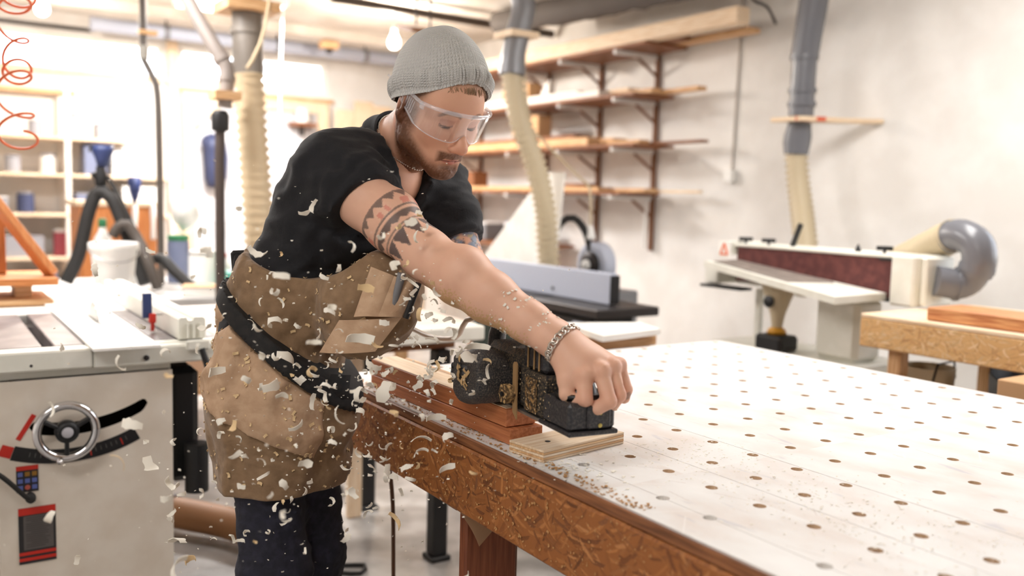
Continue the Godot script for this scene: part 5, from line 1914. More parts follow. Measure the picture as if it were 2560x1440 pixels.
# mesh the field inside a box into mb; colour is an optional Callable(p, n) -> Color; xf moves the result
func net(f: Field, lo: Vector3, hi: Vector3, c: float, mb: MB, colour = null, xf := Transform3D()) -> void:
	var B := 4
	var nb := Vector3i(((hi - lo) / (c * B)).ceil())
	var nn := nb * B + Vector3i.ONE
	var sx := nn.y * nn.z
	var sy := nn.z
	var vals := PackedFloat32Array()
	vals.resize(nn.x * nn.y * nn.z)
	vals.fill(INF)
	var half := c * B * 0.5
	var reach := half * 1.75
	var blocks := []
	for bx in nb.x:
		for by in nb.y:
			for bz in nb.z:
				var m := lo + Vector3(bx, by, bz) * (c * B) + Vector3.ONE * half
				var d0 := f.full(m)
				if absf(d0) > reach * 1.35 + 0.008:
					if f.cut == null or absf(f.cut.call(m, d0)) > reach * 1.35 + 0.008:
						continue
				blocks.append(Vector3i(bx, by, bz))
				f.gather(m, reach + 0.01)
				for i in B + 1:
					for j in B + 1:
						for k in B + 1:
							var x := bx * B + i
							var y := by * B + j
							var z := bz * B + k
							var id := x * sx + y * sy + z
							if vals[id] == INF:
								vals[id] = f.at(lo + Vector3(x, y, z) * c)
	var vid := {}
	var base := mb.v.size()
	var corner := PackedInt32Array([0, 1, sy, sy + 1, sx, sx + 1, sx + sy, sx + sy + 1])
	var off := [Vector3(0, 0, 0), Vector3(0, 0, 1), Vector3(0, 1, 0), Vector3(0, 1, 1), Vector3(1, 0, 0), Vector3(1, 0, 1), Vector3(1, 1, 0), Vector3(1, 1, 1)]
	var edges := [[0, 1], [2, 3], [4, 5], [6, 7], [0, 2], [1, 3], [4, 6], [5, 7], [0, 4], [1, 5], [2, 6], [3, 7]]
	for b in blocks:
		for i in B:
			for j in B:
				for k in B:
					var x: int = b.x * B + i
					var y: int = b.y * B + j
					var z: int = b.z * B + k
					var id := x * sx + y * sy + z
					var neg := 0
					for q in 8:
						if vals[id + corner[q]] < 0.0:
							neg += 1
					if neg == 0 or neg == 8:
						continue
					var s := Vector3.ZERO
					var cnt := 0
					for e in edges:
						var va := vals[id + corner[e[0]]]
						var vb := vals[id + corner[e[1]]]
						if (va < 0.0) != (vb < 0.0):
							s += (off[e[0]] as Vector3).lerp(off[e[1]], va / (va - vb))
							cnt += 1
					var p := lo + (Vector3(x, y, z) + s / cnt) * c
					vid[id] = mb.v.size()
					mb.v.append(p)
					mb.n.append(Vector3.ZERO)
					mb.c.append(Color.WHITE)
					mb.uv.append(Vector2.ZERO)
	for id in vid:
		var v0 := vals[id]
		for ax in 3:
			var st: int = [sx, sy, 1][ax]
			var v1 := vals[id + st]
			if (v0 < 0.0) == (v1 < 0.0):
				continue
			var s1: int = [sy, 1, sx][ax]
			var s2: int = [1, sx, sy][ax]
			var ia: int = vid.get(id, -1)
			var ib: int = vid.get(id - s1, -1)
			var ic: int = vid.get(id - s1 - s2, -1)
			var ie: int = vid.get(id - s2, -1)
			if ib < 0 or ic < 0 or ie < 0:
				continue
			if v0 > 0.0:
				mb.i.append_array(PackedInt32Array([ia, ib, ic, ia, ic, ie]))
			else:
				mb.i.append_array(PackedInt32Array([ia, ic, ib, ia, ie, ic]))
	# normals from the faces (front faces run clockwise)
	for t in range(0, mb.i.size(), 3):
		var i0 := mb.i[t]
		if i0 < base:
			continue
		var i1 := mb.i[t + 1]
		var i2 := mb.i[t + 2]
		var n := (mb.v[i2] - mb.v[i0]).cross(mb.v[i1] - mb.v[i0])
		mb.n[i0] += n
		mb.n[i1] += n
		mb.n[i2] += n
	for q in range(base, mb.v.size()):
		mb.n[q] = mb.n[q].normalized()
		if colour != null:
			mb.c[q] = colour.call(mb.v[q], mb.n[q])
			mb.colored = true
		mb.v[q] = xf * mb.v[q]
		mb.n[q] = xf.basis * mb.n[q]

func build_planer() -> void:
	var t := thing("electric_planer", "black electric hand planer caked in sawdust, gripped by the man", "planer", V(0.957, 0.9212, -1.178), "", deg_to_rad(-8.0))
	var dust := mottled("dusty_black", srgb(28, 27, 27), srgb(112, 92, 66), 15.0, 0.75, 0.06, 0.02, 0.42, 0.8)
	var dusty2 := mottled("dusty_grey", srgb(46, 46, 51), srgb(122, 112, 98), 20.0, 0.6, 0.06, 0.02, 0.4, 0.85)
	var blk := mottled("shell_black", srgb(40, 40, 45), srgb(78, 74, 72), 14.0, 0.4, 0.04, 0.02, 0.45, 0.85)
	var tan := mat("dust_tan", srgb(158, 124, 82), 0.8)
	var u := MB.new()
	# nose with a centre rib, screws and a lower flange
	u.bb(-0.047, 0.008, -0.10, 0.047, 0.057, -0.002, 0.006)
	var nose := obj("nose_block", u, blk, t, true)
	u = MB.new()
	u.bb(-0.012, 0.012, -0.004, 0.034, 0.054, 0.003, 0.003)
	obj("centre_rib", u, blk, nose, true)
	u = MB.new()
	u.bb(-0.049, 0.001, -0.11, 0.049, 0.009, 0.004, 0.002)
	obj("flange", u, blk, nose, true)
	for p in [[0.012, 0.04], [0.012, 0.018]]:
		u = MB.new()
		u.lathe([Vector2(0.0002, 0), Vector2(0.004, 0.0), Vector2(0.0038, 0.0012), Vector2(0.0002, 0.0014)], 12, Transform3D(Basis(V(1, 0, 0), PI / 2), V(p[0], p[1], 0.0031)))
		obj("brass_screw", u, mat("brass", srgb(186, 168, 96), 0.35, 0.8), nose, true)
	# depth knob under the hand
	u = MB.new()
	u.lathe([Vector2(0.0005, 0.0575), Vector2(0.044, 0.0575), Vector2(0.0445, 0.066), Vector2(0.040, 0.069), Vector2(0.038, 0.066), Vector2(0.030, 0.0655), Vector2(0.028, 0.075), Vector2(0.022, 0.092), Vector2(0.012, 0.098), Vector2(0.0005, 0.099)], 40, Transform3D(Basis(), V(0.0, 0, -0.048)))
	obj("depth_knob", u, mat("knob_black", srgb(20, 20, 21), 0.35), t, true)
	# soles
	u = MB.new()
	u.bb(-0.045, 0.0, -0.36, 0.045, 0.006, -0.115, 0.001)
	obj("rear_sole", u, mats.steel, t, true)
	# middle casting with stepped sides
	u = MB.new()
	u.bb(-0.044, 0.007, -0.185, 0.044, 0.085, -0.101, 0.006)
	obj("cutter_housing", u, dust, t, true)
	u = MB.new()
	u.bb(-0.047, 0.012, -0.17, -0.0445, 0.075, -0.125, 0.001)
	obj("side_plate", u, mottled("dust_plate", srgb(52, 40, 28), srgb(168, 128, 76), 9.0, 0.8, 0.08, 0.02, 0.35, 0.75), t, true)
	u = MB.new()
	u.bb(-0.042, 0.007, -0.36, 0.042, 0.115, -0.186, 0.012)
	obj("body_shell", u, dust, t, true)
	u = MB.new()
	u.bb(-0.038, 0.086, -0.2, 0.04, 0.15, -0.11, 0.008)
	obj("chip_chute", u, blk, t, true)
	for z in [-0.175, -0.15, -0.13]:
		u = MB.new()
		u.bb(-0.041, 0.09, z - 0.002, -0.0385, 0.145, z + 0.002, 0.0005)
		obj("chute_rib", u, tan, t, true)
	# upright guide bar and clamp knob on the near side
	u = MB.new()
	var bar := PackedVector2Array()
	for k in 9:
		var a := PI * k / 8.0
		bar.append(Vector2(cos(a) * 0.0085, 0.088 + sin(a) * 0.0085))
	bar.append_array(PackedVector2Array([Vector2(-0.0085, 0.03), Vector2(-0.006, 0.0), Vector2(0.010, -0.012), Vector2(0.0085, 0.03)]))
	u.prism(bar, 0.003, Transform3D(Basis(Vector3.UP, -PI / 2), V(-0.053, 0, -0.2)))
	obj("guide_bar", u, tan, t, true)
	u = MB.new()
	var kn := PackedVector2Array()
	for k in 36:
		var a := TAU * k / 36.0
		kn.append(Vector2(cos(a), sin(a)) * 0.0195 * (0.9 + 0.1 * cos(a * 6.0)))
	u.prism(kn, 0.018, Transform3D(Basis(Vector3.UP, PI / 2), V(-0.064, 0.034, -0.212)))
	var knob := obj("clamp_knob", u, mottled("dust_knob", srgb(72, 54, 36), srgb(206, 168, 112), 10.0, 0.85, 0.1, 0.02, 0.35, 0.7), t, true)
	u = MB.new()
	u.tube([V(-0.0735, 0.034, -0.212), V(-0.0765, 0.034, -0.212)], 0.005, 10)
	obj("knob_pin", u, mats.black_plastic, knob, true)
	# rounded motor cover standing out on the near side, with cooling slots
	var f := Field.new()
	f.cap(V(-0.05, 0.05, -0.345), V(-0.05, 0.05, -0.285), 0.045, 0.047, 0.02)
	f.cap(V(-0.085, 0.05, -0.345), V(-0.085, 0.05, -0.285), 0.046, 0.047, 0.02)
	f.cap(V(-0.085, 0.035, -0.33), V(-0.085, 0.065, -0.29), 0.044, 0.044, 0.02)
	f.cut = func(p: Vector3, d: float) -> float:
		d = maxf(d, -0.112 - p.x)
		d = maxf(d, -0.252 + p.z * -1.0 - 0.136)
		if p.z < -0.368:
			var w := sin(p.y * TAU / 0.0165) * 0.004 + 0.001
			d = maxf(d, -(-0.368 - p.z) + 0.009 + w)
		var slot := maxf(absf(p.z + 0.315) - 0.017, absf(fposmod(p.y - 0.03 + 0.0065, 0.013) - 0.0065) - 0.0035)
		if absf(p.y - 0.05) < 0.026 and p.x < -0.09:
			d = maxf(d, -maxf(slot, p.x * -1.0 - 0.2))
		return d
	var mb := MB.new()
	net(f, V(-0.14, -0.01, -0.40), V(0.0, 0.11, -0.22), 0.0028, mb)
	var mc := obj("motor_cover", mb, dusty2, t, true)
	u = MB.new()
	u.bb(-0.108, 0.02, -0.345, -0.09, 0.082, -0.285, 0.002)
	obj("motor_core", u, mats.galvanised, mc, true)
	# chips stuck in the slots
	rng.seed = 31
	for k in 14:
		u = MB.new()
		var a := V(-0.1145, 0.028 + rng.randf() * 0.05, -0.315 + rng.randf_range(-0.022, 0.022))
		var rows := []
		var dr := Vector3(0, rng.randf_range(-1, 1), rng.randf_range(-1, 1)).normalized()
		var e := Vector3(1, 0, 0).cross(dr)
		for i in 4:
			rows.append([a + dr * (i * 0.005) + V(-0.002 * sin(i * 1.3), 0, 0), a + dr * (i * 0.005) + e * 0.007 + V(-0.002 * cos(i * 1.1), 0, 0)])
		u.sheet(rows, 0.0008)
		obj("stuck_chip", u, mat("chip_tan", srgb(206, 172, 124), 0.8), mc, true)
	# rear handle
	u = MB.new()
	u.tube(curve([V(0, 0.10, -0.2), V(0, 0.155, -0.235), V(0, 0.175, -0.29), V(0, 0.165, -0.35), V(0, 0.12, -0.4), V(0, 0.07, -0.40), V(0, 0.05, -0.36)], 0.02), 0.0185, 16)
	obj("rear_handle", u, blk, t, true)
	u = MB.new()
	u.bb(-0.008, 0.122, -0.305, 0.008, 0.15, -0.27, 0.003)
	obj("trigger", u, mats.black_plastic, t, true)
	u = MB.new()
	u.tube([V(0, 0.13, -0.4), V(-0.01, 0.15, -0.44)], 0.011, 10)
	obj("cord_sleeve", u, mats.black_rubber, t, true)
	# mains cord runs back over the board behind the man
	var c := MB.new()
	var g := t.global_transform
	c.tube(curve([g * V(-0.01, 0.15, -0.44), V(1.0, 1.055, -1.68), V(1.03, 1.0, -1.78), V(1.03, 0.985, -1.9), V(1.02, 0.995, -2.0), V(1.0, 0.985, -2.1), V(0.95, 0.97, -2.25), V(0.85, 0.8, -2.4), V(0.8, 0.3, -2.5), V(0.85, 0.01, -2.6), V(1.0, 0.008, -2.7)], 0.03), 0.006, 10)
	solo("planer_cord", c, mat("cord_grey", srgb(150, 128, 108), 0.35), "grey-brown mains cord trailing from the planer behind the man", "cord")

func lin(r: int, g: int, b: int) -> Color:
	return srgb(r, g, b).srgb_to_linear()

const HEAD_AT := Vector3(0.9165, 1.5077, -1.6810)
var head_b := Basis(Vector3(0.9981, -0.0419, -0.0454), Vector3(0.0583, 0.881, 0.4694), Vector3(0.0203, -0.4712, 0.8818)).orthonormalized() * Basis(Vector3.UP, 0.11)

# joints, in world axes
const SH_R := Vector3(0.724, 1.369, -1.781)
const EL_R := Vector3(0.829, 1.199, -1.522)
const WR_R := Vector3(0.956, 1.066, -1.265)
const SH_L := Vector3(1.016, 1.350, -1.868)
const EL_L := Vector3(1.040, 1.150, -1.735)
const WR_L := Vector3(1.035, 1.085, -1.575)
const PELVIS := Vector3(0.655, 0.955, -1.905)
const WAIST := Vector3(0.705, 1.11, -1.905)
const CHEST := Vector3(0.805, 1.275, -1.865)
const UPPER := Vector3(0.862, 1.355, -1.835)
const SIDE := Vector3(0.94, -0.06, -0.33)

func head_field() -> Field:
	# head axes: +x his left, +y up, +z out of the face; origin between the ears at eye height
	var f := Field.new()
	var E := func(x: float, y: float, z: float, rx: float, ry: float, rz: float, k: float, tilt := 0.0) -> void:
		f.ell(Transform3D(Basis(Vector3.RIGHT, tilt), V(x, y, z)), V(rx, ry, rz), k)
	E.call(0, 0.034, -0.012, 0.076, 0.086, 0.098, 0.02)
	E.call(0, -0.022, 0.034, 0.062, 0.075, 0.056, 0.03)
	E.call(0, -0.066, 0.05, 0.043, 0.042, 0.042, 0.03)
	for s in [-1.0, 1.0]:
		f.cap(V(s * 0.057, -0.03, -0.004), V(s * 0.053, -0.066, 0.012), 0.014, 0.017, 0.03)
		f.cap(V(s * 0.053, -0.066, 0.012), V(s * 0.014, -0.104, 0.073), 0.017, 0.016, 0.03)
		E.call(s * 0.043, -0.026, 0.058, 0.024, 0.022, 0.022, 0.03)
		f.cap(V(s * 0.048, 0.018, 0.066), V(s * 0.014, 0.014, 0.084), 0.012, 0.011, 0.018)
	f.ell(Transform3D(Basis(), V(0, -0.104, 0.076)), V(0.021, 0.015, 0.016), 0.02)
	E.call(0, 0.045, 0.045, 0.06, 0.05, 0.05, 0.03)
	# sockets, lids, eyes
	for s in [-1.0, 1.0]:
		f.ell(Transform3D(Basis(), V(s * 0.033, 0.001, 0.099)), V(0.021, 0.0125, 0.015), 0.014, true)
		f.ell(Transform3D(Basis(), V(s * 0.0325, -0.001, 0.0715)), V(0.0155, 0.0125, 0.0135), 0.006)
		f.cap(V(s * 0.019, 0.001, 0.0815), V(s * 0.045, 0.0, 0.0745), 0.0035, 0.0032, 0.006)
	# nose
	f.cap(V(0, 0.012, 0.087), V(0, -0.034, 0.112), 0.0085, 0.0115, 0.014)
	f.ell(Transform3D(Basis(), V(0, -0.040, 0.115)), V(0.0125, 0.0115, 0.0135), 0.01)
	for s in [-1.0, 1.0]:
		f.ell(Transform3D(Basis(), V(s * 0.0125, -0.045, 0.103)), V(0.0075, 0.0075, 0.0115), 0.008)
		f.ell(Transform3D(Basis(), V(s * 0.0062, -0.0525, 0.109)), V(0.0042, 0.003, 0.006), 0.003, true)
	# mouth
	E.call(0, -0.072, 0.074, 0.030, 0.020, 0.020, 0.02)
	f.cap(V(-0.023, -0.0735, 0.083), V(0, -0.0698, 0.0945), 0.0035, 0.0052, 0.006)
	f.cap(V(0.023, -0.0735, 0.083), V(0, -0.0698, 0.0945), 0.0035, 0.0052, 0.006)
	f.cap(V(-0.019, -0.0795, 0.083), V(0, -0.0815, 0.0915), 0.0038, 0.0064, 0.006)
	f.cap(V(0.019, -0.0795, 0.083), V(0, -0.0815, 0.0915), 0.0038, 0.0064, 0.006)
	f.cap(V(-0.024, -0.0755, 0.089), V(0, -0.0755, 0.1005), 0.0012, 0.0014, 0.003, true)
	f.cap(V(0.024, -0.0755, 0.089), V(0, -0.0755, 0.1005), 0.0012, 0.0014, 0.003, true)
	f.cap(V(-0.015, -0.092, 0.095), V(0.015, -0.092, 0.095), 0.005, 0.005, 0.014, true)
	# ears
	for s in [-1.0, 1.0]:
		f.ell(Transform3D(Basis.from_euler(V(-0.2, s * 0.4, s * 0.1)), V(s * 0.079, 0.002, -0.014)), V(0.008, 0.031, 0.019), 0.008)
		f.ell(Transform3D(Basis(), V(s * 0.078, -0.026, -0.006)), V(0.006, 0.010, 0.009), 0.008)
		f.ell(Transform3D(Basis.from_euler(V(-0.2, s * 0.4, 0)), V(s * 0.0885, 0.003, -0.008)), V(0.006, 0.018, 0.010), 0.006, true)
	# neck, running down and back inside the shirt
	f.cap(V(0, -0.045, -0.03), V(0, -0.16, -0.115), 0.056, 0.062, 0.035)
	f.cap(V(0, -0.16, -0.115), V(0, -0.22, -0.17), 0.062, 0.075, 0.03)
	for s in [-1.0, 1.0]:
		f.cap(V(s * 0.052, -0.04, -0.03), V(s * 0.018, -0.2, -0.045), 0.014, 0.013, 0.03)
	f.ell(Transform3D(Basis(), V(0, -0.135, -0.01)), V(0.016, 0.02, 0.016), 0.03)
	return f

func beard_amount(p: Vector3) -> float:
	var s := absf(p.x)
	var yt := lerpf(-0.022, -0.101, clampf((p.z + 0.005) / 0.078, 0.0, 1.0))
	var jaw := smoothstep(yt + 0.032, yt - 0.006, p.y) * smoothstep(-0.03, -0.012, p.z) * smoothstep(-0.136, -0.114, p.y + maxf(0.0, 0.03 - p.z) * 0.9)
	var burn := smoothstep(0.05, 0.018, p.z) * smoothstep(-0.022, -0.008, p.z) * smoothstep(0.03, 0.0, p.y) * smoothstep(0.045, 0.055, s)
	var mo := smoothstep(0.038, 0.028, s) * smoothstep(-0.0735 - maxf(0.0, s - 0.018) * 0.8, -0.0685 - maxf(0.0, s - 0.018) * 0.8, p.y) * smoothstep(-0.0535, -0.060, p.y) * smoothstep(0.072, 0.08, p.z)
	var soul := smoothstep(0.013, 0.006, s) * smoothstep(-0.101, -0.095, p.y) * smoothstep(-0.087, -0.09, p.y) * smoothstep(0.07, 0.08, p.z) * 0.8
	return clampf(maxf(maxf(jaw, burn * 0.9), maxf(mo * 0.9, soul)), 0.0, 1.0)

func person_body(t: Node3D) -> MeshInstance3D:
	var mb := MB.new()
	mb.colored = true
	var fn := FastNoiseLite.new()
	fn.seed = 5
	fn.frequency = 260.0
	fn.fractal_octaves = 2
	var fw := FastNoiseLite.new()
	fw.seed = 9
	fw.frequency = 45.0
	var skin := lin(222, 170, 142)
	var warm := lin(204, 132, 106)
	# --- head
	var f := head_field()
	f.disp = func(p: Vector3, d: float) -> float:
		if absf(d) > 0.012:
			return 0.0
		var b := beard_amount(p)
		if b > 0.02:
			return -b * (0.0016 + 0.0016 * fn.get_noise_3d(p.x, p.y * 0.5, p.z))
		return 0.0
	var hc := func(p: Vector3, n: Vector3) -> Color:
		var c := skin
		var s := absf(p.x)
		var w := 0.0
		w = maxf(w, 1.0 - V(s - 0.0, (p.y + 0.042) , (p.z - 0.115)).length() / 0.026)
		w = maxf(w, (1.0 - V(s - 0.046, p.y + 0.03, p.z - 0.062).length() / 0.035) * 0.6)
		if s > 0.07 and p.z < 0.01:
			w = maxf(w, 0.7)
		c = c.lerp(warm, clampf(w, 0.0, 1.0) * 0.75)
		c = c.lerp(warm, clampf(fw.get_noise_3dv(p), 0.0, 1.0) * 0.22)
		# lips
		var lip := smoothstep(0.026, 0.02, s) * smoothstep(-0.0885, -0.0855, p.y) * smoothstep(-0.0655, -0.068, p.y) * smoothstep(0.078, 0.083, p.z)
		lip *= smoothstep(0.0, 0.003, 0.0095 - s * 0.32 - absf(p.y + 0.0765))
		c = c.lerp(lin(196, 118, 104), lip * 0.85)
		if absf(p.y + 0.0755) < 0.0012 and s < 0.024 and p.z > 0.078:
			c = lin(110, 54, 48)
		# brows and lash lines
		var by := 0.0225 + 0.004 * sin(clampf((s - 0.012) / 0.04, 0.0, 1.0) * PI) - smoothstep(0.04, 0.056, s) * 0.006
		var brow := smoothstep(0.0055, 0.003, absf(p.y - by)) * smoothstep(0.010, 0.015, s) * smoothstep(0.060, 0.05, s) * smoothstep(0.05, 0.06, p.z)
		c = c.lerp(lin(92, 64, 46), brow * (0.75 + 0.25 * fn.get_noise_3dv(p)))
		var ly := -0.0062 + 0.003 * pow((s - 0.0325) / 0.014, 2.0)
		if absf(s - 0.0325) < 0.0155 and p.z > 0.066:
			c = c.lerp(lin(58, 36, 30), smoothstep(0.0026, 0.0012, absf(p.y - ly)) * 0.9)
			c = c.lerp(lin(176, 112, 96), smoothstep(0.010, 0.004, absf(p.y - 0.003)) * 0.4)
		# nostrils
		if V(s - 0.0062, p.y + 0.0525, p.z - 0.109).length() < 0.0055 and p.y < -0.048:
			c = lin(96, 50, 42)
		# hair at the temples and nape, beard
		var hair := smoothstep(0.0, 0.03, p.y + 0.02 - maxf(0.0, p.z - 0.0) * 0.9) * smoothstep(0.055, 0.066, s) * smoothstep(0.06, 0.035, p.z)
		hair = maxf(hair, smoothstep(-0.03, -0.05, p.z) * smoothstep(-0.085, -0.05, p.y - p.z * 0.2 - 0.01))
		if s > 0.074 and p.z > -0.036 and p.z < 0.01 and p.y < 0.035:
			hair *= 0.15
		hair = maxf(hair, smoothstep(0.072, 0.082, p.y - 0.25 * (0.03 - s)) * smoothstep(0.03, 0.06, p.z) * 0.7)
		c = c.lerp(lin(122, 92, 68), hair * (0.7 + 0.3 * fn.get_noise_3d(p.x, p.y * 0.3, p.z)))
		var b := beard_amount(p)
		if b > 0.0:
			var g := 0.5 + 0.5 * fn.get_noise_3d(p.x * 1.4, p.y * 0.45, p.z * 1.4)
			c = c.lerp(lin(66, 40, 26).lerp(lin(112, 70, 44), g), clampf(b * (0.7 + 0.6 * g), 0.0, 0.96))
		return c
	net(f, V(-0.10, -0.26, -0.26), V(0.10, 0.125, 0.135), 0.0027, mb, hc, Transform3D(head_b, HEAD_AT))

	# --- right arm and hand
	var a := Field.new()
	var up := EL_R - SH_R
	var fo := WR_R - EL_R
	var outw := up.cross(fo).normalized()
	a.chain([SH_R, SH_R + up * 0.35, SH_R + up * 0.62, EL_R - up * 0.07, EL_R], [0.058, 0.055, 0.052, 0.047, 0.044], 0.02)
	a.ell(Transform3D(Basis(), SH_R + up * 0.55 + V(0.012, 0.014, 0.008)), V(0.044, 0.044, 0.044), 0.03)
	a.chain([EL_R, EL_R + fo * 0.22, EL_R + fo * 0.45, EL_R + fo * 0.75, WR_R - fo * 0.04], [0.044, 0.0505, 0.047, 0.036, 0.030], 0.02)
	a.ell(Transform3D(Basis(), EL_R + fo * 0.2 + V(0.004, 0.012, 0.012)), V(0.044, 0.044, 0.044), 0.03)
	var hand := V(0.028, 0.006, -0.01)
	a.cap(WR_R - fo * 0.08 + hand * 0.45, WR_R + hand * 0.45, 0.026, 0.024, 0.02)
	a.cap(WR_R - fo * 0.08 - hand * 0.45, WR_R - hand * 0.35, 0.026, 0.024, 0.02)
	var mcp := [V(0.951, 1.021, -1.199), V(0.977, 1.029, -1.186), V(1.003, 1.035, -1.187), V(1.025, 1.035, -1.196)]
	var pip := [V(0.944, 0.985, -1.186), V(0.976, 0.984, -1.160), V(1.006, 0.990, -1.168), V(1.032, 0.994, -1.182)]
	var dip := [V(0.938, 0.976, -1.208), V(0.965, 0.969, -1.178), V(1.001, 0.971, -1.180), V(1.033, 0.978, -1.188)]
	var tip := [V(0.946, 0.982, -1.226), V(0.960, 0.976, -1.200), V(0.994, 0.973, -1.202), V(1.028, 0.974, -1.206)]
	var fr := [0.0134, 0.0138, 0.0122, 0.0112]
	a.ell(Transform3D(Basis(), V(0.972, 1.046, -1.235)), V(0.034, 0.021, 0.034), 0.02)
	for k in 4:
		var m: Vector3 = mcp[k]
		var w0: Vector3 = WR_R + hand * (-0.35 + 0.3 * k) + V(0, -0.004, 0)
		a.cap(w0, m, 0.0215, fr[k] * 1.06, 0.018)
	for k in 4:
		var m: Vector3 = mcp[k]
		a.cap(m, pip[k], fr[k] * 1.04, fr[k], 0.0045)
		a.cap(pip[k], dip[k], fr[k] * 0.98, fr[k] * 0.88, 0.003)
		a.cap(dip[k], tip[k], fr[k] * 0.86, fr[k] * 0.76, 0.003)
		a.ell(Transform3D(Basis(), m + V(-0.001, 0.004, 0.004)), V(1, 1, 1) * fr[k] * 0.95, 0.008)
		if k < 3:
			var g := m.lerp(mcp[k + 1], 0.5)
			var h: Vector3 = pip[k].lerp(pip[k + 1], 0.5)
			a.cap(g.lerp(h, 0.32) + V(-0.003, 0.006, 0.016), h + V(0, -0.004, 0.014), 0.003, 0.004, 0.006, true)
	a.cap(V(0.948, 1.046, -1.252), V(0.935, 1.012, -1.228), 0.022, 0.0165, 0.02)
	a.cap(V(0.935, 1.012, -1.228), V(0.930, 0.988, -1.220), 0.0145, 0.0125, 0.008)
	a.cap(V(0.930, 0.988, -1.220), V(0.944, 0.974, -1.214), 0.0122, 0.0105, 0.006)
	var ul := up.length()
	var un := up / ul
	var e1 := un.cross(Vector3.UP).normalized()
	var e2 := un.cross(e1)
	var ink := lin(58, 56, 60)
	var red := lin(206, 108, 96)
	var arm_c := func(p: Vector3, n: Vector3) -> Color:
		var c := skin.lerp(lin(232, 192, 168), 0.4)
		c = c.lerp(warm, clampf(fw.get_noise_3dv(p * 0.6), 0.0, 1.0) * 0.2)
		for m in mcp + pip:
			c = c.lerp(lin(214, 140, 118), clampf(1.0 - p.distance_to(m) / 0.024, 0.0, 1.0) * 0.45)
		var q := p - SH_R
		var tt := q.dot(un) / ul
		var ang := atan2(q.dot(e2), q.dot(e1))
		if tt > 0.5 and tt < 1.0 and p.y > 1.12:
			var saw := absf(fposmod(ang / TAU * 9.0, 1.0) - 0.5) * 2.0
			var saw2 := absf(fposmod(ang / TAU * 14.0, 1.0) - 0.5) * 2.0
			c = c.lerp(ink, 0.7 * maxf(smoothstep(0.011, 0.006, absf(tt - 0.545)), smoothstep(0.009, 0.004, absf(tt - 0.66))))
			c = c.lerp(ink, 0.75 * smoothstep(0.548, 0.556, tt) * smoothstep(0.556, 0.548, tt - 0.05 * (1.0 - saw2)))
			if tt > 0.605 and tt < 0.65 and fw.get_noise_2d(ang * 0.06, 0.3) > 0.05:
				c = c.lerp(red, 0.6)
			c = c.lerp(ink, 0.82 * smoothstep(0.681, 0.689, tt) * smoothstep(0.739, 0.731, tt + 0.02 * saw2))
			c = c.lerp(ink, 0.6 * smoothstep(0.009, 0.004, absf(tt - 0.757)))
			c = c.lerp(ink, 0.86 * smoothstep(0.771, 0.779, tt) * smoothstep(0.779, 0.771, tt - 0.135 * (1.0 - saw)))
		# wood dust clinging to the forearm's underside
		var s2 := (p - EL_R).dot(fo) / fo.length_squared()
		if s2 > -0.05 and s2 < 0.95:
			var g := fn.get_noise_3dv(p * 0.8) * 0.5 + 0.5
			var low := clampf(-n.y * 0.9 + 0.12 - n.z * 0.1, 0.0, 1.0) * smoothstep(-0.05, 0.15, s2) * smoothstep(0.95, 0.7, s2)
			if g < low * 0.95:
				c = c.lerp(lin(206, 166, 112), 0.8)
		# dark mark on the little finger
		if p.distance_to(V(1.03, 0.985, -1.178)) < 0.009:
			c = c.lerp(ink, 0.5)
		return c
	net(a, V(0.69, 0.95, -1.83), V(1.06, 1.44, -1.14), 0.003, mb, arm_c)

	# --- left arm and hand on the rear handle
	var l := Field.new()
	l.chain([SH_L, SH_L.lerp(EL_L, 0.5), EL_L], [0.056, 0.05, 0.043], 0.02)
	l.chain([EL_L, EL_L.lerp(WR_L, 0.3), WR_L], [0.043, 0.046, 0.031], 0.02)
	var hb := V(1.0, 1.085, -1.49)
	l.cap(WR_L, V(1.015, 1.098, -1.515), 0.03, 0.024, 0.02)
	for k in 4:
		var z := -1.515 + k * 0.021
		l.cap(V(1.02, 1.1, -1.53 + k * 0.012), V(1.012, 1.112, z), 0.018, 0.014, 0.015)
		l.cap(V(1.012, 1.112, z), V(0.982, 1.112, z + 0.003), 0.0125, 0.012, 0.006)
		l.cap(V(0.982, 1.112, z + 0.003), V(0.966, 1.09, z + 0.003), 0.0118, 0.011, 0.005)
		l.cap(V(0.966, 1.09, z + 0.003), V(0.982, 1.07, z + 0.002), 0.011, 0.0095, 0.005)
	l.cap(V(1.02, 1.09, -1.53), V(1.03, 1.075, -1.495), 0.017, 0.0135, 0.01)
	l.cap(V(1.03, 1.075, -1.495), V(1.01, 1.06, -1.47), 0.0125, 0.0105, 0.006)
	var fl := FastNoiseLite.new()
	fl.seed = 17
	fl.frequency = 34.0
	var left_c := func(p: Vector3, n: Vector3) -> Color:
		var c := skin
		if p.y < 1.30 and p.z < -1.60:
			var g := fl.get_noise_3dv(p)
			var h := fl.get_noise_3dv(p + V(0.3, 0.1, 0.0))
			c = c.lerp(lin(92, 124, 150), clampf(g * 2.2 + 0.45, 0.0, 0.85))
			if absf(h) < 0.05:
				c = c.lerp(lin(48, 62, 78), 0.8)
			if h > 0.45:
				c = c.lerp(lin(206, 176, 110), 0.6)
		return c
	net(l, V(0.93, 1.02, -1.95), V(1.16, 1.42, -1.43), 0.005, mb, left_c)

	# --- trunk inside the clothes
	var b := Field.new()
	b.cap(PELVIS + V(0, 0.05, 0), WAIST, 0.09, 0.085, 0.04)
	b.cap(WAIST, UPPER, 0.085, 0.08, 0.04)
	b.cap(SH_R, SH_L, 0.045, 0.045, 0.04)
	b.cap(UPPER, HEAD_AT + head_b * V(0, -0.2, -0.16), 0.06, 0.055, 0.04)
	net(b, V(0.5, 0.85, -2.1), V(1.15, 1.5, -1.7), 0.014, mb, func(_p: Vector3, _n: Vector3) -> Color: return skin)
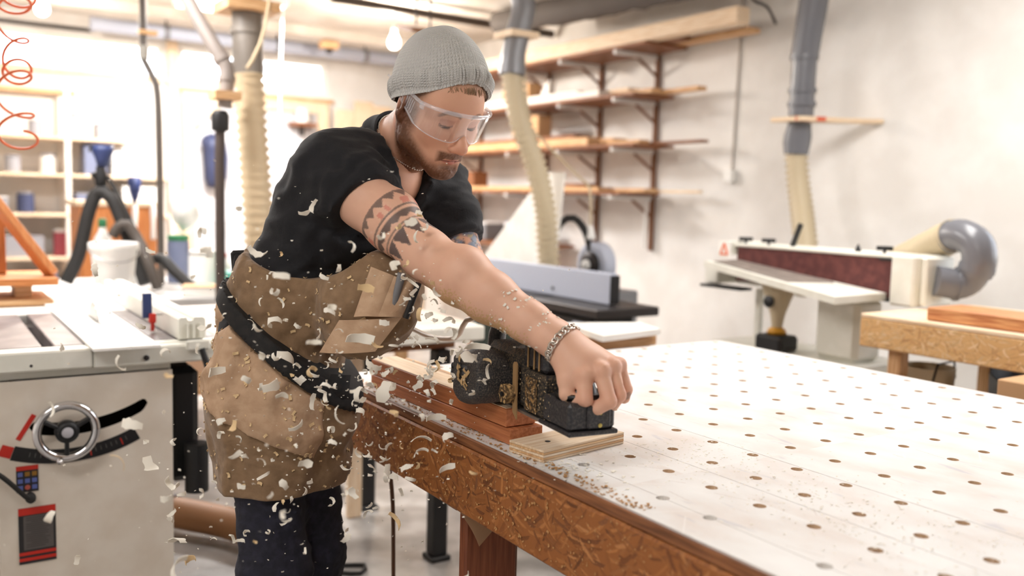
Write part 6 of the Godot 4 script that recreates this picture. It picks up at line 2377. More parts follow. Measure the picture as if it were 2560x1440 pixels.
	var m := mat("skin", Color(1, 1, 1), 0.5)
	m.vertex_color_use_as_albedo = true
	m.subsurf_scatter_enabled = true
	m.subsurf_scatter_strength = 0.06
	m.metallic_specular = 0.45
	return obj("body", mb, m, t)

# trunk and hips as worn under cloth; shared by shirt, apron and belt
func trunk_field(hips: bool) -> Field:
	var f := Field.new()
	f.cap(WAIST - SIDE * 0.035, CHEST - SIDE * 0.06, 0.100, 0.112, 0.05)
	f.cap(WAIST + SIDE * 0.04, CHEST + SIDE * 0.05, 0.100, 0.112, 0.05)
	f.cap(CHEST - SIDE * 0.06, UPPER - SIDE * 0.06, 0.112, 0.098, 0.05)
	f.cap(CHEST + SIDE * 0.06, UPPER + SIDE * 0.08, 0.112, 0.092, 0.05)
	if hips:
		f.cap(PELVIS - SIDE * 0.03, WAIST - SIDE * 0.035, 0.105, 0.100, 0.05)
		f.cap(PELVIS + SIDE * 0.03, WAIST + SIDE * 0.035, 0.105, 0.100, 0.05)
	return f

func build_person() -> void:
	var base := V(0.66, 0.0, -1.88)
	var t := thing("person", "man in grey beanie, clear safety glasses, black t-shirt and tan apron leaning over the planer", "person", base)
	person_body(t)
	var fold := FastNoiseLite.new()
	fold.seed = 12
	fold.frequency = 9.0
	fold.fractal_octaves = 2

	# --- black t-shirt
	var sh := trunk_field(false)
	var up := (EL_R - SH_R)
	sh.cap(SH_R, UPPER + V(-0.02, 0.02, -0.02), 0.072, 0.08, 0.05)
	sh.chain([SH_R, SH_R + up * 0.22, SH_R + up * 0.45], [0.078, 0.076, 0.068], 0.035)
	sh.cap(SH_L, UPPER + V(0.02, 0.01, -0.02), 0.068, 0.08, 0.05)
	var ul := EL_L - SH_L
	sh.chain([SH_L, SH_L + ul * 0.4, SH_L + ul * 0.74], [0.072, 0.068, 0.064], 0.035)
	sh.cap(PELVIS + V(0, 0.06, 0) - SIDE * 0.03, WAIST - SIDE * 0.03, 0.1, 0.1, 0.05)
	sh.cap(UPPER, HEAD_AT + head_b * V(0, -0.155, -0.12), 0.085, 0.066, 0.04)
	var un := up.normalized()
	var se := SH_R + up * 0.36
	var sn := (un + V(-0.02, -0.28, 0.10)).normalized()
	var ln := ul.normalized()
	var le := SH_L + ul * 0.66
	var nk0 := HEAD_AT + head_b * V(0, -0.06, -0.03)
	var nk1 := HEAD_AT + head_b * V(0, -0.21, -0.10)
	var vdir := (head_b * V(0, -0.5, 0.86)).normalized()
	sh.disp = func(p: Vector3, d: float) -> float:
		if absf(d) > 0.03:
			return 0.0
		var w := fold.get_noise_3d(p.x * 1.2 + p.y, p.y * 2.0, p.z * 1.2) * 0.007
		# drag folds across the upper sleeve
		var q := p - SH_R
		w += 0.004 * sin(q.dot(un) * 150.0 + fold.get_noise_3dv(p) * 5.0) * clampf(1.0 - absf(q.dot(un) - 0.09) / 0.08, 0.0, 1.0)
		return w
	sh.cut = func(p: Vector3, d: float) -> float:
		var q := p - se
		var al := q.dot(sn)
		var ra := (q - un * q.dot(un)).length()
		d = maxf(d, -maxf(-al, ra - 0.1))
		q = p - le
		al = q.dot(ln)
		ra = (q - ln * al).length()
		d = maxf(d, -maxf(-al, ra - 0.1))
		# round neck running into a V at the front
		var hpos := head_b.inverse() * (p - HEAD_AT)
		var ba := nk1 - nk0
		var h := clampf((p - nk0).dot(ba) / ba.length_squared(), -1.0, 1.0)
		var nd := (p - nk0 - ba * h).length() - 0.071
		d = maxf(d, -maxf(nd, -0.172 - hpos.y * 1.0 - maxf(0.0, -hpos.z - 0.04) * -0.9))
		var vw := 0.05 - (-0.15 - hpos.y) * 0.42
		var vcut := maxf(absf(hpos.x) - vw, maxf(-0.1 - hpos.z, maxf(-0.285 - hpos.y, hpos.y + 0.1)))
		if vw > 0.0:
			d = maxf(d, -vcut)
		return d
	var mb := MB.new()
	net(sh, V(0.45, 0.92, -2.1), V(1.2, 1.52, -1.5), 0.0075, mb)
	var cloth := mat("shirt_black", srgb(17, 17, 22), 0.85)
	cloth.rim_enabled = true
	cloth.rim = 0.25
	cloth.rim_tint = 0.4
	cloth.heightmap_enabled = true
	cloth.uv1_triplanar = true
	cloth.uv1_scale = Vector3.ONE * 14.0
	cloth.heightmap_texture = noise_tex("relief", 0.03, 5)
	cloth.heightmap_scale = 0.03
	obj("t_shirt", mb, cloth, t)

	build_apron(t, fold)

	# --- trousers and shoes
	var tr := Field.new()
	var hipr := PELVIS - SIDE * 0.05 + V(0.006, -0.04, 0)
	var hipl := PELVIS + SIDE * 0.05 + V(0.006, -0.04, 0)
	var kr := V(0.618, 0.52, -1.815)
	var kl := V(0.735, 0.50, -1.90)
	var ar := V(0.615, 0.09, -1.86)
	var al2 := V(0.76, 0.09, -2.06)
	tr.cap(PELVIS - SIDE * 0.03, PELVIS + SIDE * 0.03, 0.088, 0.088, 0.05)
	tr.chain([hipr, hipr.lerp(kr, 0.5), kr, kr.lerp(ar, 0.4), ar], [0.074, 0.070, 0.073, 0.072, 0.062], 0.03)
	tr.chain([hipl, hipl.lerp(kl, 0.5), kl, kl.lerp(al2, 0.4), al2], [0.078, 0.074, 0.07, 0.066, 0.06], 0.03)
	tr.disp = func(p: Vector3, d: float) -> float:
		return 0.0 if absf(d) > 0.03 else fold.get_noise_3d(p.x * 2.0, p.y * 4.0, p.z * 2.0) * 0.008
	tr.cut = func(p: Vector3, d: float) -> float:
		return maxf(d, 0.07 - p.y)
	mb = MB.new()
	net(tr, V(0.42, 0.05, -2.2), V(0.92, 1.06, -1.7), 0.011, mb)
	obj("trousers", mb, mottled("denim", srgb(22, 22, 34), srgb(36, 36, 52), 6.0, 0.85, 0.05), t)
	for k in 2:
		var s := Field.new()
		var an: Vector3 = [ar, al2][k]
		var d := Vector3(0.35, 0, 0.94).normalized()
		s.cap(an + V(0, -0.02, 0), an + V(0, -0.045, 0) - d * 0.03, 0.045, 0.04, 0.03)
		s.cap(an + V(0, -0.045, 0), an + V(0, -0.058, 0) + d * 0.13, 0.045, 0.036, 0.03)
		s.cut = func(p: Vector3, dd: float) -> float: return maxf(dd, 0.02 - p.y)
		mb = MB.new()
		net(s, an - V(0.2, 0.1, 0.2), an + V(0.2, 0.06, 0.2), 0.008, mb)
		var shoe := obj("shoe", mb, mat("shoe_dark", srgb(40, 36, 36), 0.6), t)
		mb = MB.new()
		mb.beam(an * V(1, 0, 1) + V(0, 0.012, 0) - d * 0.075, an * V(1, 0, 1) + V(0, 0.012, 0) + d * 0.165, 0.085, 0.022, 0.008)
		obj("sole", mb, mat("sole_grey", srgb(150, 146, 140), 0.7), shoe, true)

	build_headgear(t)
	build_jewellery(t)

var apron_points: Array = []

func build_apron(t: Node3D, fold: FastNoiseLite) -> void:
	var tan_ := mottled("canvas", srgb(128, 101, 73), srgb(148, 119, 89), 5.0, 0.85, 0.06)
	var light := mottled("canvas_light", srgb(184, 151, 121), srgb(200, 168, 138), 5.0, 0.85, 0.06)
	tan_.rim_enabled = true
	tan_.rim = 0.3
	# belt plane
	var bn := V(0.50, 0.78, 0.36).normalized()
	var bp := V(0.585, 1.095, -1.93)
	# bib: trunk plus the pouch hanging forward
	var f := trunk_field(true)
	var pouch := V(0.760, 1.105, -1.70)
	f.ell(Transform3D(Basis(), pouch), V(0.085, 0.11, 0.10), 0.06)
	f.ell(Transform3D(Basis(), V(0.80, 1.12, -1.66)), V(0.055, 0.075, 0.06), 0.05)
	f.offset = 0.010
	f.disp = func(p: Vector3, d: float) -> float:
		if absf(d) > 0.03:
			return 0.0
		return fold.get_noise_3d(p.x * 1.5 - p.y * 0.6, p.y * 1.0, p.z * 1.5) * 0.010 + fold.get_noise_3d(p.x * 4.0, p.y * 2.0, p.z * 4.0 + 3.0) * 0.003
	f.cut = func(p: Vector3, d: float) -> float:
		# scooped neckline sagging between the near hip and the chest
		var u := p.x * 0.833 + p.z * 0.553 + 0.42
		d = maxf(d, (p.y - minf(1.21, 1.147 + u * u * (2.2 if u < 0.0 else 3.3))) * 0.9)
		d = maxf(d, -(p - bp).dot(bn) - 0.01)
		return d
	var mb := MB.new()
	net(f, V(0.48, 0.86, -2.08), V(0.92, 1.26, -1.54), 0.0065, mb)
	var ap := obj("apron_bib", mb, tan_, t)
	apron_points.append(mb)
	# skirt: hips falling straight to the hem
	var s := Field.new()
	var P0 := PELVIS + V(0.012, 0.10, 0.006)
	var P1 := PELVIS + V(0.004, -0.08, 0.008)
	var P2 := PELVIS + V(0.010, -0.36, 0.022)
	s.cap(P0 - SIDE * 0.026, P1 - SIDE * 0.034, 0.099, 0.112, 0.06)
	s.cap(P0 + SIDE * 0.026, P1 + SIDE * 0.034, 0.099, 0.112, 0.06)
	s.cap(P1 - SIDE * 0.034, P2 - SIDE * 0.034, 0.112, 0.112, 0.06)
	s.cap(P1 + SIDE * 0.034, P2 + SIDE * 0.034, 0.112, 0.112, 0.06)
	s.cap(PELVIS + V(0.03, 0.0, 0.04), PELVIS + V(0.03, -0.1, 0.05), 0.11, 0.11, 0.06)
	s.offset = 0.008
	var hem := 0.69
	var folds := func(p: Vector3) -> float:
		var an := atan2(p.x - PELVIS.x, p.z - PELVIS.z)
		var low := smoothstep(1.02, 0.75, p.y)
		var w := 0.006 * low * sin(an * 7.0 + fold.get_noise_3d(p.x, p.y * 0.5, p.z) * 3.0)
		# fan of creases falling from the hip on the near side
		w += 0.0065 * smoothstep(0.86, 0.96, p.y) * sin((an * 6.0 - p.y * 26.0) + fold.get_noise_3dv(p) * 2.0)
		# sagging cross folds in the lap
		w += 0.005 * smoothstep(0.95, 0.8, p.y) * sin(p.y * 70.0 + cos(an - 0.6) * 4.0) * clampf(cos(an - 0.8), 0.0, 1.0)
		return w
	s.disp = func(p: Vector3, d: float) -> float:
		return 0.0 if absf(d) > 0.03 else folds.call(p)
	s.cut = func(p: Vector3, d: float) -> float:
		d = maxf(d, hem - p.y)
		d = maxf(d, (p - bp).dot(bn) + 0.004)
		return maxf(d, -maxf(hem + 0.10 - p.y, 0.0) * 0.0 - 1.0)
	mb = MB.new()
	net(s, V(0.44, 0.66, -2.12), V(0.90, 1.16, -1.66), 0.0065, mb)
	obj("apron_skirt", mb, tan_, t)
	apron_points.append(mb)
	# side panel: lighter layer of cloth over the near hip
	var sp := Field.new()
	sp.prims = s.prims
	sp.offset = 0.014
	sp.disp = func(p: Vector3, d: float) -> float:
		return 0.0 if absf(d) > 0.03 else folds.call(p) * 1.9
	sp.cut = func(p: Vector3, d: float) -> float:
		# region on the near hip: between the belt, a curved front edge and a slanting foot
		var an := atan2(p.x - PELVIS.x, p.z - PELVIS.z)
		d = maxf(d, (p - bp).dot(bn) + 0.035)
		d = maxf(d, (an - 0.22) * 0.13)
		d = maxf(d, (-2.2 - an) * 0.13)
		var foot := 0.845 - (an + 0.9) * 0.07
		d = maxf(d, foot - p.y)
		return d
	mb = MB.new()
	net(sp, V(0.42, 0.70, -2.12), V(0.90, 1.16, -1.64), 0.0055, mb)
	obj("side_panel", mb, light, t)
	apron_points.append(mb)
	# belt: a flat black strap round the hips
	var bl := trunk_field(true)
	for q in s.prims:
		bl.prims.append(q)
	bl.offset = 0.014
	bl.cut = func(p: Vector3, d: float) -> float:
		var h := (p - bp).dot(bn) + 0.012
		return maxf(d, absf(h) - 0.019)
	mb = MB.new()
	net(bl, V(0.44, 0.84, -2.12), V(0.92, 1.2, -1.58), 0.006, mb)
	obj("belt", mb, mottled("webbing", srgb(20, 19, 20), srgb(34, 31, 30), 8.0, 0.8), t)
	# knot of strap at the small of the back: two flat loops
	mb = MB.new()
	mb.box(V(0.606, 1.168, -1.985), V(0.058, 0.05, 0.014), 0.006, Basis.from_euler(V(0.1, -0.5, 0.06)))
	mb.box(V(0.600, 1.160, -1.972), V(0.05, 0.044, 0.012), 0.005, Basis.from_euler(V(-0.1, -0.7, -0.12)))
	obj("strap_knot", mb, mats.webbing, t)
	# loose strap from the belt down the front
	mb = MB.new()
	var rows := []
	for i in 14:
		var g := i / 13.0
		var c := V(0.735, 0.945, -1.745).lerp(V(0.742, 0.865, -1.752), g) + V(-0.01, 0, 0.012) * sin(g * 4.0)
		rows.append([c + V(-0.024, 0.004, 0.004), c + V(0.0, 0, 0.006), c + V(0.024, -0.004, -0.006)])
	mb.sheet(rows, 0.003)
	obj("strap_end", mb, mats.webbing, t)
	# chest pocket: stiff folded leaves with tools between them, and a slack pocket below
	var leaf := func(tl: Vector3, tr: Vector3, br: Vector3, bl2: Vector3, bow: float, wave: float) -> MB:
		var m := MB.new()
		var rr := []
		var nz := (tr - tl).cross(tl - bl2).normalized()
		for i in 9:
			var row := []
			for j in 9:
				var a := j / 8.0
				var b := i / 8.0
				row.append(bl2.lerp(br, a).lerp(tl.lerp(tr, a), b) + nz * (bow * sin(a * PI) + wave * sin(a * 9.0 + 1.0) * b))
			rr.append(row)
		m.sheet(rr, 0.003)
		return m
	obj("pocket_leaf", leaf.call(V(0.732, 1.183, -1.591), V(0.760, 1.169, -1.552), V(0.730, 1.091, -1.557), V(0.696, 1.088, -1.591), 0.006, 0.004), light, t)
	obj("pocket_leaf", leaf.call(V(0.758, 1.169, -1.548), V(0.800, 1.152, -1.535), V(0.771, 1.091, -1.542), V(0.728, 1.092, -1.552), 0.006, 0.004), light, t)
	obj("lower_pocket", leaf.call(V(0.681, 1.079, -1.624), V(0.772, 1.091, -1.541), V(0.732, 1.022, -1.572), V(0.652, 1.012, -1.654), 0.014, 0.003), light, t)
	mb = MB.new()
	mb.tube([V(0.755, 1.10, -1.55), V(0.768, 1.175, -1.535)], 0.008, 10)
	obj("pocket_pen", mb, mats.galvanised, t)
	mb = MB.new()
	mb.tube([V(0.775, 1.09, -1.53), V(0.792, 1.158, -1.512)], 0.006, 10)
	obj("pocket_pen", mb, mats.black_plastic, t)

func build_headgear(t: Node3D) -> void:
	var X := Transform3D(head_b, HEAD_AT)
	# --- knitted beanie; its own axes stand on the brim plane
	var kn := mat("knit", Color(1, 1, 1), 0.95)
	kn.albedo_texture = noise_tex("heather", 0.09, 3, 0.0, FastNoiseLite.TYPE_SIMPLEX_SMOOTH, ramp2(srgb(190, 188, 184), srgb(228, 226, 222), 0.25, 0.75))
	var w := 48
	var im := Image.create(w, w, false, Image.FORMAT_RGB8)
	for y in w:
		for x in w:
			var a := absf(x / float(w) - 0.5) * 2.0
			var v := fposmod(y / float(w) + a * 0.55, 1.0)
			var h := sin(v * PI) * (1.0 - pow(absf(a - 0.5) * 2.0, 3.0))
			im.set_pixel(x, y, Color(h, h, h))
	kn.heightmap_enabled = true
	kn.heightmap_texture = ImageTexture.create_from_image(im)
	kn.heightmap_scale = 0.14
	kn.uv1_scale = V(84, 30, 1)
	kn.rim_enabled = true
	kn.rim = 0.5
	var tilt := Basis(Vector3.RIGHT, -0.50)
	var fr := X * Transform3D(tilt, V(0.008, 0.026, -0.011))
	var shape := func(th: float, v: float, grow: float) -> Vector3:
		# v 0 at the lower edge, 1 at the crown
		var a := v * PI * 0.5
		var r := pow(cos(a), 0.95)
		var fa := wrapf(th, -PI, PI)
		var y := -0.012 + 0.150 * pow(sin(a), 1.0) + 0.026 * exp(-fa * fa / 0.55) * (1.0 - v)
		r = r * (1.0 + 0.03 * sin(v * PI))
		var rib := 0.0011 * cos(th * 84.0) * (1.0 - v)
		var gather := 1.0 - 0.02 * smoothstep(0.7, 1.0, v) * (0.5 + 0.5 * cos(th * 7.0))
		var rx := 0.0955 + grow + rib
		var rz := 0.1165 + grow + rib
		return fr * V(sin(th) * rx * r * gather, y, cos(th) * rz * r * gather - 0.018 * v)
	var rows := []
	var n := 420
	for i in 41:
		var row := []
		for j in n + 1:
			row.append(shape.call(TAU * j / n, minf(i / 40.0, 0.999), 0.0))
		rows.append(row)
	var mb := MB.new()
	mb.mapped = true
	mb.sheet(rows)
	obj("beanie_crown", mb, kn, t)
	# turned-up cuff: groups of ribs
	rows = []
	n = 432
	for i in 13:
		var g := i / 12.0
		var row := []
		for j in n + 1:
			var th := TAU * j / n
			var grp := smoothstep(-0.1, 0.35, cos(th * 18.0))
			var rib := 0.0022 * cos(th * 108.0) * (0.35 + 0.65 * grp)
			var bulge := 0.0105 * pow(sin(clampf(g, 0.02, 0.98) * PI), 0.3)
			var v := 0.02 + g * 0.20
			var p: Vector3 = shape.call(th, v, bulge + rib * sin(g * PI) - 0.0015 - 0.009 * pow(1.0 - g, 2.0))
			var fb := wrapf(th + PI * 0.5, -PI, PI)
			p += fr.basis.y * (-0.008 + 0.001 * sin(th * 27.0) * (1.0 - g) + 0.009 * exp(-fb * fb / 0.3))
			row.append(p)
		rows.append(row)
	mb = MB.new()
	mb.mapped = true
	mb.sheet(rows)
	var kc := kn.duplicate() as StandardMaterial3D
	kc.resource_name = "knit_cuff"
	kc.uv1_scale = V(108, 9, 1)
	mats["knit_cuff"] = kc
	obj("beanie_cuff", mb, kc, t)
	# wisps of fair hair under the cuff
	rng.seed = 77
	mb = MB.new()
	for k in 70:
		var x := rng.randf_range(-0.045, 0.05)
		var z := sqrt(maxf(0.0, 1.0 - pow(x / 0.078, 2.0)))
		var p := V(x, 0.082 - absf(x) * 0.25 + rng.randf_range(-0.003, 0.004), 0.079 * z + 0.008)
		var l := rng.randf_range(0.010, 0.026) * (1.0 - absf(x - 0.012) * 9.0 if absf(x - 0.012) < 0.06 else 0.4)
		var q := p + V(rng.randf_range(-0.004, 0.008), -l, 0.0035 + l * 0.10)
		var mid := (p + q) * 0.5 + V(0, 0, 0.0025)
		mb.tube([X * p, X * mid, X * q], [0.0006, 0.0006, 0.0002], 4, false)
	obj("hair_wisps", mb, mat("fair_hair", srgb(156, 124, 92), 0.5), t).set_meta("kind", "stuff")
	# eyelashes
	mb = MB.new()
	for s in [-1.0, 1.0]:
		for k in 26:
			var g := k / 25.0
			var x: float = s * lerpf(0.0205, 0.0455, g)
			var yy := -0.0062 + 0.003 * pow((absf(x) - 0.0325) / 0.014, 2.0)
			var p := V(x, yy, 0.0835 - pow(absf(absf(x) - 0.028), 1.5) * 3.4)
			mb.tube([X * p, X * (p + V(s * 0.001, -0.0015, 0.004)), X * (p + V(s * 0.002, -0.0035, 0.0065))], [0.0004, 0.0003, 0.0001], 4, false)
	obj("eyelashes", mb, mat("lash", srgb(46, 32, 26), 0.6), t).set_meta("kind", "stuff")

	# --- clear safety glasses
	var clear := mat("clear_plastic", Color(0.95, 0.95, 0.97, 0.05), 0.03)
	clear.transparency = BaseMaterial3D.TRANSPARENCY_ALPHA
	clear.metallic_specular = 0.6
	var rim := mat("clear_rim", Color(0.95, 0.95, 0.98, 0.24), 0.04)
	rim.transparency = BaseMaterial3D.TRANSPARENCY_ALPHA
	var g2 := Node3D.new()
	g2.name = "safety_glasses"
	g2.set_meta("label", "clear plastic wraparound safety glasses")
	t.add_child(g2)
	var lens_p := func(a: float, v: float) -> Vector3:
		# a: angle round the face, v: 0 lower edge, 1 top
		var c := cos(a)
		var top := 0.031 - 0.006 * pow(absf(a) / 1.3, 2.0)
		var bot := -0.031 + 0.012 * pow(absf(a) / 1.3, 3.0)
		bot += 0.020 * exp(-pow(a / 0.17, 2.0))
		var y := lerpf(bot, top, v)
		return V(sin(a) * 0.087, y, 0.016 + pow(c, 0.85) * 0.098 - (1.0 - v) * 0.004 + v * 0.006)
	rows = []
	for i in 9:
		var row := []
		for j in 49:
			row.append(X * (lens_p.call(lerpf(-1.28, 1.28, j / 48.0), i / 8.0) as Vector3))
		rows.append(row)
	mb = MB.new()
	mb.sheet(rows, 0.0018)
	obj("lens", mb, clear, g2)
	var path := []
	for j in 49:
		path.append(X * ((lens_p.call(lerpf(-1.3, 1.3, j / 48.0), 1.0) as Vector3) + V(0, 0.003, 0)))
	mb = MB.new()
	mb.tube(path, 0.0042, 10)
	obj("brow_bar", mb, rim, g2)
	path = []
	for j in 61:
		path.append(X * (lens_p.call(lerpf(-1.28, 1.28, j / 60.0), 0.0) as Vector3))
	mb = MB.new()
	mb.tube(path, 0.0014, 8)
	obj("lower_rim", mb, rim, g2)
	for s in [-1.0, 1.0]:
		# side shield tapering to the temple, with vent bars
		rows = []
		for i in 9:
			var g := i / 8.0
			var row := []
			for j in 5:
				var v := j / 4.0
				var a: Vector3 = lens_p.call(s * 1.28, v)
				var b := V(s * 0.083, lerpf(0.006, 0.028, v), -0.02)
				row.append(X * a.lerp(b, g))
			rows.append(row)
		mb = MB.new()
		mb.sheet(rows, 0.0018)
		obj("side_shield", mb, clear, g2)
		mb = MB.new()
		mb.tube([X * ((lens_p.call(s * 1.28, 1.0) as Vector3) + V(0, 0.002, 0)), X * V(s * 0.0845, 0.031, -0.02), X * V(s * 0.083, 0.028, -0.08)], [0.0042, 0.003, 0.003], 8)
		obj("temple", mb, rim, g2)
		mb = MB.new()
		mb.tube([X * (lens_p.call(s * 1.28, 0.0) as Vector3), X * V(s * 0.0835, 0.006, -0.02)], 0.0022, 8)
		obj("shield_edge", mb, rim, g2)
		mb = MB.new()
		var hp: Vector3 = lens_p.call(s * 1.26, 0.93)
		mb.box(X * hp, V(0.006, 0.012, 0.014), 0.002, X.basis)
		obj("hinge", mb, rim, g2)
		for k in 7:
			var g := 0.3 + k * 0.09
			var a: Vector3 = (lens_p.call(s * 1.28, 0.15) as Vector3).lerp(V(s * 0.0845, 0.009, -0.02), g)
			var b: Vector3 = (lens_p.call(s * 1.28, 0.85) as Vector3).lerp(V(s * 0.0845, 0.025, -0.02), g)
			mb = MB.new()
			mb.tube([X * a, X * b], 0.0013, 6)
			obj("vent_bar", mb, rim, g2)

func build_jewellery(t: Node3D) -> void:
	# neck chain: small links on the collar line
	var X := Transform3D(head_b, HEAD_AT)
	var steel := mat("silver", srgb(214, 206, 196), 0.25, 0.95)
	var nf := head_field()
	var mb := MB.new()
	var pts := []
	for k in 96:
		var a := TAU * k / 96.0
		var d := V(sin(a), 0, cos(a))
		var c0 := V(0, -0.112 - 0.032 * cos(a), -0.07)
		var lo := 0.02
		var hi := 0.16
		for i in 16:
			var m := (lo + hi) * 0.5
			if nf.full(c0 + d * m) < 0.0015:
				lo = m
			else:
				hi = m
		pts.append(X * (c0 + d * lo))
	for k in pts.size():
		var p: Vector3 = pts[k]
		mb.ball(p, V(0.0019, 0.0019, 0.0019), 6)
	obj("neck_chain", mb, steel, t).set_meta("kind", "stuff")
	# ribbed collar band of the shirt, standing up behind the neck
	var band := []
	for e in 5:
		var row := []
		for k in 49:
			var a := lerpf(PI * 0.30, PI * 1.70, k / 48.0)
			var d := V(sin(a), 0, cos(a))
			var c0 := V(0, -0.128 - 0.036 * cos(a) + (e - 2) * 0.008, -0.075)
			var lo := 0.02
			var hi := 0.2
			for i in 14:
				var m := (lo + hi) * 0.5
				if nf.full(c0 + d * m) < 0.008:
					lo = m
				else:
					hi = m
			row.append(X * (c0 + d * (lo + (0.006 if e < 2 else 0.0))))
		band.append(row)
	mb = MB.new()
	mb.sheet(band, 0.006)
	obj("shirt_collar", mb, mats.shirt_black, t)
	# bracelet of curb links round the right wrist
	var ax := (WR_R - EL_R).normalized()
	var e1 := ax.cross(V(0.94, 0.2, -0.33)).normalized()
	var e2 := ax.cross(e1)
	var br := Node3D.new()
	br.name = "bracelet"
	br.set_meta("label", "silver curb chain bracelet on the right wrist")
	t.add_child(br)
	var mid := WR_R - ax * 0.004
	for k in 26:
		var a := TAU * k / 26.0
		var o := e1 * cos(a) * 0.0325 + e2 * sin(a) * 0.0405
		var tg := (-e1 * sin(a) * 0.0325 + e2 * cos(a) * 0.0405).normalized()
		var nn := o.normalized()
		var sd := tg.cross(nn).normalized()
		if k % 2 == 1:
			sd = (sd + nn * 0.25).normalized()
		else:
			sd = (sd - nn * 0.25).normalized()
		mb = MB.new()
		var ring := []
		for j in 13:
			var b := TAU * j / 12.0
			ring.append(mid + o * 1.1 + tg * cos(b) * 0.0068 + sd * sin(b) * 0.0056)
		mb.tube(ring, 0.0018, 6, false)
		obj("link", mb, steel, br)

# a curled ribbon of wood, about 2 cm long
func ribbon(seed_: int) -> ArrayMesh:
	var r := RandomNumberGenerator.new()
	r.seed = seed_
	var mb := MB.new()
	var rows := []
	var n := r.randi_range(6, 9)
	var len_ := r.randf_range(0.013, 0.028)
	var bend := r.randf_range(1.2, 5.0)
	var twist := r.randf_range(-1.2, 1.2)
	var w := r.randf_range(0.0022, 0.0056)
	var p := Vector3.ZERO
	for k in n:
		var f := k / float(n - 1)
		var a := bend * (f - 0.5)
		var d := V(cos(a), sin(a), 0.0)
		if k > 0:
			p += d * len_ / (n - 1)
		var b := V(0, 0, 1).rotated(d, twist * (f - 0.5))
		var ww := w * (0.55 + 0.45 * sin(PI * clampf(f, 0.08, 0.92))) * r.randf_range(0.75, 1.2)
		rows.append([p - b * ww * r.randf_range(0.7, 1.0), p + b * ww])
	var c := p * 0.5
	for row in rows:
		row[0] -= c
		row[1] -= c
	mb.sheet(rows, 0.0006)
	return mb.mesh()

func flake(seed_: int) -> ArrayMesh:
	var r := RandomNumberGenerator.new()
	r.seed = seed_
	var mb := MB.new()
	var rows := []
	var h := r.randf_range(0.0006, 0.002)
	for k in 3:
		var x := (k - 1) * 0.003
		var y := h if k != 1 else 0.0003
		rows.append([V(x, y, -0.0016 * r.randf_range(0.6, 1.4)), V(x, y, 0.0016 * r.randf_range(0.6, 1.4))])
	mb.sheet(rows, 0.0004)
	return mb.mesh()

func scatter(called: String, label: String, places: Array, mesh_: Mesh, m: Material, parent: Node = null) -> void:
	var mm := MultiMesh.new()
	mm.transform_format = MultiMesh.TRANSFORM_3D
	mm.mesh = mesh_
	mm.instance_count = places.size()
	for k in places.size():
		mm.set_instance_transform(k, places[k])
	var o := MultiMeshInstance3D.new()
	o.name = numbered(called)
	o.multimesh = mm
	o.material_override = m
	add_child(o)
	tag(o, label, "wood dust")
	o.set_meta("kind", "stuff")

func lie(p: Vector3, n: Vector3, s: float) -> Transform3D:
	n = n.normalized()
	var a := n.cross(V(0.3, 0.5, 0.81)).normalized().rotated(n, rng.randf() * TAU)
	return Transform3D(Basis(a, n, a.cross(n)) * Basis.from_scale(Vector3.ONE * s), p + n * 0.0003)

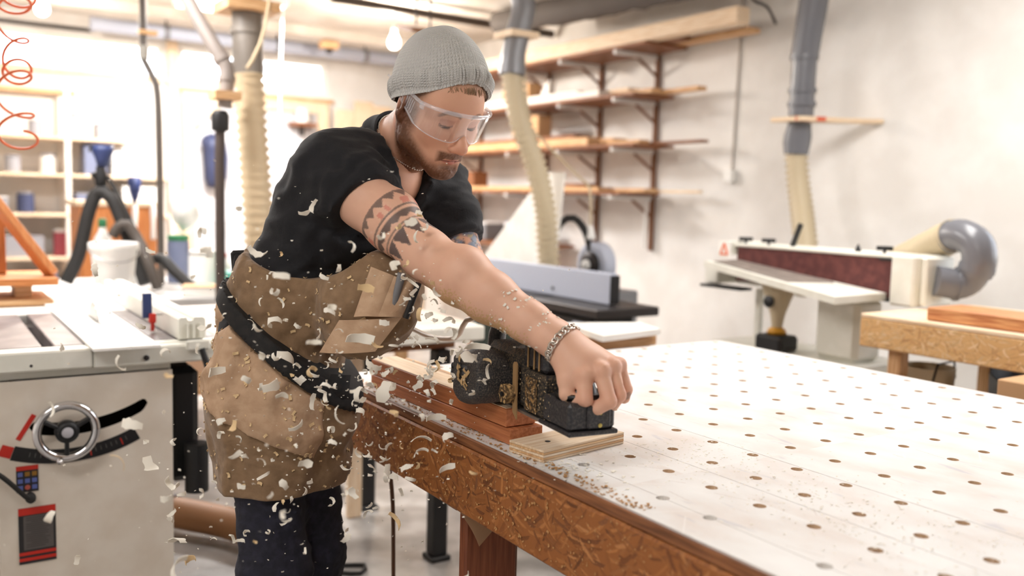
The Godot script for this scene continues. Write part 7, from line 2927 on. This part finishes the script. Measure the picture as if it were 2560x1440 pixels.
func build_shavings() -> void:
	rng.seed = 2024
	var pale := mat("shaving_pale", srgb(253, 249, 238), 0.7)
	pale.backlight_enabled = true
	pale.backlight = srgb(150, 138, 118)
	var tan_ := mat("shaving_tan", srgb(226, 196, 150), 0.8)
	var kinds := []
	for k in 14:
		kinds.append(ribbon(100 + k))
	# thrown clear by the planer: an arc of chips falling past the apron
	var from := V(0.90, 0.99, -1.40)
	var made := 0
	var tries := 0
	var small := []
	while made < 300 and tries < 6000:
		tries += 1
		var t := pow(rng.randf(), 0.65)
		var v := V(rng.randfn(-0.40, 0.15), rng.randfn(0.24, 0.32), rng.randfn(-0.18, 0.19))
		var p := from + v * t * 1.25 + V(0, -0.62 * t * t, 0)
		if p.y < 0.05 or (p.x > 0.86 and p.y < 0.87 and p.z > -2.3):
			continue
		var q := p - PELVIS
		if Vector2(q.x, q.z).length() < 0.2 or p.z < -1.86 or p.z > -0.95:
			continue
		if p.distance_to(EL_R) < 0.07 or p.y > 1.30:
			continue
		var a := p - WAIST
		if a.length() < 0.23 or p.distance_to(V(0.77, 1.11, -1.68)) < 0.14:
			continue
		var s := rng.randf_range(0.55, 1.45) * (1.0 if rng.randf() < 0.75 else 1.6)
		var o := MeshInstance3D.new()
		o.name = numbered("wood_shaving")
		o.mesh = kinds[rng.randi() % kinds.size()]
		o.material_override = pale if rng.randf() < 0.88 else tan_
		o.transform = Transform3D(Basis.from_euler(V(rng.randf() * TAU, rng.randf() * TAU, rng.randf() * TAU)) * Basis.from_scale(Vector3.ONE * s), p)
		add_child(o)
		tag(o, "pale curled wood shaving flying through the air off the planer", "wood shaving", "flying wood shavings")
		made += 1
		for k in 2:
			small.append(Transform3D(Basis.from_euler(V(rng.randf() * TAU, rng.randf() * TAU, 0)) * Basis.from_scale(Vector3.ONE * rng.randf_range(0.3, 0.9)), p + V(rng.randfn(0, 0.07), rng.randfn(0, 0.09), rng.randfn(0, 0.07))))
	scatter("flying_dust", "tiny pale wood specks flying among the shavings", small, flake(3), pale)
	# clinging to the apron
	var pl := []
	for mb in apron_points:
		var cnt := 0
		while cnt < 230:
			var k: int = rng.randi() % mb.v.size()
			cnt += 1
			if mb.v[k].y < 0.7:
				continue
			pl.append(lie(mb.v[k], mb.n[k], rng.randf_range(0.6, 2.0)))
	scatter("apron_chips", "pale chips clinging to the tan apron", pl, flake(4), tan_)
	# on the forearm
	pl = []
	var fo := WR_R - EL_R
	var ax := fo.normalized()
	for k in 520:
		var f := rng.randf_range(-0.02, 0.9)
		var d := V(rng.randfn(0, 1), rng.randfn(0, 1), rng.randfn(0, 1))
		d = (d - ax * d.dot(ax)).normalized()
		var r := lerpf(0.044, 0.0505, f / 0.22) if f < 0.22 else lerpf(0.0505, 0.031, (f - 0.22) / 0.74)
		pl.append(lie(EL_R + fo * f + d * (r + 0.0015), d, rng.randf_range(0.35, 1.25)))
	scatter("forearm_chips", "pale chips stuck to the bare forearm", pl, flake(5), pale)
	# on the strand-board edge of the bench, along its lip and over the near planks
	pl = []
	for k in 480:
		var z := rng.randf_range(-2.15, -0.95)
		pl.append(lie(V(0.8945, 0.70 + 0.125 * rng.randf(), z), V(-1, 0.15, 0), rng.randf_range(0.3, 1.15) * (1.0 if z < -1.2 else 0.6)))
	for k in 340:
		var z := rng.randf_range(-2.1, -1.0)
		pl.append(lie(V(rng.randf_range(0.907, 0.945), 0.8503, z), Vector3.UP, rng.randf_range(0.4, 1.3)))
	scatter("bench_edge_chips", "tan chips stuck along the strand-board bench edge", pl, flake(6), mat("chip_brown", srgb(190, 144, 92), 0.85))
	pl = []
	for k in 900:
		var x := 1.12 + rng.randfn(0.08, 0.09)
		var z := rng.randf_range(-1.3, -0.6)
		if x < 0.93:
			continue
		pl.append(lie(V(x, 0.8503, z), Vector3.UP, rng.randf_range(0.15, 0.75)))
	for k in 160:
		pl.append(lie(V(rng.randfn(0.96, 0.03), 0.8503, rng.randfn(-1.27, 0.07)), Vector3.UP, rng.randf_range(0.4, 1.3)))
	scatter("worktop_crumbs", "pale crumbs of wood strewn over the near worktop planks", pl, flake(7), pale)
	# on the planer
	pl = []
	var g := Transform3D(Basis(Vector3.UP, deg_to_rad(-8.0)), V(0.957, 0.9212, -1.178))
	for k in 130:
		var side := rng.randf() < 0.7
		var p := V(-0.0475, rng.randf_range(0.01, 0.085), rng.randf_range(-0.19, -0.06)) if side else V(rng.randf_range(-0.045, 0.04), 0.0575, rng.randf_range(-0.1, -0.01))
		pl.append(g * lie(p, V(-1, 0, 0) if side else Vector3.UP, rng.randf_range(0.15, 0.55)))
	scatter("planer_dust", "yellowish dust specks caked on the planer", pl, flake(8), tan_)
	# on the trousers' front and the floor below
	pl = []
	for k in 500:
		pl.append(lie(V(rng.randfn(0.72, 0.3), 0.0015, rng.randfn(-1.7, 0.5)), Vector3.UP, rng.randf_range(0.8, 2.6)))
	scatter("floor_chips", "pale chips scattered over the floor by the bench", pl, flake(9), pale)
